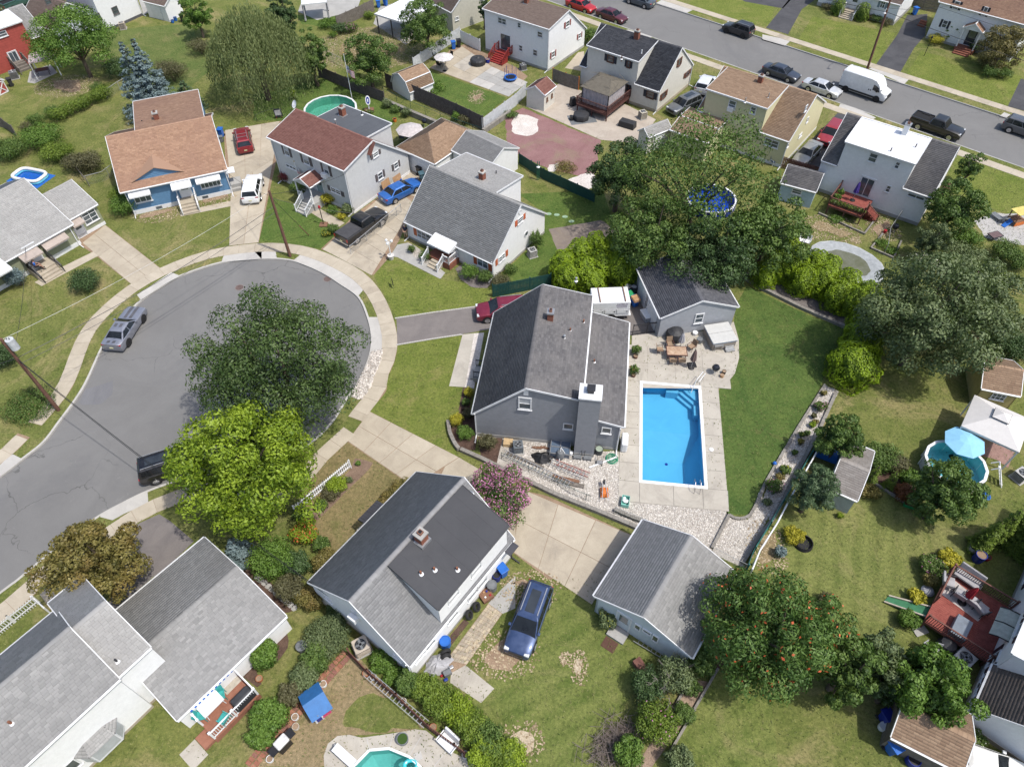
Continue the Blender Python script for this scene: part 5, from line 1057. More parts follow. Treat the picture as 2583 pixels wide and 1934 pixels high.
# --- sheds
def shed(label,A,B,ze,rise,D,wall,roof,axis='y',step=.2,gambrel=False,**kw):
 h=House('shed',label,A,B,'shed');W=h.W
 if gambrel:pr=[(0,ze),(W*.14,ze+rise*.62),(W/2,ze+rise),(W*.86,ze+rise*.62),(W,ze)]
 elif axis=='y':pr=[(0,ze),(W/2,ze+rise),(W,ze)]
 else:pr=[(0,ze),(D/2,ze+rise),(D,ze)]
 h.block(axis,pr,0,D if axis=='y' else W,wall,roof,step=step,eave=.12,rake=.1,**kw);return h
A,B=g(1,1152,660,1.5),g(1,1300,750,1.5);hh=shed('white gambrel shed with tan roof behind the dark picket fence',(A.x,A.y,0),(B.x,B.y,0),1.3,1.5,3.6,SD_WHITE,SH_TAN2,gambrel=True)
A,B=g(2,160,885),g(2,303,932);hh=shed('cream garden shed with red brown roof on the stone patio',A,B,2.1,.75,2.5,SD_CREAM,SH_RED);hh.win('r',hh.W,.5,1.,.85,1.5,frame=WOOD);hh.win('r',hh.W,1.6,1.,1.95,1.5,frame=WOOD)
A,B=g(2,1082,1232),g(2,1158,1285);hh=shed('cream shed with pale grey roof half hidden by the big tree',A,B,2.1,.6,3.2,SD_CREAM,SH_LGREY);hh.door('r',hh.W,1.,.1,2.3,1.9,lite=False)
A,B=g(7,118,75),g(7,392,150);hh=shed('pale blue shed with grey shingle roof beside the red deck',A,B,2.,1.,3.6,plain('shed_blue',(.4,.52,.6),.6,.1),SH_CHAR,'x');hh.win('f',0,1.2,1.2,2.2,1.8)
A,B=g(11,492,1015),g(11,703,1110);hh=shed('weathered grey roofed metal shed behind the white pipe fence',A,B,1.9,.55,4.6,plain('shed_pale',(.42,.47,.48),.55,.1),shingle('shingle_old',(.17,.15,.135),(.28,.26,.24),(.36,.34,.32)),'x',.25)
A,B=g(11,1735,195),g(11,2030,255);hh=shed('mustard yellow shed with tan roof beside the white canopy',A,B,2.,.9,3.6,plain('shed_mustard',(.46,.385,.17),.7,.1),SH_TAN2,'x',0);hh.win('f',0,.9,1.1,1.9,1.8,mull=2)
A,B=g(15,1090,1400,1.9),g(15,1660,1690,1.9);hh=shed('weathered shed with tan shingle roof near the two blue bins',(A.x,A.y,0),(B.x,B.y,0),1.9,.8,3.2,OLDWOOD,SH_TAN2,'x',.2)
A,B=g(0,-60,830),g(0,75,765);hh=shed('red barn style shed with white trim at the left edge',A,B,1.5,.8,3.,SD_RED,SH_GREY);f=MB();[f.bar((a,-.05,b),(c,-.05,d),.1,.05,(0,1,0))for a,b,c,d in((.05,.05,.05,1.5),(hh.W-.05,.05,hh.W-.05,1.5),(hh.W*.45,.1,hh.W-.1,1.4),(hh.W*.45,1.4,hh.W-.1,.1),(hh.W*.45,.05,hh.W*.45,1.5),(0,.08,hh.W,.08),(0,1.45,hh.W,1.45))];f.put('door_trim',WHITE,hh.e)
# ------------------------------------------------------------ trees, shrubs, hedges
def leafmat(name,dark,light,third=None,amt=.5,trans=.22):return tone_mat('leaf_'+name,dark,light,.55,None,trans,.35,third,amt,.35)
LF=dict((k,leafmat(k,a,b,*r))for k,a,b,*r in(('maple',(.02,.047,.012),(.105,.16,.045)),('dark',(.018,.044,.014),(.085,.14,.046)),('lime',(.07,.13,.006),(.27,.36,.03)),('olive',(.065,.065,.014),(.25,.215,.065),(.22,.12,.04),.5),('green',(.03,.07,.013),(.135,.205,.046)),('bright',(.036,.09,.01),(.15,.245,.042)),('spruce',(.045,.078,.082),(.19,.255,.265),None,.5,.05),('willow',(.065,.095,.03),(.26,.3,.13)),('arb',(.045,.09,.002),(.22,.32,.008),None,.5,.12),('greyg',(.04,.07,.026),(.18,.225,.098)),('brown',(.045,.042,.02),(.15,.145,.07)),('red',(.1,.02,.025),(.22,.05,.06)),('yellow',(.19,.18,.015),(.46,.42,.04)),('hedge',(.04,.085,.008),(.185,.255,.035)),('pine',(.02,.05,.024),(.12,.18,.08),None,.5,.08),('sumac',(.028,.075,.013),(.13,.21,.048)),('pink',(.4,.13,.28),(.6,.27,.45)),('tan',(.085,.075,.025),(.26,.225,.09)),('orange',(.42,.07,.03),(.6,.14,.05)),('rust',(.1,.035,.015),(.24,.1,.04)),('white',(.5,.48,.42),(.7,.68,.62)),('twig',(.16,.125,.11),(.26,.22,.19),None,.5,0.)))
def leaf_quads(P,Nrm,L,W,rg,tilt=.7,droop=0.):
 """diamond leaves at P, facing roughly Nrm"""
 n=len(P);N=Nrm+rg.normal(0,tilt,(n,3));N/=np.linalg.norm(N,axis=1,keepdims=True)+1e-9
 T=rg.normal(0,1,(n,3));T[:,2]-=droop;T-=(T*N).sum(1,keepdims=True)*N;T/=np.linalg.norm(T,axis=1,keepdims=True)+1e-9
 B=np.cross(N,T);l=(L*rg.uniform(.65,1.3,n))[:,None];w=(W*rg.uniform(.7,1.3,n))[:,None]
 V=np.empty((n,4,3));V[:,0]=P-T*l*.5;V[:,1]=P+B*w*.5-T*l*.08;V[:,2]=P+T*l*.5-N*l*.12;V[:,3]=P-B*w*.5-T*l*.08
 return V.reshape(-1,3),np.arange(n*4).reshape(n,4)
def blob_points(c,r,n,rg,shell=.45,low=-.35):
 d=rg.normal(0,1,(n,3));d/=np.linalg.norm(d,axis=1,keepdims=True)
 d[:,2]=np.where(d[:,2]<low,-d[:,2]*.6,d[:,2]);k=rg.uniform(shell,1.,n)**.6
 return np.array(c)+d*k[:,None]*np.array(r),d
def foliage(parent,blobs,n,size,mat,seed,name='crown',tilt=.42,aspect=.55,shell=.45,extra=None,low=-.35):
 """blobs: (centre, radii, tone shift) clumps; n leaves in all"""
 rg=np.random.default_rng(seed);vol=np.array([b[1][0]*b[1][1]+b[1][0]*b[1][2]+b[1][1]*b[1][2]for b in blobs]);vol=vol/vol.sum()
 Vs,Fs,Ts=[],[],[];k=0
 for b,v in zip(blobs,vol):
  m=max(6,int(n*v));P,d=blob_points(b[0],b[1],m,rg,shell,low);V,Q=leaf_quads(P,d,size,size*aspect,rg,tilt)
  Vs.append(V);Fs.append(Q+k);k+=len(V);Ts.append(np.clip(.36+.42*d[:,2]+b[2]+rg.normal(0,.18,m),0,1))  # upper leaves of each clump toned lighter, lower ones darker: shading in colour
 return np_mesh(name,np.concatenate(Vs),np.concatenate(Fs),mat,np.concatenate(Ts),parent)
def limbs(parent,base_r,h0,tips,name='trunk',mat=None,bend=.15):
 mb=MB();top=vC((0,0,h0));mb.tube([(0,0,-.05),(uN(-.05,.05),uN(-.05,.05),h0*.5),top],[base_r,base_r*.82,base_r*.7],10)
 for t in tips:
  t=Vector(t);m=top.lerp(t,.5)+vC((uN(-bend,bend),uN(-bend,bend),.15))*(t-top).length*.6;mb.tube([top-vC((0,0,base_r)),m,t],[base_r*.5,base_r*.28,base_r*.08],6)
 return mb.put(name,mat or BARK,parent,smooth=True)
def crown_of(rg,rx,ry,rz,zc,nb,br=.2,flat=.8,skirt=1.8):
 """ragged shell of clumps on a lumpy ellipsoid, darker mass inside"""
 bl=[];o=rg.uniform(0,20,3)
 for i in range(nb):
  ph=i*2.399963+rg.uniform(-.5,.5);u=1-(i+.5)/nb*skirt;s=math.sqrt(max(0.,1-u*u))
  lump=.8+.34*noise.noise(vC((cO(ph)*s*1.7+o[0],sI(ph)*s*1.7+o[1],u*1.7+o[2])));k=lump*rg.uniform(.86,1.06);r=br*rg.uniform(.65,1.5)*min(rx,ry)
  bl.append(((rx*k*s*cO(ph),ry*k*s*sI(ph),max(r*.5,zc+rz*k*u)),(r,r,r*flat),rg.normal(0,.11)+.1*(k-.8)))
 for i in range(5):a=i*1.257;bl.append(((rx*.28*cO(a),ry*.28*sI(a),zc-rz*.1),(rx*.36,ry*.36,rz*.45),-.4))  # inner clumps toned dark: shade inside the crown put into leaf colour
 return bl
_ps=[100]
def spot(t,x,y,z,r,base=None):
 """crown centre seen at tile pixel (x, y) and height z, radius r in tile pixels -> (foot, radius m)"""
 p=g(t,x,y,z);R=r*(SS if t>=0 else 1)*mpp(p);return vC((p.x,p.y,0)),R
def tree(label,t,x,y,r,h,leaf,n=9000,size=.26,nb=22,group=None,name='tree',squash=1.,rzf=.45,br=.21,zcf=.55,trunk=None,extra=None,low=-.35,shell=.5,skirt=1.8,flat=.8,ry=None,aspect=.55):
 zc=h*zcf;n=int(n*1.15);size*=.94;p,R=spot(t,x,y,zc,r);_ps[0]+=1;rg=np.random.default_rng(_ps[0]);e=thing(name,label,'tree',p,uN(-.2,.2),group)
 nb=int(nb*1.9);bl=crown_of(rg,R*1.04,R*1.04*squash,h*rzf,zc,nb,br,flat,skirt)
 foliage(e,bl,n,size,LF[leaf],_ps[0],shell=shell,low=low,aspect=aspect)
 limbs(e,trunk or .05+h*.028,h*.3,[b[0]for b in bl[:-1:max(1,nb//9)]])
 if extra:
  P=[];Dn=[]
  for b in bl[:int(nb*.8)]:
   q,d=blob_points(b[0],b[1],extra[1]//nb,rg,.92,.15);P.append(q);Dn.append(d)
  V,Q=leaf_quads(np.concatenate(P),np.concatenate(Dn),extra[2],extra[2]*.6,rg,.5);np_mesh('blossom',V,Q,LF[extra[0]],rg.uniform(0,1,len(Q)),e)
 return e
def bush(label,t,x,y,r,h,leaf,n=1800,size=.13,nb=9,group=None,name='shrub',extra=None,squash=1.,z=None,tilt=.42,cat='shrub'):
 p,R=spot(t,x,y,h*.5 if z is None else z,r);_ps[0]+=1;rg=np.random.default_rng(_ps[0]);R*=1.22;n=int(n*1.25);nb=int(nb*1.7);e=thing(name,label,cat,p,uN(-.3,.3),group)
 bl=[((R*.68*cO(i*2.4)*math.sqrt((i+.5)/nb),R*squash*.68*sI(i*2.4)*math.sqrt((i+.5)/nb),h*rg.uniform(.45,.66)),(R*rg.uniform(.26,.46),R*squash*rg.uniform(.26,.46),h*rg.uniform(.28,.45)),rg.normal(0,.1))for i in range(nb)]
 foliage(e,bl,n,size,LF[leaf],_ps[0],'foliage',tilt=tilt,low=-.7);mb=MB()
 for i in range(5):a=i*1.26;mb.tube([(.05*cO(a),.05*sI(a),0),(R*.3*cO(a),R*.3*sI(a),h*.5)],[.03,.012],5)
 mb.put('stem',BARK,e)
 if extra:
  P=[];Dn=[]
  for b in bl:q,d=blob_points(b[0],b[1],max(2,extra[1]//nb),rg,.95,.1);P.append(q);Dn.append(d)
  V,Q=leaf_quads(np.concatenate(P),np.concatenate(Dn),extra[2],extra[2]*.8,rg,.4);np_mesh('blossom',V,Q,LF[extra[0]],rg.uniform(0,1,len(Q)),e)
 return e
def clipped(label,t,x,y,r,h,leaf='arb',n=2600,size=.12,top=.55,group=None,name='evergreen',sx=1.):
 """dense trimmed evergreen: bulging rounded column"""
 p,R=spot(t,x,y,h*.6,r);R*=1.1;n=int(n*1.35);_ps[0]+=1;rg=np.random.default_rng(_ps[0]);e=thing(name,label,'shrub' if h<2 else 'tree',p,uN(-1,1),group)
 u=rg.uniform(0,1,n)**.8;ph=rg.uniform(0,2*math.pi,n);zz=u*h;prof=np.where(u<.12,.75+u*2.,np.sqrt(np.clip(1-(np.clip(u-.12,0,1)/.88)**(1/top*1.6),0,1)))
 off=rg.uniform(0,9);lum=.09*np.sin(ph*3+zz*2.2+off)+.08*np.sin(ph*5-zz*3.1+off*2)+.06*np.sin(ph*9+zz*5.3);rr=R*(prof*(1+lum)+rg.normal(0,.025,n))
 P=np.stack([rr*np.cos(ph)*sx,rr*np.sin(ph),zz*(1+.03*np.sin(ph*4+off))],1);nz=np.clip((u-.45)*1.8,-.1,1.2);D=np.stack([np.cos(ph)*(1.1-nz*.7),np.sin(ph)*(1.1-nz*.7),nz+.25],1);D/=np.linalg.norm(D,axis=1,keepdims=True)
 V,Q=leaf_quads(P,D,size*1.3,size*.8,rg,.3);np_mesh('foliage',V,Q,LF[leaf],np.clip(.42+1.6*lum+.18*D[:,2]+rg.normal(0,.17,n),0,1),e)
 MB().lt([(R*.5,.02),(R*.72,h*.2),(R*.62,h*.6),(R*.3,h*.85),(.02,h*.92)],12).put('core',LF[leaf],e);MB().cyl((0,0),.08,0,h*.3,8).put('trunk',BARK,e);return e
def conifer(label,t,x,y,base_r,h,leaf,n=9000,size=.3,tiers=14,group=None,name='spruce',tops=((0,0,1.),),foot=None):
 """tiered conifer; (x, y) foot pixel"""
 p=g(t,x,y);R=base_r*SS*mpp(p);_ps[0]+=1;rg=np.random.default_rng(_ps[0]);e=thing(name,label,'tree',p,0,group);Ps,Ds,Tn=[],[],[]
 mb=MB()
 for tx,ty,th in tops:
  H=h*th;mb.tube([(tx*.3,ty*.3,0),(tx,ty,H*.96)],[.2,.03],8);m=n//len(tops)
  for i in range(tiers):
   u=(i+.5)/tiers;rr=R*(1-u)**.85+.12;zz=H*(.04+.93*u);nbr=max(5,int(14*(1-u)+4));k=max(4,int(m/tiers*(1.9*(1-u)+.12)/nbr))
   for b in range(nbr):
    a=rg.uniform(0,6.283);L=rr*rg.uniform(.8,1.12);s=rg.uniform(.15,1,k)**.7*L;wdt=.2*L*(1-s/L*.6)+.08
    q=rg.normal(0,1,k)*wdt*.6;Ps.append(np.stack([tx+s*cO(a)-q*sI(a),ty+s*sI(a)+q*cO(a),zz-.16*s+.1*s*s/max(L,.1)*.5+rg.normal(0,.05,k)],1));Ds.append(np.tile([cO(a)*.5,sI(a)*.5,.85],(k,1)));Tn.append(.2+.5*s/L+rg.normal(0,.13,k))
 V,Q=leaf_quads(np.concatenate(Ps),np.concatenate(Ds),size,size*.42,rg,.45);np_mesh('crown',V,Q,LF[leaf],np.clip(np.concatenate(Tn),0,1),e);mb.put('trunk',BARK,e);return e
def willow(label,t,x,y,r,h,n=420):
 zc=h*.6;p,R=spot(t,x,y,zc,r);rg=np.random.default_rng(55);e=thing('willow_tree',label,'tree',p);Ps,Ds,Ts,Tn=[],[],[],[]
 V,Q,Tn=[],[],[]
 for i in range(n):
  a=rg.uniform(0,6.283);k=math.sqrt(rg.uniform(0.,1));r0=R*.86*k;z0=h*(1-.42*k*k)*rg.uniform(.9,1.03);cx,cy=r0*cO(a),r0*sI(a);L=h*rg.uniform(.22,.62);tone=rg.normal(.5,.27)
  for s in range(3):
   aa=a+rg.normal(0,.5);qx,qy=cx+rg.normal(0,.3),cy+rg.normal(0,.3);m=18
   for j in range(m):
    f=j/m;px_,py_=qx+cO(aa)*(.9*math.sqrt(f)+.1*f)*R*.16,qy+sI(aa)*(.9*math.sqrt(f)+.1*f)*R*.16;pz=z0-L*(f**1.25)
    if pz<.25:break
    w=.05*rg.uniform(.7,1.4);ln=.34;ph=rg.uniform(0,6.283);ox,oy=cO(ph)*w,sI(ph)*w;jx,jy=rg.normal(0,.1,2);b=len(V)
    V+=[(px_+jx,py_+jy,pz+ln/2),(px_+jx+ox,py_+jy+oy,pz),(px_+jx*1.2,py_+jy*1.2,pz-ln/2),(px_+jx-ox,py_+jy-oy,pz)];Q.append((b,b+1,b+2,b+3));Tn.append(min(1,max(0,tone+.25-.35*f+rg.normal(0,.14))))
 np_mesh('crown',V,Q,LF['willow'],Tn,e);bl=[((R*.5*cO(i),R*.5*sI(i),h*.55),(R*.4,R*.4,h*.22),-.35)for i in range(6)]
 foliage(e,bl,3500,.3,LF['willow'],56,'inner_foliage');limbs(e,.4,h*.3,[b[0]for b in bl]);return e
def hedge(label,pts,w,h,leaf,n,size=.13,group=None,cat='hedge',name='hedge'):
 P=resample([g(*p)for p in pts],.6);_ps[0]+=1;rg=np.random.default_rng(_ps[0]);c=sum(P,Vector())/len(P);e=thing(name,label,cat,c,0,group);bl=[]
 for p in P:
  for k in range(2):bl.append(((p.x-c.x+rg.normal(0,w*.12),p.y-c.y+rg.normal(0,w*.12),h*rg.uniform(.45,.62)),(w*rg.uniform(.45,.6),w*rg.uniform(.45,.6),h*rg.uniform(.38,.48)),rg.normal(0,.1)))
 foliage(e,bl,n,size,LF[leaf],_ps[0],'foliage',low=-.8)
 mb=MB();[mb.tube([(p.x-c.x,p.y-c.y,0),(p.x-c.x,p.y-c.y,h*.6)],[.035,.015],5)for p in P];mb.put('stem',BARK,e);return e
 # --- big trees
tree('large dark green maple spreading over the turning circle',-1,700,935,205,11.5,'maple',30000,.27,44,aspect=.42)
tree('yellow green maple beside the white picket fence',-1,622,1180,172,10.5,'lime',26000,.26,38)
tree('olive and rust tinted tree next to the dark asphalt drive',-1,232,1418,122,6.5,'olive',17000,.22,30)
tree('large open crowned tree with bare limbs over the blue pool cover',-1,1760,470,195,12.,'green',12000,.28,26,trunk=.36,flat=.95,low=-.2,skirt=1.3)
tree('dense dark tree left of the open crowned tree',-1,1562,440,82,8.,'dark',11000,.26,22)
tree('leafy tree overhanging the slate garage roof',-1,1640,590,110,8.5,'green',12000,.27,24)
tree('yellowish green tree behind the trimmed evergreen row',-1,1935,590,100,8.,'green',12000,.27,24)
tree('shaded low tree between open crowned tree and slate garage',-1,1800,640,110,7.5,'dark',11000,.27,24)
tree('large grey green tree beyond the pool lawn',-1,2345,800,165,10.,'greyg',24000,.27,38)
tree('paler leaved tree right of the large grey green tree',-1,2465,760,105,7.5,'greyg',12000,.25,24)
tree('broad tree beside the white house with the red deck',7,1600,150,235,6.5,'green',10000,.24,24);tree('small blue green tree at the corner of the red deck house',7,1430,420,140,4.5,'greyg',5000,.2,16)
tree('round green maple beside the red house',0,620,345,330,8.5,'bright',17000,.25,32,skirt=1.45);willow('weeping willow with drooping pale green strands',-1,640,118,132,11.)
tree('leafy tree between willow and dark picket fence',1,480,470,150,7.,'green',9000,.26,20);tree('dark tree right behind the weeping willow',1,240,130,130,7.5,'dark',7000,.27,18);tree('green tree left of the weeping willow top',0,1640,130,130,5.5,'bright',6000,.24,16)
tree('bushy tree by the flag pole and round pool',1,960,500,200,7.,'green',11000,.25,26);tree('tall tree beside the white patio canopy',1,1440,210,205,7.5,'green',11000,.26,26);tree('dark shrubby tree behind the white corner house',1,1925,80,60,5.,'dark',2200,.24,10)
tree('sumac with orange seed heads over the pale blue garage',-1,1925,1590,165,8.,'sumac',21000,.27,34,extra=('orange',420,.22),aspect=.36)
tree('sumac with orange seed heads above the mown lawn edge',-1,2055,1600,105,6.5,'sumac',10000,.25,22,extra=('orange',200,.2),aspect=.36)
tree('mixed dark green tree at the lawn edge below the sumacs',-1,2140,1690,80,6.,'green',9000,.24,20);tree('silvery grey green tree beside the bright green maple',-1,2205,1665,75,5.5,'greyg',8000,.22,18)
tree('bright green young maple in front of the white plum shuttered house',-1,2345,1735,95,6.5,'bright',12000,.24,24);tree('shaded small tree beside the bright green young maple',-1,2255,1735,50,4.5,'dark',4000,.22,12)
tree('round leafy tree beside the teal fence and blue tarp',11,650,480,195,5.,'green',9500,.2,24);tree('feathery pine in front of the weathered metal shed',11,430,900,190,5.5,'pine',9000,.24,22,aspect=.25)
tree('many stemmed dark evergreen beside the oval pool',11,1530,940,250,6.,'green',15000,.2,34,rzf=.5);tree('tan tinted cypress on the lawn across the street',3,2010,400,185,6.,'tan',13000,.22,30,rzf=.55,zcf=.45,skirt=1.95)
tree('small weeping tree by the gabled entry across the street',3,1600,250,75,3.,'bright',2400,.16,12);tree('young tree beside the near pavement of the street',3,1745,1400,100,4.,'green',4200,.18,14)
tree('crape myrtle with pink blossom at the pad corner',-1,1253,1252,88,4.,'green',8500,.17,26,extra=('pink',5200,.14),name='crape_myrtle')
conifer('tall blue spruce with twin tops behind the blue house',0,1310,985,205,9.8,'spruce',22000,.27,24,tops=((-.55,0,.97),(.9,.1,1.)));conifer('small dark spruce at the back of the blue house',0,1600,900,130,3.6,'pine',5000,.22,10);conifer('blue green dwarf spruce beside the light grey roof',8,2020,1470,120,2.6,'spruce',4500,.18,8)
for x,y,h,lb in((1890,1350,4.6,'tallest of the clump'),(2010,1330,4.4,'behind the tallest one'),(1790,1400,3.6,'nearest the clear grey tub'),(2090,1400,3.8,'above the soil barrel'),(2150,1460,3.8,'beside the plum shuttered house'),(2140,1300,3.4,'nearest the oval pool ladder')):conifer('narrow pointed evergreen, '+lb,11,x,y,95,h,'hedge',4200,.16,16,'pointed evergreens by the blue barrels','arborvitae')
for x,y,h in((890,850,2.2),(1040,890,2.)):conifer('narrow evergreen in the bed behind the metal shed',11,x,y,45,h,'hedge',1200,.13,10,'narrow evergreens in the shed bed','arborvitae')
# --- trimmed evergreens
for x,y,r,h,lb in((470,600,105,3.2,'beside the old slab pad corner'),(500,700,105,3.,'above the dark green slatted fence'),(600,520,105,3.8,'along the old slab pad'),(640,660,115,3.4,'directly above the grey house ridge'),(740,470,100,4.,'tallest at the top of the clump'),(780,600,115,3.6,'in the middle of the clump'),(880,480,95,3.8,'next to the tallest one'),(930,620,115,3.5,'directly behind the trailer roof bars'),(1000,540,95,3.4,'under the leafy tree'),(1045,640,90,3.,'next to the dark blue barrels'),(720,740,100,2.6,'low at the trailer front'),(420,650,70,2.4,'smallest, at the fence end')):clipped('rounded lime evergreen behind the white trailer, '+lb,6,x,y,r,h,n=3000,group='evergreen clump behind the white trailer')
for x,y,r,h,lb in((220,480,95,3.2,'beside the white resin chairs'),(130,600,110,3.,'under the yellowish green tree'),(260,600,120,3.4,'largest at the cover edge'),(350,720,110,3.,'touching the mulch bed midway'),(450,600,100,3.2,'against the sagging pool cover'),(500,720,115,3.2,'midway along the edging wall'),(560,640,95,3.,'narrow one against the pool cover'),(640,850,110,3.,'low above the edging wall end'),(720,760,110,3.2,'beside the standing water of the cover'),(760,900,100,2.8,'at the bed tip'),(880,860,105,3.,'touching the grey green tree'),(30,680,95,2.4,'smallest at the shaded wall end')):clipped('rounded lime evergreen above the pool lawn, '+lb,7,x,y,r,h,n=3000,group='evergreen row above the pool lawn')
for x,y,r,h,lb in((900,1090,140,3.2,'half under the grey green tree'),(850,1220,150,3.2,'between its two neighbours'),(790,1420,190,3.6,'at the head of the planting bed')):clipped('broad lime evergreen at the pool lawn corner, '+lb,7,x,y,r,h,n=5200,size=.13,group='broad evergreens at the lawn corner')
clipped('clipped tall green topiary column beside the street house steps',3,845,85,48,2.4,'hedge',1500,.12,.3);clipped('clipped green topiary at the top edge by the steps',3,640,45,48,2.2,'hedge',1200,.12,.3)
# --- shrubs
B=bush
B('dark glossy shrub on the lawn of the sage green house',4,705,765,125,1.7,'dark',4200,.13,14);B('blue green rounded shrub at the sage house steps',4,135,735,85,1.8,'spruce',2600,.11);B('sprawling ground cover beside the leaning pole',8,240,200,200,.7,'green',5200,.12,16,extra=('tan',300,.12));B('dark leafy shrub at the left edge behind the pole',4,20,1390,110,2.,'dark',2600,.15)
B('green juniper at the corner of the blue house',4,1035,130,112,1.9,'bright',4200,.12,14);B('yellow green shrub beside the blue house corner',0,990,1630,80,1.4,'hedge',1500);hedge('long bright green hedge on the back lawn',[(0,480,1020),(0,640,950),(0,900,820)],1.7,1.7,'hedge',8000,.15)
B('small round green bush near the long hedge end',0,432,935,66,1.5,'green',1900,.12,cat='shrub');B('oval green bush beyond the long hedge',0,295,1000,75,1.3,'green',1700,.13,squash=.7);B('dull brown green bush by the long hedge',0,215,1065,55,1.3,'brown',900)
B('spreading green thicket at the end of the long hedge',0,340,1140,165,2.2,'bright',6000,.16,16);B('dark thicket at the left edge',0,60,1250,140,2.2,'green',4500,.16,14);B('lime green bush in the thicket',0,480,1270,130,1.9,'hedge',4500,.15,14);B('brown tinged bush next to the inflatable pool',0,690,1355,165,2.1,'brown',6000,.15,16,squash=.7)
B('dark green bush behind the maple at the wire fence',0,985,570,115,2.3,'dark',3600,.17,12);B('small green bush under the round maple',0,815,740,60,1.4,'green',1400);B('plum brown round bush left of the willow',0,1670,395,95,1.9,'brown',2600,.14);B('grey twiggy bush behind the blue spruce',0,1430,600,120,2.6,'brown',4200,.15,14)
B('red leaved shrub by the pale house',1,262,1480,52,1.3,'red',1500,.11);B('green shrub beside the small gabled porch',1,370,1565,65,1.2,'green',1600);B('yellow green shrub at the porch steps',5,620,75,62,1.3,'yellow',1700);B('variegated pale shrub at the pale house corner',5,780,160,48,1.2,'greyg',1300);B('low yellow flowering shrub in the porch bed',5,735,220,38,.6,'yellow',800,.1);B('mixed green plants in the porch bed',5,660,165,50,.7,'bright',900,.1);B('green mound beside the black pickup',5,665,325,52,1.,'green',1500,.11);B('yellow daisies by the driveway edge',5,605,360,38,.6,'green',600,.1,extra=('yellow',130,.13))
B('small green ball shrub in the gravel bed',5,1318,492,34,.8,'green',900,.09);B('round green shrub left of the white porch',5,1430,545,50,1.,'green',1500,.09);B('large round green shrub right of the white porch',5,1805,685,80,1.4,'bright',2600,.1);B('dark round shrub at the white house corner',5,1935,725,65,1.3,'green',2000,.1);B('olive shrub by the green fence end',5,2070,770,85,1.2,'brown',2200,.11);B('low shrub along the white gable wall',5,2150,660,55,.9,'green',1000,.11);B('narrow green shrub on the white gable wall',6,240,420,52,2.2,'green',1800,.13)
B('golden round shrub at the grey house corner bed',9,1695,330,58,1.,'yellow',2200,.085);B('clipped green ball shrub at the bed corner',9,1770,440,68,1.1,'bright',2600,.085);B('golden shrub beside the front walk',9,1795,100,42,.9,'yellow',1300,.085);B('small green ball between golden shrubs',9,1772,182,34,.7,'green',1000,.085);B('dark red tinted shrub in the mulch bed',9,1950,520,78,1.5,'brown',2000,.11);B('dark shrub under the grey house eave',9,1790,280,48,.9,'brown',1000,.1)
B('potted leafy plant by the patio wall',6,1075,1335,40,1.1,'green',900,.12,extra=('orange',40,.08),cat='plant',name='potted_plant');B('second potted plant further down the patio wall',6,1060,1505,40,1.1,'green',900,.12,extra=('orange',40,.08),cat='plant',name='potted_plant')
B('red and yellow nandina beside the dry lawn',9,430,1270,110,1.5,'lime',3200,.12,extra=('orange',420,.12));B('bright green shrub behind the light grey roof',9,150,1490,175,2.3,'bright',6500,.14,16);B('dark purple green shrub below the nandina',9,370,1540,110,1.9,'dark',3200,.13);B('yellow olive shrub along the white house wall',9,610,1530,120,1.6,'olive',4200,.12,12);B('small green shrub at the nandina end',9,570,1370,70,1.2,'green',1600);B('brown green shrub along the pale blue wall',13,300,170,120,1.8,'brown',3600,.13,12);B('olive shrub near the white house gable',13,480,250,110,1.6,'olive',3200,.12,12)
hedge('red tinged low hedge under the white house eave',[(9,1080,1040),(9,1180,950),(9,1270,880)],.9,.9,'olive',3600,.11);B('yellow green bedding shrub behind the picket fence',9,690,870,95,.8,'lime',2600,.11,12,squash=.8);B('low brownish bedding behind the picket fence',9,640,940,80,.6,'brown',1600,.11);B('small leafy clump in the bed behind the picket fence',9,560,1040,60,.6,'green',1000,.11);B('tiny green plant in the bare bed',9,872,690,22,.4,'bright',300,.1);B('whitish plant in the bare bed',9,800,830,28,.4,'greyg',300,.1);B('green shrub under the yellow maple',9,400,1110,70,.9,'green',1400)
B('grey green spreading shrub beside the old air conditioner',13,620,570,185,1.7,'greyg',6200,.12,16);B('bright leafy shrub at the white wing wall',13,90,720,115,1.9,'bright',3600,.16,12);B('green shrub along the brick edged yard',13,520,760,120,1.5,'green',3600,.13,12);B('olive mixed shrub along the brick edging',13,430,900,120,1.4,'greyg',3400,.13,12);B('dull brown shrub along the brick edging',13,310,1050,105,1.3,'brown',2800,.12);B('dense green shrub behind the railed deck',13,130,1240,150,1.8,'bright',5200,.14,14);B('green shrub at the brick path end',13,60,1400,110,1.5,'bright',3000,.13)
for i,(x,y,r,lf,lb)in enumerate(((1290,960,95,'green','green shrub by the white house rubbish heap'),(1440,1010,120,'hedge','lime green shrub at the head of the boundary hedge'),(1560,1110,140,'hedge','broad yellow green shrub in the boundary hedge'),(1720,1200,140,'lime','yellow tipped shrub in the boundary hedge'),(1830,1330,140,'hedge','large yellow green shrub lower in the boundary hedge'),(1960,1440,140,'green','dark green shrub lower in the boundary hedge'),(2060,1560,150,'hedge','last shrub of the boundary hedge by the thatch patch'),(1900,1570,110,'lime','yellow shrub above the trellis fence'))):B(lb,13,x,y,r,1.7,lf,4200,.13,12)
B('weedy green clump along the pale blue gable',13,1080,780,110,.8,'bright',2200,.13);B('weedy green clump by the terracotta pot',13,1180,900,90,.8,'bright',1800,.13);B('shaded shrubs under the pale blue gable wall',13,700,380,100,1.,'dark',2400,.13)
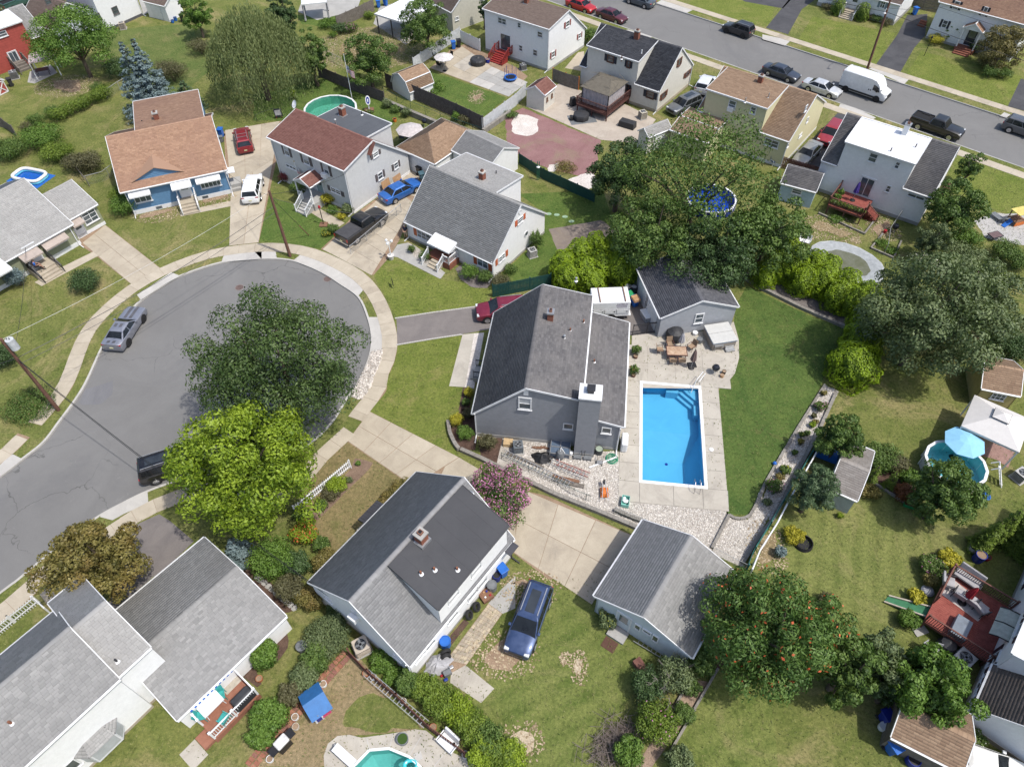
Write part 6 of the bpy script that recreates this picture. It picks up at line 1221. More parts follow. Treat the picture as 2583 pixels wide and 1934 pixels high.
B('flowering shrub at the pale blue garage door',14,840,420,82,1.4,'greyg',2400,.13,extra=('yellow',60,.1));B('dark green conifer shrub at the lawn corner',14,1180,980,140,2.,'dark',4600,.13,14);B('yellow green shrub with pink flowers',14,1250,1290,165,2.2,'hedge',6200,.13,16,extra=('pink',130,.11));B('clipped dark round shrub on the mulch strip',14,1475,1215,88,1.6,'green',3000,.11);B('green shrub beside the twig pile',14,1010,1530,120,1.6,'bright',3600,.13,12);B('pale leafy shrub at the bottom edge of the mulch strip',14,1440,1600,110,1.6,'greyg',3200,.13,12);B('thin leafy shrub tangled with bare branches',14,1400,900,150,2.4,'greyg',3400,.14,14);B('leafy shrub at the garage corner under the sumac',14,1620,790,110,2.2,'green',3600,.15,12);B('green shrub right of the bare branches',14,1540,1000,70,1.4,'green',1600);B('yellow shrub at the bottom edge by the thatch patch',14,40,1560,120,1.6,'lime',3600,.13,12)
B('green leafy shrub spilling behind the metal shed',11,980,640,140,1.8,'green',4200,.15,14);B('reddish tinted shrub behind the metal shed',11,1120,700,90,1.5,'brown',2200,.14);B('pale green shrub by the shed bed',11,1230,810,80,1.2,'bright',1800,.13);B('rusty brown dead shrub',11,1190,940,80,1.5,'rust',2800,.12);B('low leafy clump beside the metal shed',11,900,930,80,.8,'olive',1500,.14);B('pale yellow shrub beside the black fire ring',11,265,1290,85,1.,'yellow',2200,.11);B('small blue green shrub by the pipe fence',11,150,1430,50,.9,'spruce',900,.11);B('small lime ball shrub by the metal shed',11,652,1128,28,.5,'lime',400,.09)
B('flowering shrub at the red deck corner',11,1410,1550,100,1.2,'green',2800,.12,extra=('pink',110,.09));B('yellow green hosta clump by the red deck',11,1560,1490,85,.8,'yellow',1500,.2);B('low green shrub beside the red deck steps',15,1225,430,85,1.2,'bright',2600,.12);B('spiky variegated plant by the green ramp',15,1290,240,70,.8,'yellow',900,.22);B('golden green shrub at the deck railing',15,1400,100,55,1.,'olive',1200,.12);B('low branchy shrub on the mown lawn edge',15,540,265,70,.9,'brown',900,.13);B('white flowering shrub beside the shingled shed',15,1770,1420,80,1.,'green',1600,.12,extra=('white',90,.1));B('dark shrub behind the shingled shed',15,1060,1050,90,1.6,'dark',2200,.15)
B('white flowering shrub beyond the covered pool',7,1340,600,110,1.9,'greyg',3000,.14,extra=('white',260,.13));B('loose green shrub behind the grey green tree',7,1680,560,170,2.2,'greyg',4200,.17,14);B('lime green shrub on the right lawn',7,1880,760,170,2.2,'hedge',4600,.17,14);B('lilac tinted shrub top in the thicket',7,1790,740,75,2.6,'greyg',1500,.14,extra=('pink',40,.12));B('leafy shrub by the grey patio edge',7,1720,400,110,1.6,'bright',3000,.15,12);B('round green shrub in the far right hedge',7,2030,510,110,1.8,'green',3000,.15,12);B('lower green shrub in the far right hedge',7,2150,600,90,1.6,'green',2200,.15);B('dense green shrub below the grey green tree',7,2030,1180,150,2.2,'greyg',4200,.16,14);B('dark shrub at the right edge by the mustard shed',7,2120,1330,150,2.4,'dark',4200,.16,14)
B('golden rounded shrub beside the gabled entry',3,1455,330,68,1.3,'yellow',2000,.12);B('dark round shrub right of the gabled entry',3,1795,390,65,1.6,'dark',1700,.14);B('clipped green ball under the tan cypress',3,1905,605,62,1.3,'green',1700,.12);B('second clipped ball under the tan cypress near the dark drive',3,2025,615,62,1.3,'green',1700,.12);B('dark red shrub in the raised brick bed',3,540,55,48,.9,'brown',900,.12);B('purple brown shrub in the raised brick bed',3,890,140,42,.9,'brown',800,.12);B('green ball shrub in the raised brick bed',3,960,155,48,1.,'green',1000,.12);B('brown shrub at the end of the raised brick bed',3,1040,190,48,1.,'brown',900,.12);B('green hedge beside the white house with rose shutters',2,680,300,65,2.2,'green',2200,.16);B('small dark tree at the patio canopy edge',2,-20,60,40,2.5,'dark',700,.16)
B('pink flowering shrub along the old wooden fence',1,800,230,65,1.3,'green',1500,.15,extra=('pink',130,.16));B('green shrub beside the old wooden fence',1,720,240,70,1.3,'dark',1500,.15);B('bright green weeds by the patio lawn',1,620,200,85,1.,'bright',1600,.16);B('shrub with yellow flowers near the garden gnomes',1,660,290,40,.8,'bright',600,.13,extra=('yellow',40,.14));B('green shrub by the fence corner',1,960,130,45,1.,'hedge',800,.15);B('variegated round shrub by the rock wall',1,1115,865,42,1.2,'greyg',1100,.12);B('second variegated shrub further along the rock wall',1,1272,940,42,1.2,'greyg',1100,.12);B('green shrub between the variegated shrubs',1,1185,910,48,.9,'green',900,.13);B('sprawling vine on the green lawn beside the gambrel shed',1,1500,730,95,.5,'bright',1400,.17);B('climbing weeds on the dark fence',1,1690,975,40,1.2,'bright',700,.13);B('brown weeds on the dark fence end',1,1760,1000,60,1.2,'brown',900,.13);B('green weeds along the white fence',2,30,960,60,.6,'green',900,.14);B('scrubby growth on the red gravel edge',2,480,1400,100,.5,'olive',1200,.13);B('yellow green sapling beside the willow',1,330,790,35,1.4,'lime',500,.14)
for x,y,lf,ex,r in((490,215,'green',('pink',90,.11),52),(432,295,'brown',None,22),(420,370,'lime',None,28),(445,345,'olive',None,26),(330,450,'green',('yellow',25,.1),26),(375,440,'green',None,26),(322,510,'olive',('yellow',20,.1),26),(270,600,'green',None,24),(190,750,'green',('yellow',40,.12),46),(100,880,'green',('pink',60,.12),70),(150,810,'olive',None,40),(40,1015,'greyg',None,40),(515,105,'olive',None,26)):
 B({'pink':'pink flowering plant in the pebble bed','yellow':'yellow flowering plant in the pebble bed'}.get(ex[0]if ex else '','small leafy perennial in the pebble bed'),11,x,y,r,.55 if r<45 else .9,lf,420 if r<45 else 1500,.11,6,'perennials in the pebble bed','perennial',ex,cat='plant')
 # ------------------------------------------------------------ vehicles (local space: x forward, y left, z up)
KIND=dict(sedan=dict(L=4.85,W=1.84,H=1.45,wr=.33,ax=(-1.38,1.42),st=[(-.5,.78,.7,.4),(-.488,.88,.95,.3),(-.46,.93,1.,.24),(-.33,.98,1.,.22),(-.1,1,.97,.22),(.15,1,.96,.22),(.27,.985,.94,.22),(.4,.95,.86,.22),(.47,.88,.76,.25),(.492,.82,.66,.3),(.5,.72,.56,.36)],cab=(-.37,-.2,.06,.25,.97,.76,.6)),coupe=dict(L=5.,W=1.92,H=1.45,wr=.36,ax=(-1.45,1.5),st=[(-.5,.86,.72,.42),(-.492,.93,1.02,.3),(-.46,.96,1.08,.24),(-.3,1,1.06,.22),(-.1,.985,1.,.22),(.1,.985,1.,.22),(.2,1,.99,.22),(.4,.97,.93,.22),(.48,.93,.86,.25),(.495,.9,.7,.3),(.5,.86,.56,.36)],cab=(-.4,-.2,0.,.16,1.02,.74,.58)),suv=dict(L=4.65,W=1.88,H=1.7,wr=.37,ax=(-1.36,1.38),st=[(-.5,.84,.78,.46),(-.49,.92,1.06,.34),(-.46,.96,1.12,.3),(-.3,1,1.1,.28),(0,1,1.08,.28),(.2,1,1.07,.28),(.3,.985,1.03,.28),(.43,.95,.96,.28),(.485,.88,.82,.32),(.5,.78,.62,.38)],cab=(-.485,-.42,.05,.25,1.08,.8,.68)),minivan=dict(L=5.,W=1.95,H=1.75,wr=.36,ax=(-1.48,1.5),st=[(-.5,.86,.8,.44),(-.49,.93,1.06,.32),(-.46,.96,1.12,.26),(-.3,1,1.1,.24),(0,1,1.08,.24),(.25,.99,1.06,.24),(.38,.97,1.,.24),(.46,.92,.88,.26),(.49,.85,.72,.32),(.5,.75,.58,.38)],cab=(-.485,-.44,.12,.34,1.06,.82,.68)),pickup=dict(L=5.85,W=2.,H=1.9,wr=.4,ax=(-1.75,1.85),st=[(-.5,.94,.76,.5),(-.495,.97,1.2,.42),(-.3,1,1.22,.38),(-.12,1,1.22,.36),(.1,1,1.2,.36),(.22,1,1.2,.36),(.3,.99,1.18,.36),(.44,.97,1.12,.36),(.488,.93,1.,.4),(.5,.86,.72,.46)],cab=(-.125,-.09,.12,.215,1.19,.84,.72)),van=dict(L=6.,W=2.05,H=2.55,wr=.36,ax=(-2.,1.95),st=[(-.5,.95,.9,.5),(-.497,.98,2.42,.34),(-.48,.99,2.52,.3),(-.2,1,2.56,.3),(.1,1,2.55,.3),(.215,.99,2.48,.3),(.29,.975,2.1,.3),(.375,.965,1.32,.3),(.46,.95,1.16,.3),(.49,.9,.95,.34),(.5,.82,.72,.4)],cab=None))
def car(name,label,t,x,y,d0,d1,kind,col,road=0.,L=None,roof=None,extras=(),cat='car',group=None,mt=.25,zc=.6,H=None):
 K=KIND[kind];L=L or K['L'];W=K['W'];Hh=H or K['H'];a,b=g(*d0),g(*d1);p=g(t,x,y,zc+road);e=thing(name,label,cat,(p.x,p.y,road),yaw_of(a,b),group)
 pm_=paint('paint_'+'_'.join('%d'%round(c*1000)for c in col),col,metal=mt);hw=W/2;V=[];ring=0
 for sx,wf,zt,zb in K['st']:
  w=hw*wf;zm=(zt+zb)/2;cr=.035 if kind!='van' else .05;yr=.93 if kind=='van' else .86
  half=[(0,zt+cr),(.5*w,zt+cr*.8),(yr*w*.95,zt+.005),(.965*w,zt-.07),(w,max(zm+.06,zb+.2)),(.985*w,zb+.16),(.93*w,zb+.02),(.6*w,zb)]
  rg=[(y_,z_)for y_,z_ in half]+[(0,zb)]+[(-y_,z_)for y_,z_ in half[::-1][:-1]];ring=len(rg);V+=[(sx*L,y_,z_)for y_,z_ in rg]
 n=len(K['st']);Fc=[(i*ring+k,i*ring+(k+1)%ring,(i+1)*ring+(k+1)%ring,(i+1)*ring+k)for i in range(n-1)for k in range(ring)];Fc=[f[::-1]for f in Fc]
 mb=MB();mb.add(V,Fc+[tuple(range(ring)),tuple((n-1)*ring+k for k in range(ring))[::-1]]);body=mb.put('body',pm_,e,smooth=True)
 if K['cab']:
  xr0,xr1,xf1,xf0,zb_,wb,wt=K['cab'];X=[xr0*L,xr1*L,xf1*L,xf0*L];zb_-=.06;yb,yt=hw*.93,hw*wt+.02;zt=Hh
  def ringc(x0,x1,yy,z):return[(x0,yy,z),(x1,yy,z),(x1,-yy,z),(x0,-yy,z)]
  xm0,xm1=(X[1]*.9+X[0]*.1),(X[2]*.9+X[3]*.1)
  vs=ringc(X[0],X[3],yb,zb_)+ringc(xm0,xm1,yt+.05,zt-.1)+ringc(X[1]+.08,X[2]-.08,yt-.06,zt-.015)+ringc(X[1]+.35,X[2]-.3,yt-.28,zt)
  fs=[(r*4+k,r*4+(k+1)%4,r*4+4+(k+1)%4,r*4+4+k)for r in range(3)for k in range(4)];fs=[f[::-1]for f in fs]+[(15,14,13,12)[::-1]]
  cb=MB();cb.add(vs,fs);cab=cb.put('cabin',pm_ if not roof else paint('paint_roof_'+label[:6],roof),e,smooth=False,bev=.03)
  def quad(P,name,mat,off=.012,inset=.06,par=None):
   P=[Vector(q)for q in P];c=sum(P,Vector())/4;nn=(P[1]-P[0]).cross(P[3]-P[0]).normalized()
   if nn.dot(c-vC((0,0,zb_)))<0:nn=-nn
   P=[q+(c-q)*inset for q in P];MB().add([tuple(q+nn*off)for q in P]+[tuple(q-nn*.01)for q in P],[(0,1,2,3),(3,2,1,0),(0,4,5,1),(1,5,6,2),(2,6,7,3),(3,7,4,0)]).put(name,mat,par or e)
  quad([vs[1],vs[2],vs[6],vs[5]],'windshield',CARGLASS,.014,.07);quad([vs[0],vs[3],vs[7],vs[4]],'rear_window',CARGLASS,.014,.12)
  for s,(i0,i1,i2,i3)in((1,(0,1,5,4)),(-1,(3,2,6,7))):
   A,B,Cc,D=[Vector(vs[i])for i in(i0,i1,i2,i3)];cuts=[.04,.52,.97]if kind not in('pickup',)or 'crew' in extras else[.06,.94]
   if kind in('suv','minivan'):cuts=[.03,.25,.6,.96]
   for c0,c1 in zip(cuts[:-1],cuts[1:]):quad([A.lerp(B,c0+.012).lerp(D.lerp(Cc,c0+.012),.1),A.lerp(B,c1-.012).lerp(D.lerp(Cc,c1-.012),.1),A.lerp(B,c1-.012).lerp(D.lerp(Cc,c1-.012),.93),A.lerp(B,c0+.012).lerp(D.lerp(Cc,c0+.012),.93)],'side_window',CARGLASS,.012,.02)
  if 'sunroof' in extras:_X(X[1]+.5,X[2]-.25,-yt+.35,yt-.35,zt-.002,zt+.012).put('sunroof',CARGLASS,e)
  if 'rails' in extras:
   for s in(-1,1):MB().bar((X[1]+.15,s*(yt-.1),zt+.04),(X[2]-.2,s*(yt-.1),zt+.04),.05,.05).bar((X[1]+.2,s*(yt-.1),zt-.02),(X[1]+.2,s*(yt-.1),zt+.04),.05).bar((X[2]-.25,s*(yt-.1),zt-.02),(X[2]-.25,s*(yt-.1),zt+.04),.05).put('roof_rail',METAL,e)
  if 'bars' in extras:
   for k in(.3,.6):xx=X[1]+(X[2]-X[1])*k;MB().bar((xx,-yt+.1,zt+.06),(xx,yt-.1,zt+.06),.05,.03).put('roof_bar',METAL,e)
  if 'stripes' in extras:
   for s in(-.24,.24):
    _X(X[1]+.3,X[2]-.28,s-.13,s+.13,zt-.004,zt+.006).put('stripe',plain('stripe_grey',(.1,.1,.11),.5),e)
    for xa,xb,za,zb2 in((X[3]+.02,L*.4,1.025,.97),(L*.4,L*.48,.97,.9),(-L*.46,X[0]-.02,1.12,1.09)):MB().bar((xa,s,za+.012),(xb,s,zb2+.012),.26,.012).put('stripe',MATS['stripe_grey'],e)
  for s in(-1,1):_X(X[3]-.42,X[3]-.22,s*(hw+.02)-.09,s*(hw+.02)+.09,zb_+.06,zb_+.2).put('mirror',pm_ if kind!='pickup' else BLACK,e,bev=.03)
 else:
  MB().add([(.222*L,hw*.86,2.42),(.222*L,-hw*.86,2.42),(.368*L,-hw*.9,1.42),(.368*L,hw*.9,1.42),(.218*L,hw*.86,2.38),(.218*L,-hw*.86,2.38),(.36*L,-hw*.9,1.36),(.36*L,hw*.9,1.36)],[(0,1,2,3),(0,4,5,1),(1,5,6,2),(2,6,7,3),(3,7,4,0)]).put('windshield',CARGLASS,e)
  for s in(-1,1):
   MB().add([(.19*L,s*(hw+.012),1.3),(.34*L,s*(hw*.985+.012),1.25),(.3*L,s*(hw*.985+.01),1.75),(.22*L,s*(hw+.012),1.95),(.19*L,s*(hw+.012),1.95),(.19*L,s*(hw-.05),1.3),(.34*L,s*(hw-.05),1.25),(.3*L,s*(hw-.05),1.75),(.22*L,s*(hw-.05),1.95),(.19*L,s*(hw-.05),1.95)],[(0,1,2,3,4),(4,3,2,1,0),(0,5,6,1),(1,6,7,2)]).put('side_window',CARGLASS,e)
   _X(.27*L,.31*L,s*(hw+.12)-.1,s*(hw+.12)+.1,1.25,1.65).put('mirror',BLACK,e,bev=.03);_X(-.49*L,.33*L,s*(hw+.005)-.02,s*(hw+.005)+.02,.42,.62).put('side_moulding',BLACK,e)
   for xx in(.12,.16):_X(xx*L-.05,xx*L+.05,s*(hw+.01)-.02,s*(hw+.01)+.02,1.15,1.3).put('door_handle',BLACK,e)
  for k in range(5):MB().bar((-.45*L+k*.85,-hw*.75,2.61),(-.45*L+k*.85,hw*.75,2.61),.08,.03).put('roof_rib',pm_,e)
  _X(-.505*L,-.49*L,-hw*.9,hw*.9,.35,.7).put('bumper',BLACK,e);_X(.46*L,.507*L,-hw*.85,hw*.85,.36,.75).put('bumper',BLACK,e,bev=.05)
 wr=K['wr']
 for ax_ in K['ax']:
  for s in(-1,1):
   wt_=MB().tube([(0,-.115,0),(0,.115,0)],wr,18).put('wheel',RUBBER,e,loc=(ax_*L/K['L'],s*(hw-.1),wr))
   rm=MB().tube([(0,0,0),(0,s*.13,0)],wr*.66,16)
   [rm.bar((0,s*.135,0),(wr*.6*cO(k*1.2566),s*.135,wr*.6*sI(k*1.2566)),.06,.02,(0,1,0))for k in range(5)]
   rm.put('rim',BLACK if 'blackrim' in extras else CHROME,wt_)
   MB().tube([(0,s*(hw-.2),0),(0,s*(hw+.004),0)],wr*1.16,18).put('wheel_arch',BLACK,e,loc=(ax_*L/K['L'],0,wr+.01))
 zf=K['st'][-3][2]-.12;zr_=K['st'][2][2]-.14;xf,xr=L*.478,-L*.487
 for s in(-1,1):
  _X(xf-.16,xf+.05,s*hw*.7-.16,s*hw*.7+.16,zf-.08,zf+.07).put('headlight',LAMP,e,bev=.02)
  if kind=='pickup' or kind=='van':_X(-L*.503,-L*.492,s*hw*.86-.08,s*hw*.86+.08,zr_-.25,zr_+.05).put('taillight',TAIL,e)
  else:_X(xr-.035,xr+.12,s*hw*.74-.17,s*hw*.74+.14,zr_-.07,zr_+.07).put('taillight',TAIL,e,bev=.02)
 _X(L*.485,L*.503,-hw*.5,hw*.5,zf-.28,zf-.05).put('grille',BLACK,e);_X(-L*.507,-L*.497,-.16,.16,.62,.74).put('number_plate',plain('plate',(.6,.58,.35),.5),e)
 if kind=='pickup':
  _X(-L*.508,-L*.497,-hw*.92,hw*.92,.45,.62).put('bumper',CHROME,e,bev=.02)
  if 'cover' in extras:_X(-.487*L,-.135*L,-hw*.86,hw*.86,1.2,1.29).put('bed_cover',plain('bed_cover',(.06,.06,.065),.8),e,bev=.02)
  else:
   bd=_X(-.485*L,-.14*L,-hw*.8,hw*.8,1.245,1.262).put('bed_liner',plain('bed_liner',(.012,.012,.013),.9),e);
   for s in(-1,1):_X(-.487*L,-.135*L,s*hw*.88-.07,s*hw*.88+.07,1.2,1.37).put('bed_rail',pm_,e,bev=.02);_X(-1.75-.5,-1.75+.5,s*hw*.68-.12,s*hw*.68+.12,1.26,1.34).put('wheel_tub',MATS['bed_liner'],e,bev=.06)
   _X(-.498*L,-.483*L,-hw*.82,hw*.82,1.2,1.37).put('tailgate',pm_,e)
 return e
ROADC=ROADZ+.002
c=car
c('parked_car','silver grey muscle coupe with dark racing stripes on the turning circle',4,1045,1150,(4,1070,1275),(4,1197,1072),'coupe',(.24,.25,.29),ROADC,extras=('stripes','blackrim'),mt=.5)
c('parked_car','black minivan with glass roof half under the yellow green maple',8,1455,690,(8,1240,910),(8,1540,810),'minivan',(.006,.006,.008),ROADC,extras=('sunroof','rails'))
c('parked_car','white crossover on the tan driveway beside the leaning pole',0,2112,1575,(4,2090,135),(0,2135,1480),'suv',(.7,.71,.72),extras=(),mt=0.)
c('parked_car','dark red sport utility car with roof bars behind the white crossover',0,2035,1170,(0,2055,1270),(0,2010,1060),'suv',(.2,.008,.015),L=4.9,extras=('rails','bars'))
c('parked_car','bright blue sedan beside the pale house wall',1,1225,1590,(5,1110,120),(5,1340,0),'sedan',(.012,.1,.36),zc=.6)
c('parked_pickup','black crew cab pickup with covered bed on the shared driveway',5,905,290,(5,830,450),(5,1075,275),'pickup',(.004,.004,.005),mt=0.,extras=('cover','crew'),cat='pickup',zc=.8)
c('parked_car','dark red sport utility car mostly hidden behind the grey house roof',5,2070,960,(5,2186,960),(5,1930,985),'suv',(.17,.01,.03),zc=1.2,extras=('rails',))
c('parked_car','dark blue sport utility car on the worn lawn',14,180,405,(14,270,150),(14,90,640),'suv',(.03,.055,.13),L=4.9,extras=('sunroof','rails'),mt=.45,zc=.9)
c('parked_car','bright red sedan parked along the upper street',2,615,45,(-1,1380,0),(-1,1836,161),'sedan',(.38,.012,.015),ROADC)
c('parked_car','maroon sedan parked behind the bright red sedan',2,872,130,(-1,1380,0),(-1,1836,161),'sedan',(.085,.012,.022),ROADC)
c('parked_car','slate grey sedan cut by the top edge across the street',2,1110,5,(-1,1836,161),(-1,1380,0),'sedan',(.07,.085,.1),ROADC)
c('parked_car','black compact sport utility car across the street',2,1928,248,(-1,1836,161),(-1,1380,0),'suv',(.022,.022,.026),ROADC,L=4.4,extras=('blackrim','rails'))
c('parked_car','dark navy sedan in front of the yellow house',3,160,605,(-1,1380,0),(-1,1836,161),'sedan',(.028,.036,.055),ROADC)
c('parked_car','silver sedan with dark side windows behind the white van',3,500,735,(-1,1380,0),(-1,1836,161),'sedan',(.52,.53,.54),ROADC,mt=.4)
c('parked_van','tall white panel van on the upper street',3,868,715,(-1,1380,0),(-1,1836,161),'van',(.62,.63,.63),ROADC,cat='van',mt=0.,zc=1.1,extras=('blackrim',))
c('parked_pickup','black single cab pickup with open bed on the upper street',3,1462,1050,(-1,1380,0),(-1,1836,161),'pickup',(.005,.005,.006),ROADC,mt=0.,cat='pickup',zc=.8)
c('parked_car','dark grey sport utility car cut by the right edge',3,2200,1075,(-1,1380,0),(-1,1836,161),'suv',(.1,.105,.115),ROADC,L=4.8,mt=.5,zc=.7)
c('parked_car','grey sport utility car with black roof beside the cream house',2,1472,880,(2,1590,870),(2,1400,960),'suv',(.13,.14,.15),extras=('sunroof',),mt=.4)
c('parked_car','white hatchback with open door in the drive of the cream house',2,1650,710,(2,1590,800),(2,1690,640),'suv',(.62,.64,.68),L=4.2)
c('parked_car','red sport utility car facing the fence beside the yellow house',3,572,1110,(3,690,1010),(3,530,1210),'suv',(.26,.02,.03),zc=.8)
c('parked_car','grey silver sedan behind the dark red fence',3,378,1280,(3,470,1200),(3,330,1350),'sedan',(.26,.265,.26),mt=.4)
c('parked_pickup','dark green pickup cut by the top left corner',0,160,12,(0,130,60),(0,280,0),'pickup',(.03,.085,.075),cat='pickup',zc=.7)
c('parked_car','cream white sedan cut by the bottom edge',15,1850,1640,(15,1600,1560),(15,1960,1690),'sedan',(.66,.66,.64),mt=0.)
p=g(6,850,960,1.);yw=yaw_of(g(6,720,1060),g(6,990,1050));e=thing('utility_trailer','white enclosed utility trailer with roof bars beside the grey house','trailer',(p.x,p.y,0),yw)
bx=_X(-1.65,1.65,-1.,1.,.55,2.25).put('body',WHITE,e,bev=.06);TL=plain('trailer_line',(.5,.5,.51),.5)
_X(-1.67,1.67,-1.02,1.02,1.45,1.48).put('belt_rail',TL,e);_X(-2.6,-1.66,-.75,.75,.9,1.75).put('cab_tail',WHITE,e,bev=.08)
for x0,x1 in((-1.55,-.6),(-.55,.45),(.5,1.55)):
 o=_X(x0,x1,-1.03,-1.,.95,1.4).put('side_door',TL,e);_X(x0+.02,x1-.02,-1.04,-1.028,.97,1.38).put('door_skin',WHITE,o);_X(x1-.2,x1-.08,-1.055,-1.038,1.14,1.24).put('latch',BLACK,o)
for x in(-1.,1.2):
 MB().bar((x,-.95,2.33),(x,.95,2.33),.07,.07).bar((x,-.9,2.22),(x,-.9,2.33),.06).bar((x,.9,2.22),(x,.9,2.33),.06).put('roof_bar',WOOD,e)
for s in(-1,1):
 w_=MB().tube([(0,-.11,0),(0,.11,0)],.37,18).put('wheel',RUBBER,e,loc=(.05,s*.93,.37));MB().tube([(0,0,0),(0,s*.13,0)],.24,14).put('rim',CHROME,w_);MB().tube([(0,s*.8,0),(0,s*1.006,0)],.46,18).put('wheel_arch',BLACK,e,loc=(.05,0,.4))
MB().bar((-1.6,0,.5),(1.75,0,.5),1.2,.1).put('chassis',DKM,e);_X(1.66,1.85,-.9,.9,.5,.6).put('bumper',WHITE,e)
def text(parent,s,size,loc,rot,mat,name='lettering'):
 cu=bpy.data.curves.new(name,'FONT');cu.body=s;cu.size=size;cu.extrude=.002;cu.align_x='CENTER';o=bpy.data.objects.new('tmp',cu);COL.objects.link(o)
 dg=bpy.context.evaluated_depsgraph_get();me=bpy.data.meshes.new_from_object(o.evaluated_get(dg));bpy.data.objects.remove(o);me.materials.clear();me.materials.append(mat)
 q=bpy.data.objects.new(name,me);COL.objects.link(q);q.parent=parent;q.location=loc;q.rotation_euler=rot;return q
 # ------------------------------------------------------------ pools, fences, decks, poles, yard things
def water(name,tint,gloss=.12):
 if name in MATS:return MATS[name]
 m,N,L,bs=new_mat(name);N.remove(bs);v=wcoord(N);tr=N.new('ShaderNodeBsdfTransparent');tr.inputs[0].default_value=C3(tint)
 gl=N.new('ShaderNodeBsdfGlossy');gl.inputs['Roughness'].default_value=.04;fr=N.new('ShaderNodeFresnel');fr.inputs[0].default_value=1.33
 b=_n(N,'ShaderNodeBump',Strength=.25,Distance=.03);L.new(noise_n(N,L,3.5,3,.5,v,.6),b.inputs['Height']);L.new(b.outputs[0],gl.inputs['Normal']);L.new(b.outputs[0],fr.inputs['Normal'])
 mx=N.new('ShaderNodeMixShader');L.new(fr.outputs[0],mx.inputs[0]);L.new(tr.outputs[0],mx.inputs[1]);L.new(gl.outputs[0],mx.inputs[2]);L.new(mx.outputs[0],N['Material Output'].inputs[0]);MATS[name]=m;return m
def pl(name,col,**k):return plain(name,col,**k)
BLUE=pl('bin_blue',(.02,.13,.48),rough=.45,var=.08);BLUED=pl('deep_blue',(.012,.03,.26),rough=.4);GREYP=pl('grey_plastic',(.16,.17,.18),rough=.6);TERRA=pl('terracotta',(.42,.15,.07),rough=.8);ORNG=pl('orange_paint',(.62,.17,.03),rough=.5);TEAL=pl('teal_plastic',(.05,.36,.34),rough=.5);GREENP=pl('hose_green',(.01,.26,.14),rough=.5);REDC=pl('red_cloth',(.36,.02,.03),rough=.9);CLOTH=pl('grey_cloth',(.4,.4,.42),rough=.95);TAN=pl('tan_mesh',(.3,.21,.14),rough=.8);COVER=pl('black_cover',(.035,.036,.04),rough=.6,bump=.4,bscale=3.);CARD=pl('cardboard',(.42,.25,.13),rough=.9);STEEL=pl('aluminium',(.55,.56,.58),rough=.35,metal=.5)
# --- main pool: basin, coping, steps, water
pr=thing('swimming_pool','rectangular blue in-ground swimming pool with white coping','pool',PL(0,0),yaw_of(pool['a'],pool['b']))
LINER=earth('pool_liner',(.12,.39,.58),(.14,.43,.62),None,.5,60,.3,(.93,1.05),.6,0.);W_,L_=PWID,PLEN;i0=.14
b=MB();dS,dD=-1.15,-2.2
V=[(i0,i0,0),(W_-i0,i0,0),(W_-i0,L_-i0,0),(i0,L_-i0,0),(i0,i0,dS),(W_-i0,i0,dS),(W_-i0,L_-i0,dS),(i0,L_-i0,dS),(i0+1.,i0+1.1,dD),(W_-i0-1.,i0+1.1,dD),(W_-i0-1.,L_*.36,dD),(i0+1.,L_*.36,dD),(i0,L_*.58,dS),(W_-i0,L_*.58,dS)]
b.add(V,[(0,1,5,4),(1,2,6,13,5),(2,3,7,6),(3,0,4,12,7),(4,5,9,8),(5,13,10,9),(13,12,11,10),(12,4,8,11),(8,9,10,11),(12,13,6,7)]);b.f=[f[::-1]for f in b.f];b.put('basin',LINER,pr)
for x0,x1,y0,y1 in((-.05,W_+.05,-.05,.2),(-.05,W_+.05,L_-.2,L_+.05),(-.05,.2,.2,L_-.2),(W_-.2,W_+.05,.2,L_-.2)):_X(x0,x1,y0,y1,-.12,.075).put('coping',WHITE,pr,bev=.025)
LIN2=pl('step_liner',(.17,.44,.62),rough=.6,var=.05)
for k,(dx,z)in enumerate(((.65,-.35),(1.05,-.6),(1.45,-.88))):MB().prism([(W_-i0-.01,L_-i0-.01),(W_-i0-.01,L_-i0-dx-.6),(W_-i0-.4,L_-i0-dx-.3),(W_-i0-dx-.3,L_-i0-.4),(W_-i0-dx-.6,L_-i0-.01)],-1.14,z).put('step',LIN2,pr)
_X(W_-i0-2.6,W_-i0-1.6,L_-i0-.42,L_-i0-.01,-1.14,-.4).put('bench',LIN2,pr);_X(W_-i0-.42,W_-i0-.01,L_-i0-2.6,L_-i0-1.6,-1.14,-.4).put('bench',LIN2,pr)
MB().poly([(i0,i0,-.16),(W_-i0,i0,-.16),(W_-i0,L_-i0,-.16),(i0,L_-i0,-.16)]).put('water',water('pool_water',(.72,.91,.98)),pr);MB().cyl((W_*.48,L_*.34),.12,dD+.005,dD+.02,12).put('drain',BLUED,pr)
for x in(W_*.8,W_*.88):MB().tube([(x,-.55,.05),(x,-.45,.7),(x,-.1,.85),(x,.35,.6),(x,.38,-.5)],.025,6).put('ladder_rail',CHROME,pr,smooth=True)
MB().tube([(W_-.25,L_+.35,.05),(W_+.1,L_+.9,.9),(W_-.5,L_-.1,.9),(W_-.75,L_-.55,-.2)],.03,6).put('handrail',WHITE,pr,smooth=True);MB().tube([(W_-.05,L_+.15,.05),(W_+.25,L_+.7,.9),(W_-.3,L_-.25,.9)],.03,6).put('handrail',WHITE,pr,smooth=True)
MB().lt([(.02,0),(.17,0),(.17,.04),(.1,.05)],16).put('skimmer_lid',WHITE,pr,loc=(W_+.5,L_*.36,.055));q=thing('chlorine_floater','small white floating chlorine dispenser in the pool corner','dispenser',PL(.42,L_-.4,-.2));MB().lt([(.06,-.05),(.11,.03),(.11,.08),(.04,.12)],12).put('float',WHITE,q)
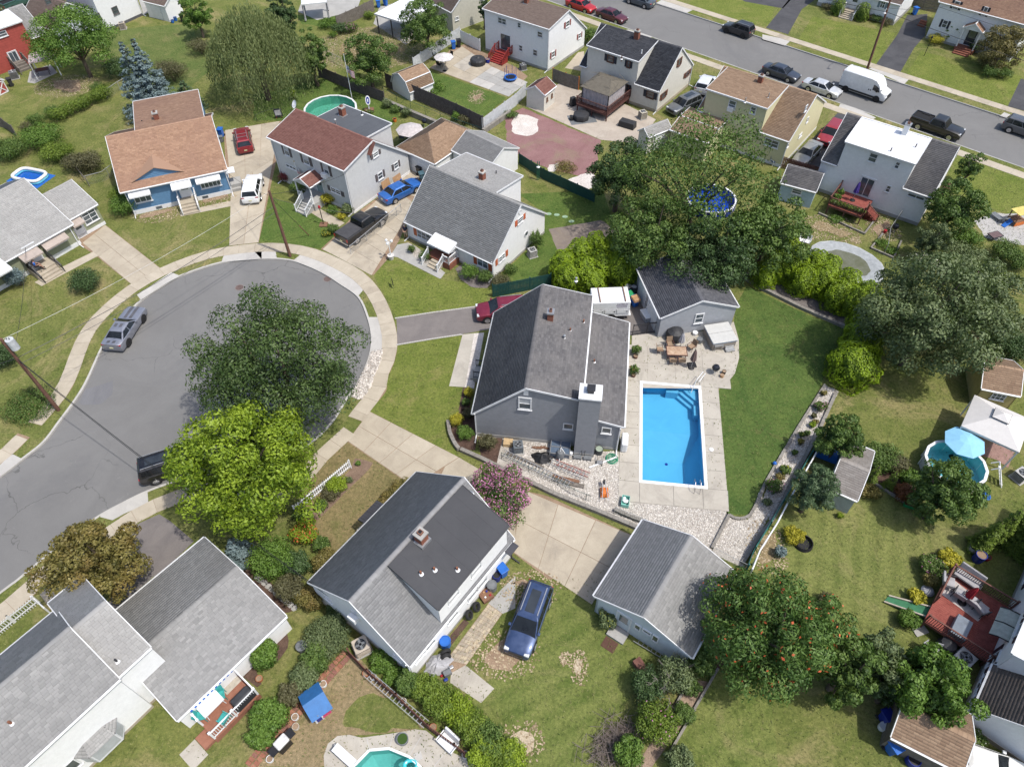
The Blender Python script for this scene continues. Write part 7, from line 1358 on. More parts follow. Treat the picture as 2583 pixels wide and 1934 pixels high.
# --- kidney pool at the bottom edge
p2=thing('swimming_pool','turquoise faceted pool with diving board at the bottom edge','pool',POOL2[0]);o2=POOL2[0];P2=[p-o2 for p in POOL2]
LT=pl('liner_teal',(.26,.55,.52),rough=.6,var=.06);b=MB();n=len(P2);c2=sum(P2,Vector())/n;V=[(p.x,p.y,0)for p in P2]+[(p.x,p.y,-1.1)for p in P2]+[(c2.x+(p.x-c2.x)*.5,c2.y+(p.y-c2.y)*.5,-2.)for p in P2]
b.add(V,[(i,(i+1)%n,n+(i+1)%n,n+i)for i in range(n)]+[(n+i,n+(i+1)%n,2*n+(i+1)%n,2*n+i)for i in range(n)]+[tuple(range(2*n,3*n))]);b.put('basin',LT,p2);MB().poly([(p.x,p.y,-.16)for p in P2][::-1]).put('water',water('teal_water',(.62,.86,.86)),p2)
for i in range(n):a,d=P2[i],P2[(i+1)%n];MB().bar((a.x,a.y,.02),(d.x,d.y,.02),.14,.09).put('coping',WHITE,p2)
a,d=g(13,690,1505)-o2,g(13,850,1650)-o2;db=MB().bar((a.x,a.y,.55),(d.x,d.y,.6),.5,.06).put('diving_board',WHITE,p2);m=a.lerp(d,.3);MB().bar((a.x,a.y,0),(a.x,a.y,.5),.3,.1).bar((m.x,m.y,0),(m.x,m.y,.52),.3,.1).put('stand',GALV,db)
dk=sheet('pool_deck',gs(13,590,1656,585,1560,620,1460,700,1395,800,1385,900,1410,965,1515,845,1640),.012,CONCP);sheet('pool_deck',gs(13,900,1410,1150,1375,1350,1340,1440,1350,1130,1500,965,1515),.012,CONCP);sheet('pool_deck',gs(13,1440,1350,1660,1530,1900,1656,1420,1656,1300,1570,1130,1500),.012,CONCP);sheet('pool_deck',gs(13,590,1656,845,1640,860,1720,600,1900),.012,CONCP)
for a,d in(((13,945,1410),(13,965,1512)),((13,1165,1375),(13,1135,1498)),((13,1430,1350),(13,1300,1560)),((13,1625,1500),(13,1500,1660))):A,D=g(*a),g(*d);strip('expansion_joint',[A,D],.05,0.,.02,CONCL)
def round_pool(label,t,x,y,rx,ry,rz,h,wall,liner,wat,level=.12,zref=None,rim=WHITE,facets=16,lad=None,wtint=(.7,.9,.95)):
 p=g(t,x,y,h);e=thing('above_ground_pool',label,'pool',(p.x,p.y,0),rz)
 rg=[(rx*cO(2*math.pi*k/facets),ry*sI(2*math.pi*k/facets))for k in range(facets)];b=MB();n=facets
 b.add([(u,v,0)for u,v in rg]+[(u,v,h)for u,v in rg],[(i,(i+1)%n,n+(i+1)%n,n+i)for i in range(n)]);b.put('wall',wall,e)
 b=MB();k=.985;b.add([(u*k,v*k,h)for u,v in rg]+[(u*k,v*k,.03)for u,v in rg],[(i,(i+1)%n,n+(i+1)%n,n+i)for i in range(n)]+[tuple(range(n,2*n))[::-1]]);b.put('liner',liner,e)
 MB().poly([(u*k*.998,v*k*.998,h-level)for u,v in rg]).put('water',water(wat,wtint),e)
 for i in range(n):
  a,d=rg[i],rg[(i+1)%n];MB().bar((a[0],a[1],h+.01),(d[0],d[1],h+.01),.2,.05).put('rim',rim,e)
  _X(-.06,.06,-.06,.06,0,h).put('post',rim,e,loc=(a[0]*1.01,a[1]*1.01,0),rz=math.atan2(a[1],a[0]))
 return e
LPO=pl('liner_aqua',(.3,.62,.66),rough=.6,var=.05);LGN=pl('liner_green',(.2,.44,.38),rough=.6,var=.1);WALLP=earth('pool_wall',(.45,.46,.47),(.58,.59,.6),(.3,.31,.32),1.5,12,.4,(.85,1.1))
A,B=g(11,1365,620,1.2),g(11,1880,760,1.2);C_=(A+B)/2;op=round_pool('oval white sided pool with pale blue water beside the canopy',-1,*proj(C_),(B-A).length/2*1.,2.,yaw_of(A,B),1.2,WALLP,LPO,'oval_water',facets=14)
ld=g(11,1880,800,0.)-C_;ld.rotate(Matrix.Rotation(-op.rotation_euler.z,3,'Z'));lb=MB()
for s in(-.3,.3):lb.bar((ld.x+.1,ld.y+s,1.6),(ld.x+.9,ld.y+s-.4,0),.07).bar((ld.x+.1,ld.y+s,1.6),(ld.x-.3,ld.y+s,1.2),.06)
for k in range(5):lb.bar((ld.x+.25+k*.14,ld.y-.35-k*.07,1.25-k*.27),(ld.x+.25+k*.14,ld.y+.25-k*.07,1.25-k*.27),.16,.04)
lb.put('ladder',WHITE,op)
C_=g(1,640,900,1.1);round_pool('round pool with green tinted water behind the pale house',1,640,905,3.1,3.1,0,1.1,WALLP,LGN,'round_water',.15,facets=18,wtint=(.62,.85,.78))
cv=g(7,720,620,.9);A,B=g(7,430,470,.9),g(7,1000,730,.9);e=round_pool('oval pool under a sagging grey winter cover',-1,*proj((A+B)/2),(B-A).length/2*1.02,2.6,yaw_of(A,B),.95,WALLP,GREYP,'murky',.3,facets=16,rim=pl('cover_grey',(.42,.44,.45),rough=.6))
rg=[];b=MB();n=24
for ring,(k,z)in enumerate(((1.02,.98),(.96,.99),(.8,.9),(.62,.8),(.5,.76))):b.v+=[(((B-A).length/2*1.02)*k*cO(6.2832*i/n),2.6*k*sI(6.2832*i/n),z+uN(-.02,.02))for i in range(n)]
b.f+=[(r*n+i,r*n+(i+1)%n,r*n+n+(i+1)%n,r*n+n+i)for r in range(4)for i in range(n)]+[tuple(range(4*n,5*n))];b.put('cover',pl('tarp_grey',(.34,.36,.37),rough=.6,bump=.3,bscale=4),e,smooth=True)
MB().prism([(((B-A).length/2)*.66*cO(6.2832*i/n),2.6*.66*sI(6.2832*i/n))for i in range(n)],.8,.812).put('standing_water',earth('murk',(.09,.095,.05),(.16,.165,.13),(.05,.055,.03),.5,6,.5,(.9,1.1),.12,0.),e)
C_=g(-1,1795,500,.9);round_pool('round pool with bright blue cover under the open crowned tree',-1,1795,500,2.5,2.5,0,.9,BLUED,BLUE,'cover_water',.05,facets=16,wtint=(.4,.6,.95))
p=g(0,240,1455,.5);e=thing('inflatable_pool','white and blue inflatable pool on a blue tarp','pool',(p.x,p.y,0),yaw_of(g(0,130,1440),g(0,380,1490)));sheet('tarp',[vC((-2.2,-1.35,0)),vC((2.1,-1.45,0)),vC((2.3,1.2,0)),vC((-2.,1.3,0))],.015,BLUE,parent=e)
for k,z in enumerate((.15,.42)):
 P=[(1.75*math.copysign(abs(cO(a))**.5,cO(a)),1.*math.copysign(abs(sI(a))**.5,sI(a)),z)for a in[i*6.2832/40 for i in range(41)]];MB().tube(P,.17,8,caps=False).put('ring',pl('vinyl_aqua',(.12,.45,.62))if k==0 else WHITE,e,smooth=True)
_X(-1.5,1.5,-.85,.85,.02,.05).put('floor',BLUE,e);MB().poly([(-1.55,-.85,.2),(1.55,-.85,.2),(1.55,.85,.2),(-1.55,.85,.2)]).put('water',water('pool_water',(.6,.9,.97)),e)
# --- wheeled bins, barrels, air conditioners
def wheelie(label,t,x,y,mat,rz=0.,s=1.,group=None,lid=None):
 p=g(t,x,y,.5*s);e=thing('wheeled_bin',label,'bin',(p.x,p.y,0),rz,group)
 _X(-.27*s,.27*s,-.3*s,.3*s,1.*s,.06*s,taper=.22).put('body',mat,e,bev=.02);l=_X(-.31*s,.31*s,-.36*s,.36*s,1.*s,1.07*s).put('lid',lid or mat,e,bev=.025);MB().bar((-.28*s,.38*s,1.*s),(.28*s,.38*s,1.*s),.05).put('handle',mat,e)
 _X(-.18*s,.18*s,-.15*s,.1*s,1.07*s,1.085*s).put('lid_panel',lid or mat,l)
 for k in(-1,1):MB().tube([(k*.2*s,.24*s,.12*s),(k*.29*s,.24*s,.12*s)],.12*s,12).put('wheel',RUBBER,e)
 return e
def barrel(label,t,x,y,r,h,mat,open_=False,cat='barrel',name='barrel',inner=None,group=None):
 p=g(t,x,y,h/2);e=thing(name,label,cat,(p.x,p.y,0),0,group);MB().lt([(r*.88,0),(r*.97,h*.15),(r,h*.5),(r,h*.97),(r*1.05,h),(r*.93,h),(r*.9,h*.94)],18).put('body',mat,e,smooth=True);MB().cyl((0,0),r*.9,h*.9,h*.945,18).put('fill' if open_ else 'lid',inner or(BLACK if open_ else mat),e);return e
def ac_unit(label,t,x,y,rz,w=.75,h=.8,mat=None):
 p=g(t,x,y,h/2);e=thing('air_conditioner',label,'air conditioner',(p.x,p.y,0),rz);m=mat or pl('ac_grey',(.42,.42,.41),rough=.5);_X(-w/2-.08,w/2+.08,-w/2-.08,w/2+.08,0,.06).put('pad',CONCG,e);_X(-w/2+.02,w/2-.02,-w/2+.02,w/2-.02,.06,h-.06).put('coil',pl('ac_coil',(.1,.09,.085),rough=.7),e);_X(-w/2,w/2,-w/2,w/2,h-.07,h).put('top',m,e,bev=.03)
 for k in range(6):z=.12+k*(h-.22)/6;f=MB();[f.box(*q,z,z+.03)for q in((-w/2,w/2,-w/2,-w/2+.02),(-w/2,w/2,w/2-.02,w/2),(-w/2,-w/2+.02,-w/2,w/2),(w/2-.02,w/2,-w/2,w/2))];f.put('louvre',m,e)
 for sx in(-1,1):
  for sy in(-1,1):_X(sx*(w/2-.03)-.03,sx*(w/2-.03)+.03,sy*(w/2-.03)-.03,sy*(w/2-.03)+.03,.06,h).put('corner',m,e)
 fn=MB().cyl((0,0),w*.38,h+.001,h+.012,20).put('fan_well',BLACK,e);f=MB();[f.bar((0,0,h+.02),(w*.36*cO(k*1.57),w*.36*sI(k*1.57),h+.02),.14,.01)for k in range(4)];f.put('fan',GREYP,fn);f=MB();[f.tube([(w*rr*cO(a),w*rr*sI(a),h+.035)for a in[i*.3927 for i in range(17)]],.008,4)for rr in(.15,.25,.36)];f.put('guard',METAL,fn);return e
wheelie('bright blue wheeled bin at the white house back wall',9,2080,1595,BLUE,.6);wheelie('blue wheeled bin beside the blue house',0,1845,1110,BLUE,-.1);wheelie('small dark bin beside the blue house',0,1850,1165,GREYP,.2,.7);wheelie('blue wheeled bin on the white fenced patio',1,1668,380,BLUE,.3);wheelie('black wheeled bin behind the blue patio bin',1,1712,365,BLACK,.3);wheelie('blue wheeled bin by the asphalt drive across the street',3,1278,95,BLUE,.3);wheelie('blue wheeled bin near the wooden fence at the top edge',1,1040,35,BLUE,.4,group=None);wheelie('second blue wheeled bin tipped at the top edge',1,1100,20,BLUE,1.)
wheelie('blue wheeled bin with cardboard box on its lid',6,1065,930,BLUE,.5);p=g(6,1072,905,1.2);e=thing('cardboard_box','tan cardboard box lying on the blue bin','box',(p.x,p.y,1.095),.35);_X(-.3,.3,-.38,.38,0,.25).put('carton',CARD,e);_X(-.31,.31,-.02,.02,.25,.255).put('flap_seam',pl('tape',(.3,.17,.08)),e)
wheelie('green lidded blue bin against the trailer',6,1022,895,BLUE,.5,.95,lid=pl('lid_green',(.03,.32,.12)));barrel('grey dustbin beside the white trailer',6,1005,830,.3,.9,GREYP,cat='bin',name='dustbin');barrel('dark dustbin with full white bag',6,1055,830,.28,.85,pl('bin_dark',(.05,.07,.08)),True,'bin','dustbin',CLOTH);barrel('dark blue barrel in the corner by the evergreens',6,1065,735,.3,.95,BLUED);barrel('second dark blue barrel against the garage',6,1088,770,.3,.95,BLUED);p=g(6,1155,1040,.4);e=thing('storage_chest','long grey white cooler chest at the garage doors','chest',(p.x,p.y,0),yaw_of(g(6,1130,1000),g(6,1180,1075)));_X(-.6,.6,-.28,.28,0,.5).put('body',SD_GREY2,e,bev=.05);_X(-.62,.62,-.3,.3,.5,.6).put('lid',WHITE,e,bev=.04)
wheelie('black wheeled bin with rubbish bags by the tan roofed garage',1,1385,1430,BLACK,.8);wheelie('grey teal bin beside the blue sedan',1,1405,1480,pl('bin_teal',(.06,.12,.15)),.4);barrel('small blue tub beside the blue sedan',1,1355,1510,.25,.4,BLUE,True,'tub','tub');barrel('black tub beside the small blue tub',1,1392,1520,.25,.5,BLACK,True,'tub','tub');p=g(1,1375,1390,.5);e=thing('rubbish_bag','black rubbish bag in front of the tan roofed garage','bag',(p.x,p.y,0));MB().lt([(.3,0),(.45,.2),(.42,.45),(.2,.62),(.06,.75)],10).put('sack',BLACK,e,smooth=True)
for x,y,lb in((1215,1560,'tall cardboard sheet leaning on the pale wall'),(1120,1600,'wide cardboard sheet leaning on the pale wall')):p=g(1,x,y-40,.8);e=thing('cardboard_sheet',lb,'cardboard',(p.x,p.y,0),H6.yaw+1.57);MB().add([(-.6,0.,0),(.6,0.,0),(.6,.28,1.5),(-.6,.28,1.5),(-.6,.04,0),(.6,.04,0),(.6,.32,1.5),(-.6,.32,1.5)],[(0,1,2,3),(7,6,5,4),(0,4,5,1),(1,5,6,2),(2,6,7,3),(3,7,4,0)]).put('board',CARD,e)
barrel('open deep blue barrel beside the blue bin',9,2030,1640,.27,.7,BLUED,True);barrel('dark round bin next to the open blue barrel',13,1990,150,.33,.7,GREYP,False,'bin','dustbin');barrel('bright blue lidded tub on the paver path',13,1602,620,.34,.8,BLUE,False,'tub','tub');barrel('grey round lidded bin on the side lawn',13,405,655,.34,.6,GREYP,False,'bin','dustbin');barrel('dark blue open barrel full of soil',11,1812,1475,.35,.8,BLUED,True,inner=DIRT);barrel('red bucket by the soil barrel',11,1880,1480,.2,.35,REDC,True,'bucket','bucket');barrel('clear grey tub by the pointed evergreens',11,1760,1400,.3,.5,CLOTH,True,'tub','tub');barrel('white bucket beside the shingled shed',15,1005,1320,.24,.45,WHITE,False,'bucket','bucket');wheelie('dark bin behind the shingled shed',15,1030,1240,BLUED,.3);wheelie('bright blue wheeled bin beside the shingled shed',15,1090,1500,BLUE,.4,1.05);barrel('round deep blue tub below the shingled shed',15,1255,1600,.36,.6,BLUED,True,'tub','tub');barrel('blue pail by the white shed',0,1465,160,.25,.5,BLUE,True,'bucket','bucket');barrel('second blue pail by the white shed',0,1440,180,.22,.4,BLUE,True,'bucket','bucket');wheelie('black bin beside the white shed',0,1520,155,BLACK,.4);wheelie('black covered grill beside the red house',0,85,690,COVER,.6)
ac_unit('grey air conditioner in the pebble yard',10,88,555,.1,mat=pl('ac_slate',(.13,.15,.17),rough=.5));ac_unit('pale air conditioner on the white gable wall',6,208,520,.4);ac_unit('old tan air conditioner with rusty fan',13,900,650,.5,.95,.8,pl('ac_tan',(.46,.4,.33),rough=.7));ac_unit('cream air conditioner on the stone patio',2,1130,960,.4,.8,.9,pl('ac_cream',(.52,.48,.4),rough=.6));ac_unit('brown tan air conditioner beside the white corner house',0,1022,215,.3,.8,.9,pl('ac_tan',(.46,.4,.33)));ac_unit('dark air conditioner beside the red back steps',2,130,560,.4,.75,.7,GREYP);ac_unit('large grey air conditioner beside the red deck',15,1675,760,.6,1.,.9);ac_unit('dark grey air conditioner beside the red house',0,115,625,.5,.9,.9,GREYP);ac_unit('pale air conditioner at the right edge near the oval pool',11,2160,790,.5,.85,.8)
# --- fences
def fence(label,pts,h,mat,board=.14,gap=.01,pick=False,rails=2,name='fence',cap=False,panel=False,postw=.09,postmat=None,step=2.,z0=.03,cat='fence'):
 P=[g(*p)for p in pts];e=thing(name,label,cat,P[0]);o=P[0];tot=sum((b-a).length for a,b in zip(P[:-1],P[1:]));nb=tot/(board+gap)
 bm=MB();bm.box(-board/2,board/2,-.012,.012,z0,h)if not pick else bm.add([(-board/2,-.012,z0),(board/2,-.012,z0),(board/2,-.012,h-.08),(0,-.012,h),(-board/2,-.012,h-.08),(-board/2,.012,z0),(board/2,.012,z0),(board/2,.012,h-.08),(0,.012,h),(-board/2,.012,h-.08)],[(0,1,2,3,4),(9,8,7,6,5),(0,5,6,1),(1,6,7,2),(2,7,8,3),(3,8,9,4),(4,9,5,0)])
 me=bm.mesh('picket' if pick else 'board');me.materials.append(mat)
 for a,b in zip(P[:-1],P[1:]):
  L=(b-a).length;d=(b-a)/L;y=yaw_of(a,b);n=max(1,int(L/(board+gap)));nrm=vC((d.y,-d.x,0))
  if not panel:
   for i in range(n):q=a+d*((i+.5)*L/n)-o;share(me,'picket' if pick else 'board',e,q+vC((0,0,uN(-.015,.015))),y,None)
  rb=MB()
  for k in range(rails):z=h*(.25+.55*k/max(1,rails-1));rb.bar(a-o-nrm*.03+vC((0,0,z)),b-o-nrm*.03+vC((0,0,z)),.04,.08)
  rb.put('rail',mat,e);np_=max(1,round(L/step))
  for i in range(np_+1):q=a.lerp(b,i/np_)-o;_X(-postw/2,postw/2,-postw/2,postw/2,0,h+.08).put('post',postmat or mat,e,loc=q-nrm*.05,rz=y)
  if panel:
   for i in range(np_):
    q0,q1=a.lerp(b,i/np_)-o,a.lerp(b,(i+1)/np_)-o;MB().bar(q0+vC((0,0,(h+z0)/2)),q1+vC((0,0,(h+z0)/2)),.025,h-z0).put('panel',mat,e)
 return e
FGREEN=pl('fence_green',(.012,.065,.06),rough=.6,var=.15);VINYL=pl('fence_vinyl',(.56,.58,.6),rough=.6,var=.12);DKWOOD=earth('dark_fence',(.09,.075,.075),(.15,.13,.125),s=3,fine=20,contrast=(.7,1.2));REDWOOD=earth('redwood_fence',(.13,.06,.05),(.2,.1,.08),s=3,fine=20,contrast=(.7,1.2))
fence('white picket fence on the dry front lawn',[(9,810,725),(9,600,900),(9,350,1105)],1.,WHITE,.085,.085,True,step=2.4);fence('long white railing fence along the pavement',[(12,-160,690),(12,130,450),(12,330,290)],1.,WHITE,.05,.1,step=2.4);fence('short white railing fence returning to the house',[(12,330,290),(12,430,385)],1.,WHITE,.05,.1)
fence('dark green slatted fence behind the dark red car',[(5,2000,895),(5,2130,870),(6,360,800)],1.5,FGREEN,.12,.012);fence('dark green fence along the red gravel yard',[(2,95,1365),(2,300,1500),(2,720,1690)],1.3,FGREEN,panel=True);fence('old dark picket fence above the rock wall',[(1,1110,730),(1,1380,850),(1,1700,990),(1,1915,1095)],1.9,DKWOOD,.13,.02);fence('dark slatted wall fence under the tree by the willow',[(1,545,640),(1,780,740),(1,1095,860)],1.5,DKWOOD,panel=True,rails=5);fence('white board fence beside the green lawn',[(1,1915,1095),(1,2186,890),(2,155,800)],1.6,VINYL,.16,.01);fence('white board fence behind the umbrella patio',[(1,1340,580),(1,1540,440),(1,1725,320)],1.5,VINYL,.16,.01);fence('white vinyl gate fence by the rose shuttered house',[(1,1730,350),(1,1890,430)],1.6,WHITE,panel=True,cat='gate',name='gate');fence('weathered board fence behind the top patio',[(1,705,240),(1,870,165),(1,1010,95)],1.7,OLDWOOD,.14,.01);fence('weathered fence with orange posts on the stone patio',[(2,375,680),(2,480,720),(2,590,755)],1.7,OLDWOOD,.14,.01,postmat=ORNG);fence('red brown board fence beside the blue shed',[(3,145,1400),(3,330,1460),(3,510,1510)],1.4,REDWOOD,.13,.02);fence('red brown board fence right of the white house',[(3,1465,1650),(3,1560,1600)],1.4,REDWOOD,.13,.02);fence('grey board fence at the left edge',[(0,-30,1050),(0,60,1080),(0,140,1140)],1.4,OLDWOOD,.14,.01);fence('brown lattice fence beside the leaning ladder',[(13,800,720),(13,960,890),(13,1200,1090),(13,1460,1340),(13,1680,1500),(13,1900,1660)],1.,REDWOOD,.1,.06);fence('weathered board fence across the street',[(3,1230,45),(3,1330,85),(3,1450,110)],1.7,OLDWOOD,.14,.01)
def rail_fence(label,pts,h,mat,r=.03,rails=1,step=2.4,mesh=None,name='fence',cat='fence'):
 P=[g(*p)for p in pts];e=thing(name,label,cat,P[0]);o=P[0]
 for k in range(rails):MB().tube([p-o+vC((0,0,h*(1-.45*k)))for p in P],r,6).put('rail',mat,e)
 Q=resample(P,step)
 for q in Q:MB().cyl((0,0),r*1.1,0,h+.06,6).put('post',mat,e,loc=q-o)
 if mesh:
  for a,b in zip(P[:-1],P[1:]):wm=MB();L=(b-a).length;n=int(L/mesh[1]);nz=int(h/mesh[1]);[wm.bar(a.lerp(b,i/n)-o+vC((0,0,.03)),a.lerp(b,i/n)-o+vC((0,0,h)),.006)for i in range(n)];[wm.bar(a-o+vC((0,0,.03+k*mesh[1])),b-o+vC((0,0,.03+k*mesh[1])),.006)for k in range(nz)];wm.put('mesh',mesh[0],e)
 return e
rail_fence('silver rail fence along the black pickup',[(5,815,535),(5,965,410),(5,1100,295),(5,1235,185)],1.,STEEL,.03,mesh=(GALV,.12));rail_fence('wire fence behind the blue spruce',[(0,900,830),(0,985,770),(0,1075,715)],1.1,GALV,mesh=(GALV,.14));rail_fence('wire fence and gate beside the blue house',[(0,745,1545),(0,880,1510),(0,990,1430)],1.1,GALV,mesh=(GALV,.14));rail_fence('wooden topped fence by the brown bush',[(0,640,1430),(0,750,1560)],1.,OLDWOOD,.04);rail_fence('white pipe railing along the teal mesh fence',[(11,500,520),(11,320,830),(11,200,1040),(11,85,1260),(11,-60,1490),(10,2010,1640)],1.25,WHITE,.055,step=1.8)
e=fence('teal mesh screen fence beside the planting bed',[(11,470,500),(11,290,810),(11,160,1030),(11,40,1240),(11,-90,1450),(10,1985,1590)],1.,pl('fence_teal',(.03,.16,.15),rough=.7),panel=True,rails=1);rail_fence('green wire fence along the pebble yard',[(9,2070,650),(10,120,740),(10,440,880),(10,560,960),(10,690,1010)],.8,FGREEN,.02,mesh=(FGREEN,.16));rail_fence('wire fence on the low wall by the lower garage',[(10,890,1110),(10,1020,1160),(10,1150,1215)],.9,GALV,.02,mesh=(FGREEN,.14));rail_fence('wire fence at the wedge bed end',[(10,1700,1440),(10,1850,1520),(10,1990,1590)],.9,GALV,.02,mesh=(GALV,.14));rail_fence('green tall wire fence above the dark picket fence',[(1,1090,830),(1,1350,950),(1,1700,1090),(1,1900,1160)],1.4,FGREEN,.02,mesh=(FGREEN,.2));rail_fence('low wire fence behind the round pool',[(1,30,1020),(1,100,990),(1,190,960)],.9,DKM,.02);rail_fence('wire garden fence in the raised bed',[(7,1010,540),(7,1030,400),(7,1130,250)],1.3,GALV,.025);rail_fence('wire fence by the tree and picket yard',[(1,590,470),(1,680,530),(1,740,560)],1.2,GALV,.02,mesh=(GALV,.16))
P=[g(6,1042,1212),g(6,1160,1195),g(6,1278,1180)];e=thing('iron_fence','black iron fence with gate between house and garage','fence',P[0]);railing(e,[p-P[0]for p in P],1.25,DKM,.11,bal=.02,post=.06)
rk=rwall([(1,1100,870),(1,1300,960),(1,1560,1070)],.4,.7,WALLST,'rough grey stone wall below the old dark picket fence','stone_wall',.5,3);rwall([(1,1915,1120),(1,2060,1020),(1,2140,960)],.3,.6,CONC,'tan block wall below the white board fence','stone_wall',.5,2)
P=resample([g(13,-20,1640),g(13,130,1450),g(13,330,1230),g(13,560,960),g(13,800,690)],.24);ed=thing('brick_edging','red brick edging path along the tan back yard','edging',P[0]);BR=[earth('brick_a',(.26,.11,.075),(.34,.15,.1),s=5),earth('brick_b',(.3,.14,.09),(.38,.19,.13),s=5),earth('brick_c',(.22,.1,.08),(.28,.14,.11),s=5)];bms=[]
for m in BR:x=_X(-.105,.105,-.16,.16,0,.07).mesh('brick');x.materials.append(m);bms.append(x)
for i in range(len(P)-1):
 d=(P[i+1]-P[i]).normalized();nn=vC((d.y,-d.x,0))
 for k in(-.5,.5):share(rnd.choice(bms),'brick',ed,P[i]-P[0]+nn*(k*.4)+vC((0,0,uN(-.015,.03))),yaw_of(P[i],P[i+1])+uN(-.15,.15))
pv=sheet('paver_path',gs(13,1610,760,1960,290,2080,370,1780,800,1650,870),.008,DIRT);grid_slabs(pv,[g(13,1615,760),g(13,1780,800),g(13,2075,375),g(13,1960,295)],6,16,.03,[earth('paver_a',(.34,.29,.22),(.46,.4,.31),s=2),earth('paver_b',(.28,.245,.19),(.38,.33,.26),s=2),earth('paver_c',(.42,.35,.25),(.5,.43,.32),s=2)],.03,.02,'paver');sheet('slab_pad',gs(13,1650,870,1770,805,2010,1000,1900,1120,1640,950),.02,CONCP);sheet('slab_pad',gs(13,1960,290,2080,160,2186,60,2186,330,2080,375),.014,CONCG);sheet('slab_pad',gs(13,1640,560,1760,420,1800,450,1650,640),.012,MULCH)
st=sheet('stepping_path',gs(13,10,40,40,30,360,320,330,340),.016,MULCH);
for i in range(11):p=g(13,30+i*31,70+i*26);MB().prism([(p.x+.24*cO(a)*uN(.8,1.1),p.y+.24*sI(a)*uN(.8,1.1))for a in(.3,1.4,2.4,3.5,4.6,5.6)],.02,.06).put('stepping_stone',CONCG,st)
for x,y in((345,200),(412,207),(480,223),(535,262)):p=g(6,x,y);e=thing('stepping_stone','pale green stepping stone on the back lawn of the white house','stone',p,0,'stepping stones on the back lawn');MB().prism([(.3*cO(a),.22*sI(a))for a in[k*.7 for k in range(9)]],.006,.05).put('disc',pl('stone_green',(.28,.4,.27),rough=.8),e)
# --- decks
def deck(h_,x0,x1,y0,y1,z,mat,rails,railmat,bw=.14,skirt=True,name='deck'):
 """deck in a house's space; single boards run along x"""
 d=_X(x0,x1,y0,y1,z-.22,z-.03).put(name,railmat,h_.e);n=int((y1-y0)/bw)
 for i in range(n):a=y0+(y1-y0)*i/n;_X(x0,x1,a+.004,a+(y1-y0)/n-.004,z-.028,z+uN(-.002,.002)).put('board',mat,d)
 for x in(x0+.1,(x0+x1)/2,x1-.1):
  for y in(y0+.1,y1-.2):_X(x-.06,x+.06,y-.06,y+.06,0,z-.22).put('support',railmat,d)
 for r in rails:railing(h_.e,[(a,b,z)for a,b in r],.95,railmat,.13,bal=.035)
 return d
RDK=earth('deck_red',(.2,.055,.045),(.3,.095,.075),s=2,fine=20,contrast=(.75,1.2));BDK=earth('deck_brown',(.085,.04,.035),(.13,.065,.055),s=2,fine=20,contrast=(.75,1.2));CDK=earth('deck_composite',(.24,.105,.07),(.3,.14,.095),s=2,fine=20,contrast=(.85,1.1))
h=H13;z=1.05;a=h.at(7,548,120,z);b=h.at(7,838,215,z);x0,x1=a[0],b[0];y0=min(a[1],b[1]);deck(h,x0,x1,y0,-.08,z,RDK,[[(x0,-.1),(x0,y0),(x1,y0)],[(x1,y0),(x1,y0+1.2)]],REDWOOD);[_X(x1+.04,x1+.3+.28*0+.28*k,y0+1.3,y0+2.5,0,.9-.2*k).put('deck_step',RDK,h.e)for k in range(4)];railing(h.e,[(x1+.1,y0+1.25,.9),(x1+1.3,y0+1.25,.1)],.9,REDWOOD,.13)
for k in range(9):q=h.world(x0+.3+k*(x1-x0-.6)/8,y0+.3,0);pq=proj((q.x,q.y,z+.3));bush('leafy planter along the front rail of the plant filled red deck',-1,pq[0],pq[1],9,.5,rnd.choice(['bright','green','hedge']),260,.13,4,'planters on the red deck','planter',('white',10,.1)if k%3==1 else None,cat='plant',z=z+.2)
for o in[o for o in COL.objects if o.get('group')=='planters on the red deck']:o.location.z=z
for yy in(.35,.65):q=h.world(x0+.4,y0*yy,0);pq=proj((q.x,q.y,z+.3));o=bush('tall vine plant on the left rail of the red deck',-1,pq[0],pq[1],9,.9,'bright',400,.13,4,'vines on the red deck rail','planter',cat='plant',z=z+.4);o.location.z=z
h=H11;z=.95;a=h.at(-1,1454,262,z);b=h.at(-1,1533,288,z);x0,x1=a[0],b[0];y0=min(a[1],b[1]);deck(h,x0,x1,y0,-.08,z,BDK,[[(x0,-.1),(x0,y0),(x1,y0),(x1,-.1)]],BDK)
gz=thing('gazebo','brown roofed gazebo with pale curtains on the dark deck','gazebo',h.world((x0+x1)/2,(y0-.3)/2,z),h.yaw);gw,gd,gh=(x1-x0)*.42,(-y0)*.36,2.1
for sx in(-1,1):
 for sy in(-1,1):_X(sx*gw-.05,sx*gw+.05,sy*gd-.05,sy*gd+.05,0,gh).put('post',DKM,gz)
GRF=pl('gazebo_roof',(.13,.115,.09),rough=.8);k=1.12
for q in(((-gw*k,-gd*k),(gw*k,-gd*k),(gw*.45,-.02),(-gw*.45,-.02)),((gw*k,gd*k),(-gw*k,gd*k),(-gw*.45,.02),(gw*.45,.02)),((gw*k,-gd*k),(gw*k,gd*k),(gw*.45,0)),((-gw*k,gd*k),(-gw*k,-gd*k),(-gw*.45,0))):pts_=[(x,y,gh-.02 if i<2 else gh+.75)for i,(x,y)in enumerate(q)];roof_slope(gz,pts_,GRF,'flat',th=.04,fascia=False)
CURT=pl('curtain',(.42,.39,.4),rough=.95)
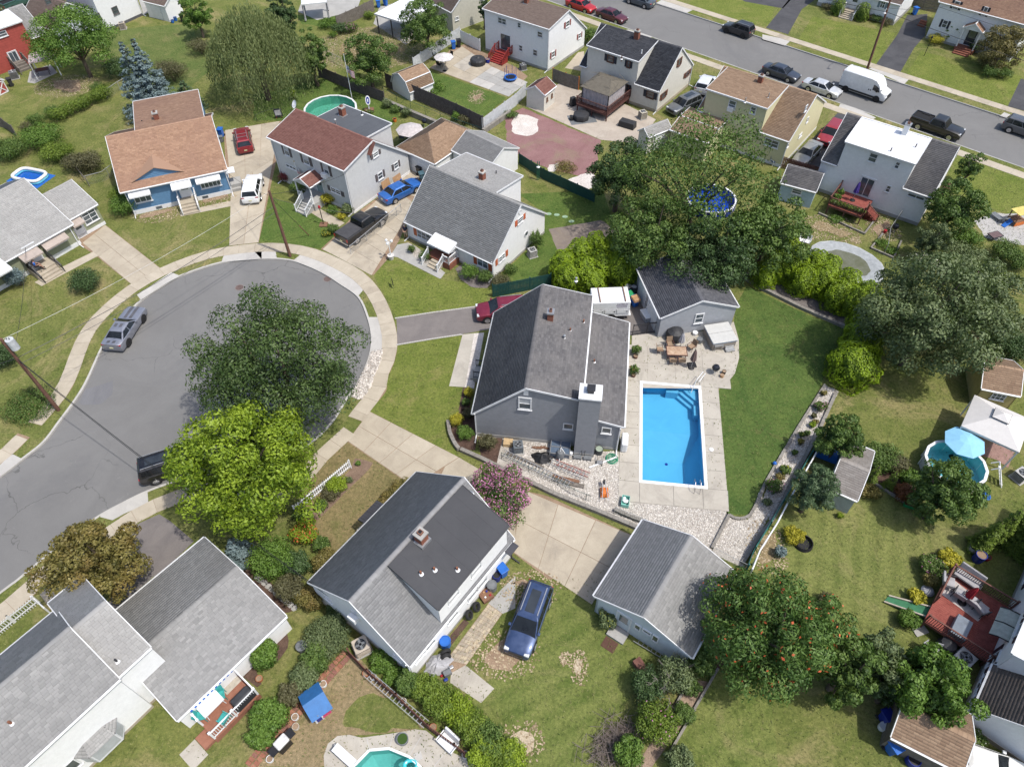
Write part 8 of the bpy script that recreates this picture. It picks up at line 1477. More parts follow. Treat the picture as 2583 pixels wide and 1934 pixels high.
for(xa,ya),(xb,yb)in(((-gw,-gd),(gw,-gd)),((gw,-gd),(gw,gd)),((-gw,-gd),(-gw,gd))):c_=MB();n=26;pts_=[(xa+(xb-xa)*i/n+(.05*sI(i*1.9))*(1 if xa==xb else 0),ya+(yb-ya)*i/n+(.05*sI(i*1.9))*(0 if xa==xb else 1))for i in range(n+1)];c_.add([(x,y,.1)for x,y in pts_]+[(x,y,gh-.1)for x,y in pts_],[(i,i+1,n+2+i,n+1+i)for i in range(n)]);c_.put('curtain',CURT,gz)
p=g(-1,1466,291,.45);e=thing('hot_tub','octagonal inflatable hot tub under a black cover','hot tub',(p.x,p.y,0),.2);MB().lt([(.95,0.),(1.02,.15),(1.02,.5),(.95,.66),(.3,.78),(.02,.8)],8).put('tub',COVER,e);sheet('mat',[vC((-1.5,-1.2,0)),vC((1.7,-1.2,0)),vC((1.7,1.,0)),vC((-1.5,1.,0))],.02,GREYP,parent=e);_X(-1.35,-1.05,-.3,.3,.02,.5).put('pump',BLACK,e,bev=.05)
p=g(-1,1583,312,.4);e=thing('covered_sofa','long patio sofa under a black cover','furniture',(p.x,p.y,0),yaw_of(g(-1,1552,320),g(-1,1612,338)));_X(-1.,1.,-.5,.5,.02,.75,taper=.06).put('cover',COVER,e,bev=.05);p=g(-1,1445,255,.6);e=thing('covered_grill','upright grill under a black cover beside the dark deck','grill',(p.x,p.y,0),.5);_X(-.4,.4,-.3,.3,.02,1.1,taper=.2).put('cover',COVER,e,bev=.08)
h=H21;z=.9;a=h.at(15,1350,440,z);b=h.at(15,1560,20,z);c_=h.at(15,1850,650,z);x0=(a[0]+b[0])/2;ya,yb=min(a[1],c_[1]),b[1];deck(h,x0,-.05,ya,yb,z,RDK,[[(x0,ya+1.6),(x0,yb),(-.1,yb)],[(x0,ya),(-.1,ya)]],REDWOOD)
FURN=pl('furniture_grey',(.36,.35,.36),rough=.95);ZD=z
def lounge(label,t,x,y,rz,z=0.,w=.75,mat=None,frame=None,back=.55,group=None,name='armchair',cat='chair'):
 p=g(t,x,y,z+.4);e=thing(name,label,cat,(p.x,p.y,z),rz,group);fm=frame or DKM;_X(-w/2,w/2,-.35,.35,.28,.44).put('seat',mat or FURN,e,bev=.04);o=_X(-w/2,w/2,-.07,.07,0,back).put('backrest',mat or FURN,e,bev=.04,loc=(0,.34,.42));o.rotation_euler.x=-.25
 for sx in(-1,1):
  _X(sx*(w/2+.03)-.03,sx*(w/2+.03)+.03,-.35,.35,.56,.6).put('armrest',fm,e)
  for sy in(-.32,.32):_X(sx*(w/2+.03)-.02,sx*(w/2+.03)+.02,sy-.02,sy+.02,0,.58).put('leg',fm,e)
 return e
for x,y,rz,w,lb in((1560,110,h.yaw+1.9,.8,'grey cushioned armchair at the red deck corner'),(1720,80,h.yaw-.1,1.6,'grey cushioned sofa along the far deck rail'),(1660,210,h.yaw+3.1,.7,'pale cushioned footstool on the deck rug'),(1740,250,h.yaw+3.,.8,'grey armchair facing the deck sofa'),(1830,330,h.yaw+2.6,.8,'blue grey padded armchair near the awning')):lounge(lb,15,x,y,rz,ZD,w)
rgp=[h.loc(g(15,*q,ZD))for q in((1480,200),(1560,60),(1900,330),(1800,440))];sheet('deck_rug',[vC((p.x,p.y,0))for p in rgp],ZD+.012,pl('rug',(.46,.42,.4),rough=.95),parent=h.e)
def umbrella(label,t,x,y,mat,h=2.3,r=1.4,closed=False,z=0.,n=8,base=True,tilt=0):
 p=g(t,x,y,z+(h*.75 if closed else h));e=thing('umbrella',label,'umbrella',(p.x,p.y,z));MB().cyl((0,0),.025,0,h+.05,8).put('pole',GALV,e)
 if base:MB().lt([(.28,0),(.28,.05),(.06,.12)],14).put('base',BLACK,e)
 b=MB()
 if closed:
  pr=[(.02,h),(.1,h*.88),(.17,h*.6),(.2,h*.45)];b.v=[(rr*(1+.35*(k%2))*cO(6.2832*k/(2*n)),rr*(1+.35*(k%2))*sI(6.2832*k/(2*n)),zz)for rr,zz in pr for k in range(2*n)];b.f=[(i*2*n+k,i*2*n+(k+1)%(2*n),(i+1)*2*n+(k+1)%(2*n),(i+1)*2*n+k)for i in range(3)for k in range(2*n)]
 else:
  b.v=[(0,0,h+.1)]+[(rr*cO(6.2832*k/n),rr*sI(6.2832*k/n),zz)for rr,zz in((r*.35,h),(r,h-.35),(r*.99,h-.43))for k in range(n)];b.f=[(0,1+k,1+(k+1)%n)for k in range(n)]+[(1+i*n+k,1+(i+1)*n+k,1+(i+1)*n+(k+1)%n,1+i*n+(k+1)%n)for i in range(2)for k in range(n)]
  f=MB();[f.bar((0,0,h+.03),(r*.97*cO(6.2832*k/n),r*.97*sI(6.2832*k/n),h-.36),.02)for k in range(n)];f.put('rib',GALV,e)
 b.put('canopy',mat,e);return e
umbrella('closed red umbrella on the furnished deck',15,1770,190,REDC,2.2,closed=True,z=ZD);umbrella('closed bright red umbrella at the lawn table',15,1480,760,pl('red_bright',(.48,.02,.04),rough=.9),2.2,closed=True);umbrella('open pale blue umbrella beside the oval pool',11,1710,490,pl('umb_blue',(.25,.52,.72),rough=.8,var=.05),2.3,1.45);umbrella('open off white umbrella on the fenced patio',1,1585,455,pl('umb_white',(.58,.55,.54),rough=.9),2.2,1.3);umbrella('open grey white umbrella behind the tan hip roof',1,1300,1060,pl('umb_grey',(.5,.46,.45),rough=.9),2.2,1.6);umbrella('closed brown umbrella on a square base by the patio table',6,1565,1370,pl('umb_brown',(.16,.11,.1),rough=.9),2.3,closed=True);umbrella('closed pale umbrella behind the patio table',6,1465,1225,CLOTH,1.9,closed=True);umbrella('closed purple umbrella on the red deck',3,800,1560,pl('umb_purple',(.08,.05,.28),rough=.9),2.2,closed=True,z=1.05)
def canopy(label,t,x,y,w,d,h,mat,rz,peak=.9,vent=False,curtains=False):
 p=g(t,x,y,h);e=thing('canopy',label,'canopy',(p.x,p.y,0),rz);c=[(-w/2,-d/2),(w/2,-d/2),(w/2,d/2),(-w/2,d/2)]
 b=MB();b.add([(x_,y_,h-.18)for x_,y_ in c]+[(x_,y_,h)for x_,y_ in c]+[(x_*.22,y_*.22,h+peak)for x_,y_ in c],[(i,(i+1)%4,4+(i+1)%4,4+i)for i in range(4)]+[(4+i,4+(i+1)%4,8+(i+1)%4,8+i)for i in range(4)]+[(8,9,10,11)]);b.put('roof',mat,e)
 if vent:v=MB();v.add([(x_*.28,y_*.28,h+peak+.1)for x_,y_ in c]+[(0,0,h+peak+.4)],[(i,(i+1)%4,4)for i in range(4)]+[(3,2,1,0)]);v.put('vent',mat,e);_X(-w*.145,w*.145,-d*.145,d*.145,h+peak+.05,h+peak+.1).put('vent_frame',DKM,e)
 for x_,y_ in c:_X(x_*.96-.05,x_*.96+.05,y_*.96-.05,y_*.96+.05,0,h-.05).put('post',WHITE if not curtains else DKM,e)
 if curtains:
  for x_,y_ in c:MB().cyl((x_*.93,y_*.93),.14,.2,h-.1,8,.09).put('curtain',CLOTH,e)
 return e
canopy('white square canopy with vented top near the mustard shed',11,1955,350,4.,3.7,2.4,pl('canopy_white',(.6,.58,.56),rough=.8,var=.04),yaw_of(g(11,1760,390,2.4),g(11,2090,540,2.4)),.75,True);sheet('patio',gs(11,1800,620,1980,480,2150,500,2050,730,1960,660),.012,earth('red_pavers',(.26,.16,.14),(.34,.22,.19),s=3));sheet('patio',gs(11,1690,400,1900,280,2100,520,1900,640,1720,560),.01,DIRT)
canopy('pale pink canopy over the patio set by the red house',0,340,470,3.,2.6,2.3,pl('canopy_pink',(.58,.47,.46),rough=.8),.4,.5,True);p=g(0,360,600,.4);e=thing('patio_set','dark patio table under the pale pink canopy','table',(p.x,p.y,0),.4);_X(-.8,.8,-.5,.5,.68,.73).put('table_top',DKM,e);[_X(x-.03,x+.03,y-.03,y+.03,0,.68).put('leg',DKM,e)for x in(-.7,.7)for y in(-.42,.42)]
pg=g(1,1170,100,2.6);A,B=g(1,1010,120,2.6),g(1,1265,200,2.6);e=thing('pergola','white flat roofed patio cover at the top edge','canopy',(A.x,A.y,0),yaw_of(A,B));L=(B-A).length;_X(0,L,0,7,2.55,2.68).put('roof',WHITE,e);_X(-.05,L+.05,-.06,0,2.48,2.7).put('fascia',TRIM,e);[_X(x-.06,x+.06,.1,.22,0,2.55).put('post',DKM,e)for x in(.2,L/2,L-.2)]
canopy('white framed gazebo with tied curtains at the top edge',1,500,-10,3.6,3.2,2.5,WHITE,.2,.5,False,True)
# --- furniture
def chair(label,t,x,y,rz,seat,frame,z=0.,group=None,h=.95):
 p=g(t,x,y,z+.4);e=thing('patio_chair',label,'chair',(p.x,p.y,z),rz,group);_X(-.26,.26,-.26,.26,.42,.455).put('seat',seat,e);o=_X(-.26,.26,-.018,.018,0,h-.4).put('backrest',seat,e,loc=(0,.26,.44));o.rotation_euler.x=-.22
 for sx in(-1,1):
  MB().bar((sx*.29,-.25,.62),(sx*.29,.28,.62),.04,.03).put('armrest',frame,e)
  for sy in(-.25,.25):MB().bar((sx*.29,sy,0),(sx*.29,sy*.9,.62),.028).put('leg',frame,e)
 return e
def table(label,t,x,y,w,d,rz,top,leg,z=0.,h=.73,round_=False,name='patio_table'):
 p=g(t,x,y,z+h);e=thing(name,label,'table',(p.x,p.y,z),rz)
 if round_:MB().cyl((0,0),w/2,h-.04,h,24).put('table_top',top,e)
 else:_X(-w/2,w/2,-d/2,d/2,h-.05,h).put('table_top',top,e,bev=.01);f=MB();[f.box(*q,h-.07,h+.008)for q in((-w/2-.02,w/2+.02,-d/2-.04,-d/2+.02),(-w/2-.02,w/2+.02,d/2-.02,d/2+.04),(-w/2-.02,-w/2+.04,-d/2,d/2),(w/2-.04,w/2+.02,-d/2,d/2))];f.put('table_rim',leg,e)
 for sx in(-1,1):
  for sy in(-1,1):k=.33 if round_ else .46;MB().bar((sx*w*k,sy*(w if round_ else d)*k,0),(sx*w*k*.9,sy*(w if round_ else d)*k*.9,h-.05),.04).put('leg',leg,e)
 return e
ty=yaw_of(g(6,1330,1380),g(6,1510,1385));table('tan tile topped patio table beside the pool',6,1415,1340,1.7,1.,ty,earth('tile_top',(.36,.23,.15),(.52,.4,.29),None,2.5,10),BDK)
for x,y,r,lb in((1275,1330,ty+1.6,'tan mesh patio chair at the left end of the tile table'),(1358,1285,ty+.15,'tan mesh patio chair behind the tile table'),(1540,1305,ty-.9,'tan mesh patio chair turned away from the tile table'),(1380,1420,ty+3.14,'tan mesh patio chair tucked under the near table side'),(1455,1420,ty+3.14,'second tan mesh chair tucked under the near table side')):chair(lb,6,x,y,r,TAN,BDK)
p=g(6,1540,1462,.05);e=thing('patio_weight','square black weight under the closed brown umbrella','weight',(p.x,p.y,.05),.1);_X(-.36,.36,-.3,.3,0,.1).put('weight',BLACK,e,bev=.03)
p=g(6,1400,1195,.6);e=thing('covered_grill','grill under a black cover by the slate roofed garage','grill',(p.x,p.y,0),.15);MB().lt([(.75,.03),(.78,.5),(.7,.9),(.3,1.15),(.02,1.2)],12).put('cover',COVER,e)
p=g(6,1775,1215,.6);e=thing('hot_tub','square hot tub with grey folding lid and wooden sides','hot tub',(p.x,p.y,.03),H2.yaw);s_=1.08;_X(-s_,s_,-s_,s_,0,.82).put('cabinet',earth('tub_side',(.26,.23,.2),(.34,.3,.26),s=4),e,bev=.12);_X(-s_-.03,s_+.03,-s_-.03,s_+.03,.8,.87).put('shell_rim',pl('rim_blue',(.18,.3,.48),rough=.4),e,bev=.03);LID=pl('tub_lid',(.5,.5,.48),rough=.7,var=.06);_X(-s_-.05,s_+.05,.06,s_+.05,.87,1.).put('lid_half',LID,e,bev=.05);_X(-s_-.05,s_+.05,-s_-.05,.04,.87,.99).put('lid_half',LID,e,bev=.05)
table('small grey side table at the hot tub',6,1765,1285,.75,.4,H2.yaw,METAL,METAL,h=.7,name='side_table');p=g(6,1855,1320,.2);e=thing('spa_steps','grey two tread step beside the hot tub','steps',(p.x,p.y,.03),H2.yaw);_X(-.4,.4,-.3,0.,0,.2).put('tread',METAL,e,bev=.01);_X(-.4,.4,0.,.3,0,.4).put('tread',METAL,e,bev=.01)
def kettle(label,t,x,y,mat=None):p=g(t,x,y,.6);e=thing('kettle_grill',label,'grill',(p.x,p.y,.03));MB().lt([(.05,.42),(.25,.5),(.33,.68),(.33,.74),(.24,.9),(.04,.97)],18).put('bowl',mat or pl('enamel',(.02,.022,.03),rough=.15),e,smooth=True);[MB().bar((.12*cO(a),.12*sI(a),.5),(.33*cO(a),.33*sI(a),0),.03).put('leg',METAL,e)for a in(.4,2.5,4.6)];MB().bar((-.05,0,1.),(.05,0,1.),.04).put('handle',BLACK,e)
kettle('black kettle grill on the pool patio',6,1740,1490);barrel('black planter pot next to the kettle grill',6,1808,1520,.17,.35,BLACK,True,'pot','flower_pot',DIRT);barrel('tan clay pot next to the black planter',6,1793,1550,.16,.3,CARD,True,'pot','flower_pot',DIRT);barrel('white round lidded bucket by the garage wall',6,1568,1195,.22,.3,WHITE,False,'bucket','bucket');barrel('dark stool table near the hot tub',6,1605,1255,.25,.5,GREYP,False,'stool','stool');[barrel(lb,6,x,y,.19,.3,pl('pot_brown',(.1,.045,.03)),True,'pot','flower_pot',DIRT)for x,y,lb in((1070,1390,'dark pot of the upper wall plant'),(1052,1545,'dark pot of the lower wall plant'))]
# --- things in the pebble yard
def ladder(label,a,b,w,mat,rung=.3,z=.25,z2=None,name='ladder'):
 A,D=g(*a),g(*b);A.z=z;D.z=z if z2 is None else z2;e=thing(name,label,'ladder',(A.x,A.y,0));o=vC((A.x,A.y,0));d=(D-A).normalized();n=vC((d.y,-d.x,0)).normalized();L=(D-A).length
 for s in(-1,1):MB().bar(A-o+n*(s*w/2),D-o+n*(s*w/2),.03,.09).put('stile',mat,e)
 r=MB().bar(n*(-w/2),n*(w/2),.035).mesh('rung');r.materials.append(mat);k=int(L/rung)
 for i in range(1,k):share(r,'rung',e,A.lerp(D,i/k)-o)
 return e
ladder('long aluminium extension ladder on the pebbles',(9,2075,610),(10,540,890),.5,STEEL);ladder('shorter aluminium ladder on trestles',(10,340,690),(10,660,830),.45,STEEL,z=.35);ladder('red and white ladder beside the trestles',(10,400,690),(10,680,800),.4,pl('ladder_red',(.45,.2,.18)),z=.2);ladder('aluminium ladder leaning along the lattice fence',(13,950,890),(13,1450,1320),.45,STEEL,z=.5,z2=.5);ladder('grey ladder against the pale blue garage',(14,1060,590),(14,1390,790),.4,GALV,z=.2)
for i,(a,d,w)in enumerate((((10,390,830),(10,640,890),.3),((10,380,800),(10,600,850),.25),((10,0,610),(10,300,730),.25))):A,D=g(*a),g(*d);e=thing('timber_plank',('grey plank stack under the trestle ladders','brown plank stack under the trestle ladders','long timber beam beside the ladders')[i],'timber',A);MB().bar((0,0,.08),(D-A)+vC((0,0,.08)),w,.12).put('plank',OLDWOOD if i!=1 else WOOD,e)
p=g(10,290,630,.2);e=thing('tarp_heap','black tarpaulin heap on the pebbles','tarpaulin',(p.x,p.y,.01));b=MB();n=14;b.v=[(0,0,.5)]+[((.35+.35*r)*(1+.25*sI(k*2.1+r))*cO(6.2832*k/n)*1.1,(.25+.3*r)*(1+.2*sI(k*1.3))*sI(6.2832*k/n),.36-.3*r+.06*sI(k*2.7))for r in(0,.5,1.1)for k in range(n)];b.f=[(0,1+k,1+(k+1)%n)for k in range(n)]+[(1+r*n+k,1+(r+1)*n+k,1+(r+1)*n+(k+1)%n,1+r*n+(k+1)%n)for r in range(2)for k in range(n)];b.put('sheet',BLACK,e)
p=g(10,440,620,.4);e=thing('pool_filter','grey pool filter tank with white pipes','pool filter',(p.x,p.y,0));MB().lt([(.24,0),(.32,.15),(.32,.6),(.22,.82),(.06,.88)],18).put('tank',GREYP,e,smooth=True);MB().tube([(0,0,.85),(.05,.25,1.),(.35,.1,.5),(.7,.25,.15)],.035,8).put('pipe',WHITE,e,smooth=True);MB().tube([(0,0,.8),(-.1,-.5,.1),(-.15,-1.1,.06)],.03,8).put('pipe',WHITE,e,smooth=True);MB().cyl((.85,.3),.16,.02,.3,14).put('pump',WHITE,e)
p=g(10,870,655);e=thing('hose_coil','coiled green garden hose on the pebbles','hose',p);[MB().tube([(r*cO(a),r*sI(a),.03+.05*(k%3))for a in[i*.2618 for i in range(25)]],.022,6).put('loop',GREENP,e)for k,r in enumerate((.14,.2,.26,.32,.38,.44,.48))]
p=g(10,810,920,.3);e=thing('wheelbarrow','upturned orange wheelbarrow on the pebbles','wheelbarrow',(p.x,p.y,0),yaw_of(g(10,810,1000),g(10,800,860)));_X(-.45,.4,-.32,.32,.12,.42,taper=.35).put('tray',ORNG,e,bev=.04);[MB().bar((-.85,s*.22,.42),(.7,s*.08,.5),.04).put('handle',STEEL,e)for s in(-1,1)];MB().tube([(.62,-.05,.55),(.62,.05,.55)],.19,16).put('wheel',RUBBER,e);[MB().bar((-.2,s*.2,.44),(-.3,s*.25,.65),.03).put('leg',STEEL,e)for s in(-1,1)]
p=g(10,985,1010,.2);e=thing('crate','mint green crate of white pool toys','crate',(p.x,p.y,0),yaw_of(g(10,945,1060),g(10,960,965))+1.57);b=MB();b.box(-.27,.27,-.4,.4,.05,.09);[b.box(*q,.05,.42)for q in((-.28,-.25,-.41,.41),(.25,.28,-.41,.41),(-.25,.25,-.41,-.38),(-.25,.25,.38,.41))];b.put('tub',pl('mint',(.22,.55,.47),rough=.5),e);[MB().lathe((uN(-.15,.15),uN(-.28,.28),.2),[(.02,0),(.11,.05),(.11,.12),(.02,.17)],10).put('toy',WHITE,e)for k in range(7)]
p=g(10,980,500,.8);e=thing('propane_tank','white covered upright cabinet on the grey house wall','cabinet',(p.x,p.y,0),H1.yaw);_X(-.25,.25,-.6,.6,.05,1.1).put('body',WHITE,e,bev=.12);p=g(10,628,640,.2);e=thing('planter_trough','dark twin planter boxes below the chimney','planter',(p.x,p.y,0),H1.yaw);[_X(x-.3,x+.3,-.16,.16,0,.28).put('box',GREYP,e)for x in(-.38,.38)];[MB().tube([(x,.1,.2),(x,.2,.7),(x+.05,.3,.75)],.02,6).put('bracket',DKM,e)for x in(-.12,.12)]
p=g(10,772,660,.3);e=thing('hand_cart','dark folding hand cart beside the hose','cart',(p.x,p.y,0),H1.yaw+1.5);[MB().bar((-.4,s*.22,.1),(.4,s*.22,.35),.04).put('rail',BLACK,e)for s in(-1,1)];_X(-.3,0.,-.2,.2,.2,.24).put('plate',METAL,e);barrel('green lidded drum in the chimney corner',10,765,585,.3,.6,pl('drum',(.06,.07,.075)),False,'drum','drum',pl('sage_lid',(.3,.36,.29)));p=g(10,275,560,.05);e=thing('firewood','scattered reddish kindling by the grey wall','wood',p);[MB().bar((uN(-.7,.5),uN(-.15,.15),.03+.02*k/10),(uN(-.4,.7),uN(-.2,.2),.05),.04).put('stick',WOOD,e)for k in range(18)];p=g(9,2125,510,.3);e=thing('wooden_box','pale wooden box in the grey house corner','box',(p.x,p.y,0),H1.yaw);_X(-.35,.35,-.3,.3,0,.35).put('crate',pl('pine',(.5,.36,.2),rough=.8),e);p=g(11,103,690,.15);e=thing('ball','blue ball on the pool lawn edge','ball',(p.x,p.y,0.));MB().lathe((0,0,.16),[(.16*sI(a),-.16*cO(a))for a in[.02+k*.31 for k in range(11)]],16).put('sphere',BLUE,e,smooth=True)
# --- tyres, junk, brown yard
def tyre(label,t,x,y,rz,lean=0.,flat=False,z=0.,group=None):
 p=g(t,x,y,.15 if flat else .33);e=thing('tyre',label,'tyre',(p.x,p.y,z),rz,group);b=MB();n=24;pr=[(.2,-.09),(.31,-.11),(.34,-.06),(.34,.06),(.31,.11),(.2,.09),(.2,-.09)]
 b.v=[(r*cO(6.2832*k/n),r*sI(6.2832*k/n),w)for r,w in pr for k in range(n)];b.f=[(i*n+k,i*n+(k+1)%n,(i+1)*n+(k+1)%n,(i+1)*n+k)for i in range(6)for k in range(n)];o=b.put('tread',RUBBER,e,smooth=True);o.location.z=.11 if flat else .35;o.rotation_euler=(0,0,0)if flat else(R_(90)-lean,0,0)
tyre('black tyre leaning on the white house wall',13,1800,385,H3.yaw+2.,.5);tyre('second black tyre leaning further along the white wall',13,1862,318,H3.yaw+2.,.5);tyre('black tyre standing by the rubbish heap',13,1605,700,.4,.1);tyre('second tyre standing behind the rubbish heap',13,1605,740,.4,.1)
p=g(13,1940,215,.3);e=thing('wooden_box','open brown wooden box of odds and ends','box',(p.x,p.y,0),.6);b=MB();b.box(-.4,.4,-.4,.4,0,.3);b.put('crate',WOOD,e);[_X(x,x+.12,y,y+.1,.3,.38).put('oddment',m,e)for x,y,m in((-.2,-.2,WHITE),(.1,.1,BLUED),(-.1,.15,CARD),(.15,-.25,REDC))]
p=g(13,1540,790,.2);e=thing('rubbish_heap','heap of crumpled white sheet and scrap beside the white house','rubbish',(p.x,p.y,0),.5);b=MB();n=18;b.v=[(0,0,.5)]+[((.4+.45*r)*(1+.18*sI(k*2.3))*cO(6.2832*k/n),(.3+.3*r)*(1+.2*sI(k*3.1))*sI(6.2832*k/n),.46-.38*r+.1*sI(k*2.7+r))for r in(0,.6,1.1)for k in range(n)];b.f=[(0,1+k,1+(k+1)%n)for k in range(n)]+[(1+r*n+k,1+(r+1)*n+k,1+(r+1)*n+(k+1)%n,1+r*n+(k+1)%n)for r in range(2)for k in range(n)];b.put('sheet',CLOTH,e)
for x,y,m,s in((-.6,-.5,CLOTH,.35),(-.1,-.75,REDC,.2),(.25,-.8,GREYP,.5),(0.,-1.1,BLUED,.25),(.6,-.6,METAL,.3)):_X(x-s/2,x+s/2,y-s/3,y+s/3,0,s*.8).put('scrap',m,e,bev=.03)
p=g(14,1115,820,.3);e=thing('wooden_chest','red brown wooden chest on the lawn by the bare shrubs','chest',(p.x,p.y,0),2.1);_X(-.5,.5,-.25,.25,0,.45).put('body',REDWOOD,e);_X(-.52,.52,-.27,.27,.45,.5).put('lid',REDWOOD,e)
p=g(13,545,1180,.8);ph_=House('playhouse','toy playhouse with blue roof on the tan yard',g(13,520,1290),g(13,660,1190),'playhouse');ph_.block('x',[(0,.95),(.75,1.45),(1.5,.95)],0,ph_.W,pl('play_wall',(.42,.36,.3),rough=.7),pl('play_roof',(.03,.14,.36),rough=.5,var=.1),step=0,eave=.2,rake=.12,style='flat',fascia=False,cap=False);ph_.win('f',0,.55,.35,1.,.85,frame=pl('play_pink',(.4,.05,.12)),mull=1);ph_.door('f',0,.12,.02,.45,.8,mat=BLUED,lite=False)
p=g(13,245,1460,.5);e=thing('gas_grill','white lidded gas grill beside the brick edging','grill',(p.x,p.y,0),yaw_of(g(13,170,1540),g(13,320,1380)));_X(-.4,.4,-.3,.3,.1,.8).put('cabinet',BLACK,e);_X(-.4,.4,-.3,.28,.8,1.05).put('lid',pl('grill_white',(.62,.61,.6),rough=.3),e,bev=.08);[_X(x-.2,x+.2,-.26,.26,.78,.84).put('side_shelf',BLACK,e)for x in(-.62,.62)]
for x,y,m,lb in((938,875,TERRA,'terracotta pot with pale rim on the lattice fence'),(1000,905,WHITE,'white pot on the lattice fence'),(1250,1110,WHITE,'white pot midway along the lattice fence'),(583,965,WHITE,'white urn near the brick edging'),(348,1240,WHITE,'white pot on the brick edging'),(353,1320,pl('pot_pale',(.5,.46,.4)),'pale ring planter near the gas grill'),(138,1590,WHITE,'white ribbed pot near the bottom edge'),(1500,1325,TERRA,'pot of plants at the lattice fence'),(1770,1555,WHITE,'white ring pot above the pool deck'),(1175,820,TERRA,'terracotta pot under the pale blue gable'),(48,920,TERRA,'orange terracotta pot by the deck railing')):barrel(lb,13,x,y,.2,.3,m,True,'pot','flower_pot',DIRT)
barrel('half barrel planter on the turquoise pool deck',13,1245,1425,.33,.4,GREYP,True,'planter','planter',LF['hedge']);p=g(13,1375,1565);e=thing('skimmer_cover','square pale cover on the turquoise pool deck','cover',p,.4);_X(-.22,.22,-.22,.22,.014,.035).put('plate',CONCL,e);lounge('white slatted bench with blue towel by the turquoise pool',13,1620,1450,-.7,0,1.1,WHITE,WHITE,group=None,name='bench',cat='bench');p=g(13,1310,1640,0.);e=thing('pool_float','turquoise inflatable float at the pool edge','float',(p.x,p.y,-.14));MB().tube([(.35*cO(a),.28*sI(a),.1)for a in[k*.393 for k in range(17)]],.12,8).put('ring',pl('float_teal',(.05,.5,.55),rough=.3),e,smooth=True)
# --- rear deck of the lower left house
h=H4;dz=.6;P=[g(12,1560,1265,dz),g(12,1955,870,dz),g(12,2165,1045,dz),g(12,1795,1425,dz)];A,B_,C_,D_=P;e=thing('deck','brown composite deck with white railings behind the striped awning','deck',(D_.x,D_.y,0),yaw_of(D_,C_));u=(C_-D_).normalized();v=vC((-u.y,u.x,0));LU=(C_-D_).length;LV=abs((A-D_).dot(v));n=int(LU/.14)
_X(0,LU,0,LV,dz-.2,dz-.03).put('frame',CDK,e);_X(-.02,LU+.02,-.03,0,.05,dz-.03).put('skirt',CDK,e)
for i in range(n):_X(LU*i/n+.004,LU*(i+1)/n-.004,0,LV,dz-.028,dz).put('board',CDK,e)
railing(e,[(.05,.06,dz),(LU/2,.06,dz),(LU-.05,.06,dz),(LU-.05,LV-.1,dz)],.95,WHITE,.13,bal=.035,post=.11);railing(e,[(.05,1.2,dz),(.05,LV-.5,dz)],.95,WHITE,.13,bal=.035,post=.11);_X(-.7,-.02,.15,1.1,0,.3).put('step',CDK,e);_X(-1.8,-.75,-.1,1.2,0,.05).put('landing',CONCP,e);DKE=e
def dl(t,x,y):return g(t,x,y,dz)
chair('teal garden chair near the striped awning',12,1840,1060,yaw_of(D_,C_)-.5,TEAL,TEAL,dz);chair('teal garden chair beside the white deck table',12,1685,1225,yaw_of(D_,C_)+.9,TEAL,TEAL,dz);chair('teal garden chair at the deck railing',12,1870,1250,yaw_of(D_,C_)+3.4,TEAL,TEAL,dz);table('white deck table between teal chairs',12,1755,1125,1.3,.8,yaw_of(D_,C_),WHITE,WHITE,dz)
p=g(12,2030,1080,dz+.5);e=thing('covered_grill','long grill under a black cover on the composite deck','grill',(p.x,p.y,dz),yaw_of(D_,C_));_X(-.7,.7,-.32,.32,.02,1.,taper=.15).put('cover',COVER,e,bev=.1);p=g(12,1930,960,dz);e=thing('door_mat','pale door mat on the composite deck','mat',(p.x,p.y,dz+.003),yaw_of(D_,C_));_X(-.55,.55,-.35,.35,0,.015).put('mat',pl('mat_pale',(.42,.38,.32)),e)
A,B_=g(12,1565,1165,1.95),g(12,1930,805,1.95);e=thing('awning','blue and white striped retracted awning on the garage wing','awning',(A.x,A.y,0),yaw_of(A,B_));L=(B_-A).length;n=22
for i in range(n):_X(L*i/n,L*(i+1)/n,-.32,0.,1.85+.02*(i%2)*0,1.98).put('stripe',BLUE if i%2==0 else WHITE,e)
# --- lamp posts, poles, wires, flags, signs
def pole(label,t,x,y,top,r0=.16,r1=.11,arm=None,name='utility_pole'):
 p=g(t,x,y);d=ray(*top);zt=zof(p,*top);h_=g(*top,zt);e=thing(name,label,'pole',p);MB().tube([(0,0,0),(h_.x-p.x,h_.y-p.y,zt)],[r0,r1],12).put('shaft',POLEW,e,smooth=True);return e,vC((h_.x-p.x,h_.y-p.y,zt)),p
POLEW=earth('pole_wood',(.12,.062,.045),(.17,.095,.07),s=2,fine=20,contrast=(.75,1.2))
e1,t1,p1=pole('leaning brown utility pole with transformer beside the road',8,490,245,(4,5,1240));q=t1*.93;tr=MB().cyl((q.x+.45,q.y+.1),.3,q.z-.55,q.z+.4,16).put('transformer',pl('transformer_grey',(.5,.52,.53),rough=.5),e1,smooth=True);MB().bar((q.x,q.y,q.z),(q.x+.3,q.y+.08,q.z),.1).put('bracket',METAL,e1);[MB().cyl((q.x+.3+k*.2,q.y+.1),.04,q.z+.4,q.z+.55,8).put('insulator',GREYP,tr)for k in(0,1)]
e2,t2,p2_=pole('tall brown utility pole on the verge by the pale house',5,305,552,(5,128,5));e3,t3,p3_=pole('utility pole on the far verge of the upper street',3,876,578,(3,1095,-70));q=t3*.78;MB().tube([(q.x,q.y,q.z),(q.x-.6,q.y-.9,q.z+.5),(q.x-1.,q.y-1.6,q.z+.4)],.04,8).put('lamp_arm',METAL,e3);MB().lathe((q.x-1.05,q.y-1.7,q.z+.3),[(.06,.1),(.22,0.),(.1,-.08)],12).put('lamp_head',METAL,e3)
